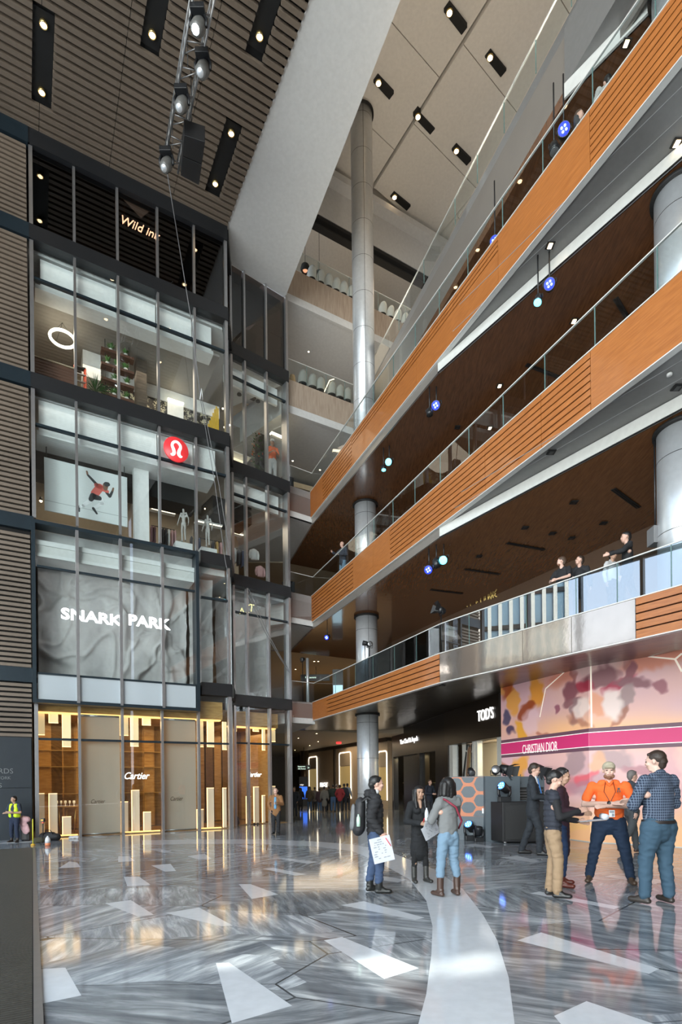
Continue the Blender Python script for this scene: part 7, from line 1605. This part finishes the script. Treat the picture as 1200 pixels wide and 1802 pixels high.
for px, py, lit, s, lab in ((349, 42, 1, 1.6, 'grey moving head with a bright lens, topmost on the truss'), (357, 118, 0, 1.5, 'dark cluster light with many lenses, second on the truss'), (320, 180, 0, 1.5, 'grey moving head, third on the truss'), (293, 286, 0, 1.6, 'grey moving head at the lower end of the truss')):
    c = onT(px, py)+Vector((0, 0, .35)); mh = thing('moving_head_light', lab, 'stage light', tuple(c), None); x, y, v = frame_to((-.15, -.45, -.85)); hc = c+Vector((0, 0, -.42))
    MB().box(c+Vector((0, 0, -.08)), (.34, .30, .14)).build('base', m_black, mh, bevel=.01)
    for a in (-1, 1): MB().tube([c+Vector((a*.15, 0, -.14)), c+Vector((a*.2, 0, -.25)), hc+Vector((a*.19, 0, 0))], .035, 6).build('yoke_arm', m_black, mh)
    MB().lathe([(.07, -.28), (.14, -.20), (.165, 0), (.15, .18), (.11, .26)], hc, 20, 0, (x, y, v)).build('head', M('light_shell_grey', (.12, .12, .115), .4), mh)
    MB().lathe([(.09, .262), (.085, .27)], hc, 18, 0, (x, y, v)).build('lens', emis('truss_white', (.75, .95, 1), 14) if lit else m_steel, mh)
p = [onz(*q, 19.6) for q in ((324, 238), (361, 250), (350, 326), (318, 309))]
t = thing('hung_line_speaker', 'black two part line array speaker hung from the truss end', 'speaker', tuple(p[0]))
d1 = (p[3]-p[0]); 
MB().prism([p[0], p[1], p[1].lerp(p[2], .49), p[0].lerp(p[3], .49)], (0, 0, .45)).build('cabinet', m_cab, t, bevel=.01); MB().prism([p[0].lerp(p[3], .51), p[1].lerp(p[2], .51), p[2], p[3]], (0, 0, .45)).build('cabinet', m_cab, t, bevel=.01)
pc = (p[0]+p[2])/2; MB().cyl((pc.x, pc.y, 20.05), (pc.x, pc.y, ZS), .015, 6).build('suspension_cable', m_black, t)
# ropes from the truss down past the shop block
rope = M('rope_grey', (.16, .16, .165), .6)
def fl(px, py, d=.55): s, z = FL.hit(px, py, d); return FL.p(s, z, d)
def frp(px, py, d=.35): s, z = FR.hit(px, py, d); return FR.p(s, z, d)
e0 = a0+Vector((.05, 0, -.1))
MB().tube([e0, e0.lerp(fl(318, 450), .5), fl(318, 450), fl(336, 560), fl(353, 700)], .016, 6).build('hanging_rope', rope, label='grey rope falling from the truss end to the clothing shop band', category='rope')
MB().tube([fl(353, 704), fl(378, 850), fl(396, 985), fl(401, 1010)], .012, 6).build('hanging_rope', rope, label='dark rope running down over the clothing shop glass, left of the pair', category='rope')
MB().tube([fl(356, 704), fl(385, 852), fl(402, 960), fl(406, 985)], .012, 6).build('hanging_rope', rope, label='dark rope running down over the clothing shop glass, right of the pair', category='rope')
MB().tube([fl(352, 703), fl(354.5, 684), fl(357, 703)], .02, 6).build('rope_connector', m_steel, label='small shiny rigging shackle joining the ropes at the yellow trellis', category='shackle')
MB().tube([frp(432, 1037), frp(466, 1112), frp(492, 1157), frp(509, 1183)], .012, 6).build('hanging_rope', rope, label='dark cable crossing the set-back grey window, lower of the pair', category='rope')
MB().tube([frp(438, 1037), frp(470, 1112), frp(494, 1157), frp(509, 1180)], .012, 6).build('hanging_rope', rope, label='dark cable crossing the set-back grey window, upper of the pair', category='rope')
# ---------------- restaurant chairs and lamps on the far balconies ----------------
def tub_chair(c, ang, white, lab, group):
    t = thing('tub_chair', lab, 'chair', tuple(c), group); c = Vector(c); vs = []; fs_ = []
    R = Matrix.Rotation(ang, 3, 'Z'); n = 15; rows = 6
    for k_ in (0, 1):
        for j in range(rows):
            for i in range(n):
                a = math.pi*(-.08+1.16*i/(n-1)); hgt = .40+(.44*math.sin(max(0, min(math.pi, a)))**.6+.08)*j/(rows-1); r = .205+.025*j/(rows-1)-(.025 if k_ else 0)
                vs.append(c+R @ Vector((math.cos(a)*r, -math.sin(a)*r, hgt)))
    for k_ in (0, 1):
        for j in range(rows-1):
            for i in range(n-1): a = k_*n*rows+j*n+i; fs_.append((a, a+1, a+n+1, a+n))
    for i in range(n-1): a = (rows-1)*n+i; b = a+n*rows; fs_.append((a, a+1, b+1, b))
    MB().add(vs, fs_, 0, True).build('backrest', m_white if white else M('mesh_back_pale', (.34, .33, .30), .6, bump=(60, .5, .01)), t)
    MB().lathe([(.18, .36), (.19, .40), (.18, .46), (.12, .47)], c, 18).build('seat', m_dark, t)
    for s in (1, -1):
        for q in (1, -1): MB().tube([c+R @ Vector((s*.12, q*.12, .37)), c+R @ Vector((s*.14, q*.14, .0))], .014, 6).build('leg', m_black, t)
    return t
base = None
for i, px in enumerate((548, 563, 577, 590, 603, 616, 672, 685, 698, 710)):
    s = SF.hit(px, 500, -.5)[0]; tub_chair(SF.p(s, F6, -.5), SF.u.angle(Vector((1, 0, 0)))+math.pi*0+.2*(i % 2), True, 'white backed tub chair behind the top far railing, %s' % ['first from the left', 'second from the left', 'third from the left', 'fourth from the left', 'fifth from the left', 'last before the column', 'first right of the column', 'second right of the column', 'third right of the column', 'last right of the column'][i], 'white tub chairs on the top far balcony')
for i, px in enumerate((532, 549, 563, 583, 597, 610)):
    s = SF.hit(px, 680, -.5)[0]; tub_chair(SF.p(s, F5, -.5), .5, False, 'pale mesh backed tub chair behind the lower far railing, %s' % ['first from the left', 'second from the left', 'third from the left', 'fourth from the left', 'fifth from the left', 'last before the column'][i], 'mesh backed chairs on the lower far balcony')
for px, py, d, lab, cp in ((537, 474, -1.0, 'dark globe pendant lamp with copper inside over the white chairs, left', 1), (562, 486, -1.4, 'dark globe pendant lamp over the white chairs, right', 0)):
    s, z = SF.hit(px, py, d); c = SF.p(s, z, d); t = thing('globe_pendant_light', lab, 'pendant light', tuple(c)); MB().lathe([(.05, .26), (.18, .17), (.22, 0), (.16, -.12), (.15, -.12), (.2, 0), (.16, .15)], c, 20, cap=False).build('shade', m_dark, t); MB().ball(c, .12, 0, 8).build('bulb', emis('copper_glow', (1, .45, .25), .9), t); MB().cyl(c+Vector((0, 0, .25)), (c.x, c.y, ZC), .01, 5).build('cord', m_black, t)
s = SF.hit(514, 640, -1.6)[0]; c = SF.p(s, F5, -1.6); t = thing('wicker_lantern', 'tall golden wicker lantern at the left end of the lower far balcony', 'lantern', tuple(c))
MB().lathe([(.15, 0), (.22, .5), (.2, 1.0), (.12, 1.5), (.1, 1.5), (.18, 1.0), (.2, .5)], c, 12).build('basket', M('wicker_gold', (.28, .20, .09), .6, bump=(14, .8, .04)), t)
MB().tube([SF.p(SF.hit(571, 700, -.3)[0], F5+.3, -.3), SF.p(SF.hit(580, 684, -.3)[0], F5+.9, -.3), SF.p(SF.hit(588, 682, -.3)[0], F5+1.05, -.3)], .02, 6).build('lit_branch', emis('branch_glow', (1, .85, .55), 2), label='thin glowing branch shaped lamp among the mesh backed chairs', category='lamp')
# ---------------- things left by the shop block ----------------
def gp2(px, py): return pg(px, py)
c = gp2(88, 1479); t = thing('duffel_bag', 'black duffel bag lying in front of the first gold window', 'bag', tuple(c)); u = MB(); capsule(u, c+Vector((-.20, .0, .12)), c+Vector((.22, -.02, .11)), .12, .11); capsule(u, c+Vector((-.1, -.02, .19)), c+Vector((.12, -.02, .2)), .07, .06); ob = remesh(u, .02, 'body', M('bag_black', (.012, .012, .014), .7), t, wr=.012, wf=8); ob.location = -c
u = MB(); u.tube([c+Vector((-.12, -.1, .2)), c+Vector((-.05, -.12, .33)), c+Vector((.08, -.12, .32)), c+Vector((.14, -.1, .2))], .012, 6); u.build('handle', m_black, t)
c = gp2(64, 1484); t = thing('coat_pile', 'small dark olive coat heaped beside the duffel bag', 'coat', tuple(c)); u = MB(); capsule(u, c+Vector((-.05, .1, .06)), c+Vector((.14, .08, .09)), .09, .07); ob = remesh(u, .02, 'cloth', M('olive_cloth', (.05, .045, .025), .9), t, wr=.02, wf=10); ob.location = -c
c = gp2(76, 1487); kq = F/c.y; t = thing('laser_level_tripod', 'small black tripod with a yellow and black laser level', 'tripod', tuple(c))
for a in (.5, 2.6, 4.7): MB().tube([c+Vector((0, 0, .3)), c+Vector((.12*math.cos(a), .12*math.sin(a), .01))], .01, 6).build('leg', m_black, t)
MB().cyl(c+Vector((0, 0, .28)), c+Vector((0, 0, .62)), .014, 8).build('column', m_black, t); MB().box(c+Vector((0, 0, .70)), (.10, .09, .10)).build('level_body', m_black, t, bevel=.01); MB().box(c+Vector((0, -.047, .70)), (.06, .01, .05)).build('level_window', M('level_yellow', (.65, .38, .03), .5), t); MB().box(c+Vector((0, 0, .63)), (.05, .05, .04)).build('red_knob', M('ladder_red', (.7, .09, .04)), t)
c = gp2(84, 1488); t = thing('spray_bottle', 'clear spray bottle with orange liquid on the floor by the gold window', 'bottle', tuple(c)); MB().lathe([(.07, .075), (.07, .15), (.055, .21), (.02, .25), (.02, .27)], c, 14).build('bottle', M('milky_plastic', (.62, .64, .66), .3), t); MB().lathe([(.071, .0), (.071, .075)], c, 14).build('liquid', M('orange_liquid', (.65, .22, .10), .3), t)
c = gp2(58, 1488); t = thing('yellow_pole', 'thin yellow measuring pole on a small foot at the corner of the shop', 'pole', tuple(c)); MB().cyl(c+Vector((0, 0, .03)), c+Vector((0, 0, .74)), .014, 8).build('pole', M('pole_yellow', (.65, .62, .05), .5), t); MB().lathe([(.06, 0), (.06, .03), (.03, .05)], c, 12).build('foot', M('level_yellow', (.65, .38, .03), .5), t)
c = gp2(43, 1481); t = thing('suitcase', 'upright black suitcase by the slate wall behind the guard', 'suitcase', tuple(c)); MB().box(c+Vector((0, .12, .32)), (.26, .2, .58)).build('shell', m_black, t, bevel=.03); MB().tube([c+Vector((-.06, .12, .6)), c+Vector((-.06, .12, .74)), c+Vector((.06, .12, .74)), c+Vector((.06, .12, .6))], .01, 6).build('handle', m_alu, t)
for x in (-.09, .09): MB().cyl(c+Vector((x, .05, .025)), c+Vector((x, .08, .025)), .025, 10).build('wheel', m_dark, t)
t = thing('pink_coat', 'pale pink coat draped over the black suitcase', 'coat', tuple(c)); u = MB(); capsule(u, c+Vector((-.08, .0, .68)), c+Vector((.10, .0, .66)), .09, .08); capsule(u, c+Vector((-.04, -.03, .62)), c+Vector((.08, -.05, .34)), .12, .11, .4, Vector((1, 0, 0))); ob = remesh(u, .02, 'cloth', M('pink_cloth', (.55, .34, .36), .9), t, wr=.014, wf=9); ob.location = -c
c = gp2(417, 1452.5)+Vector((0, -.0, 0)); t = thing('floor_rucksack', 'black rucksack standing on the floor against the set-back gold window', 'rucksack', tuple(c)); u = MB(); capsule(u, c+Vector((0, -.05, .13)), c+Vector((0, -.03, .26)), .14, .10, .7); ob = remesh(u, .018, 'body', MATS['bag_black'], t, wr=.006); ob.location = -c
MB().tube([c+Vector((-.03, -.03, .34)), c+Vector((0, -.03, .40)), c+Vector((.03, -.03, .34))], .01, 6).build('handle', m_black, t)
c = gp2(439, 1452); MB().lathe([(.035, 0), (.045, .11), (.04, .11), (.03, .01)], c, 14).build('paper_cup', m_white, label='small pale cup on the floor by the set-back window', category='cup')
for px, lab in ((447, 'left dark shoe of the pair on the floor by the set-back window'), (453, 'right dark shoe of the pair on the floor by the set-back window')):
    c = gp2(px, 1451); u = MB(); capsule(u, c+Vector((0, .05, .045)), c+Vector((.03, -.14, .035)), .045, .04, .8)
    for i in range(len(u.v)): u.v[i].z = max(.003, u.v[i].z)
    ob = remesh(u, .012, 'empty_shoe', M('shoe_black_leather', (.012, .012, .012), .4), None); ob['label'] = lab; ob['category'] = 'shoe'
c = gp2(130, 1476); u = MB(); capsule(u, c+Vector((-.1, 0, .04)), c+Vector((.1, .03, .04)), .05, .045, .6); ob = remesh(u, .015, 'plastic_sheet', m_white, None, wr=.02, wf=16); ob['label'] = 'crumpled white plastic sheet on the floor by the first gold window'; ob['category'] = 'plastic sheet'
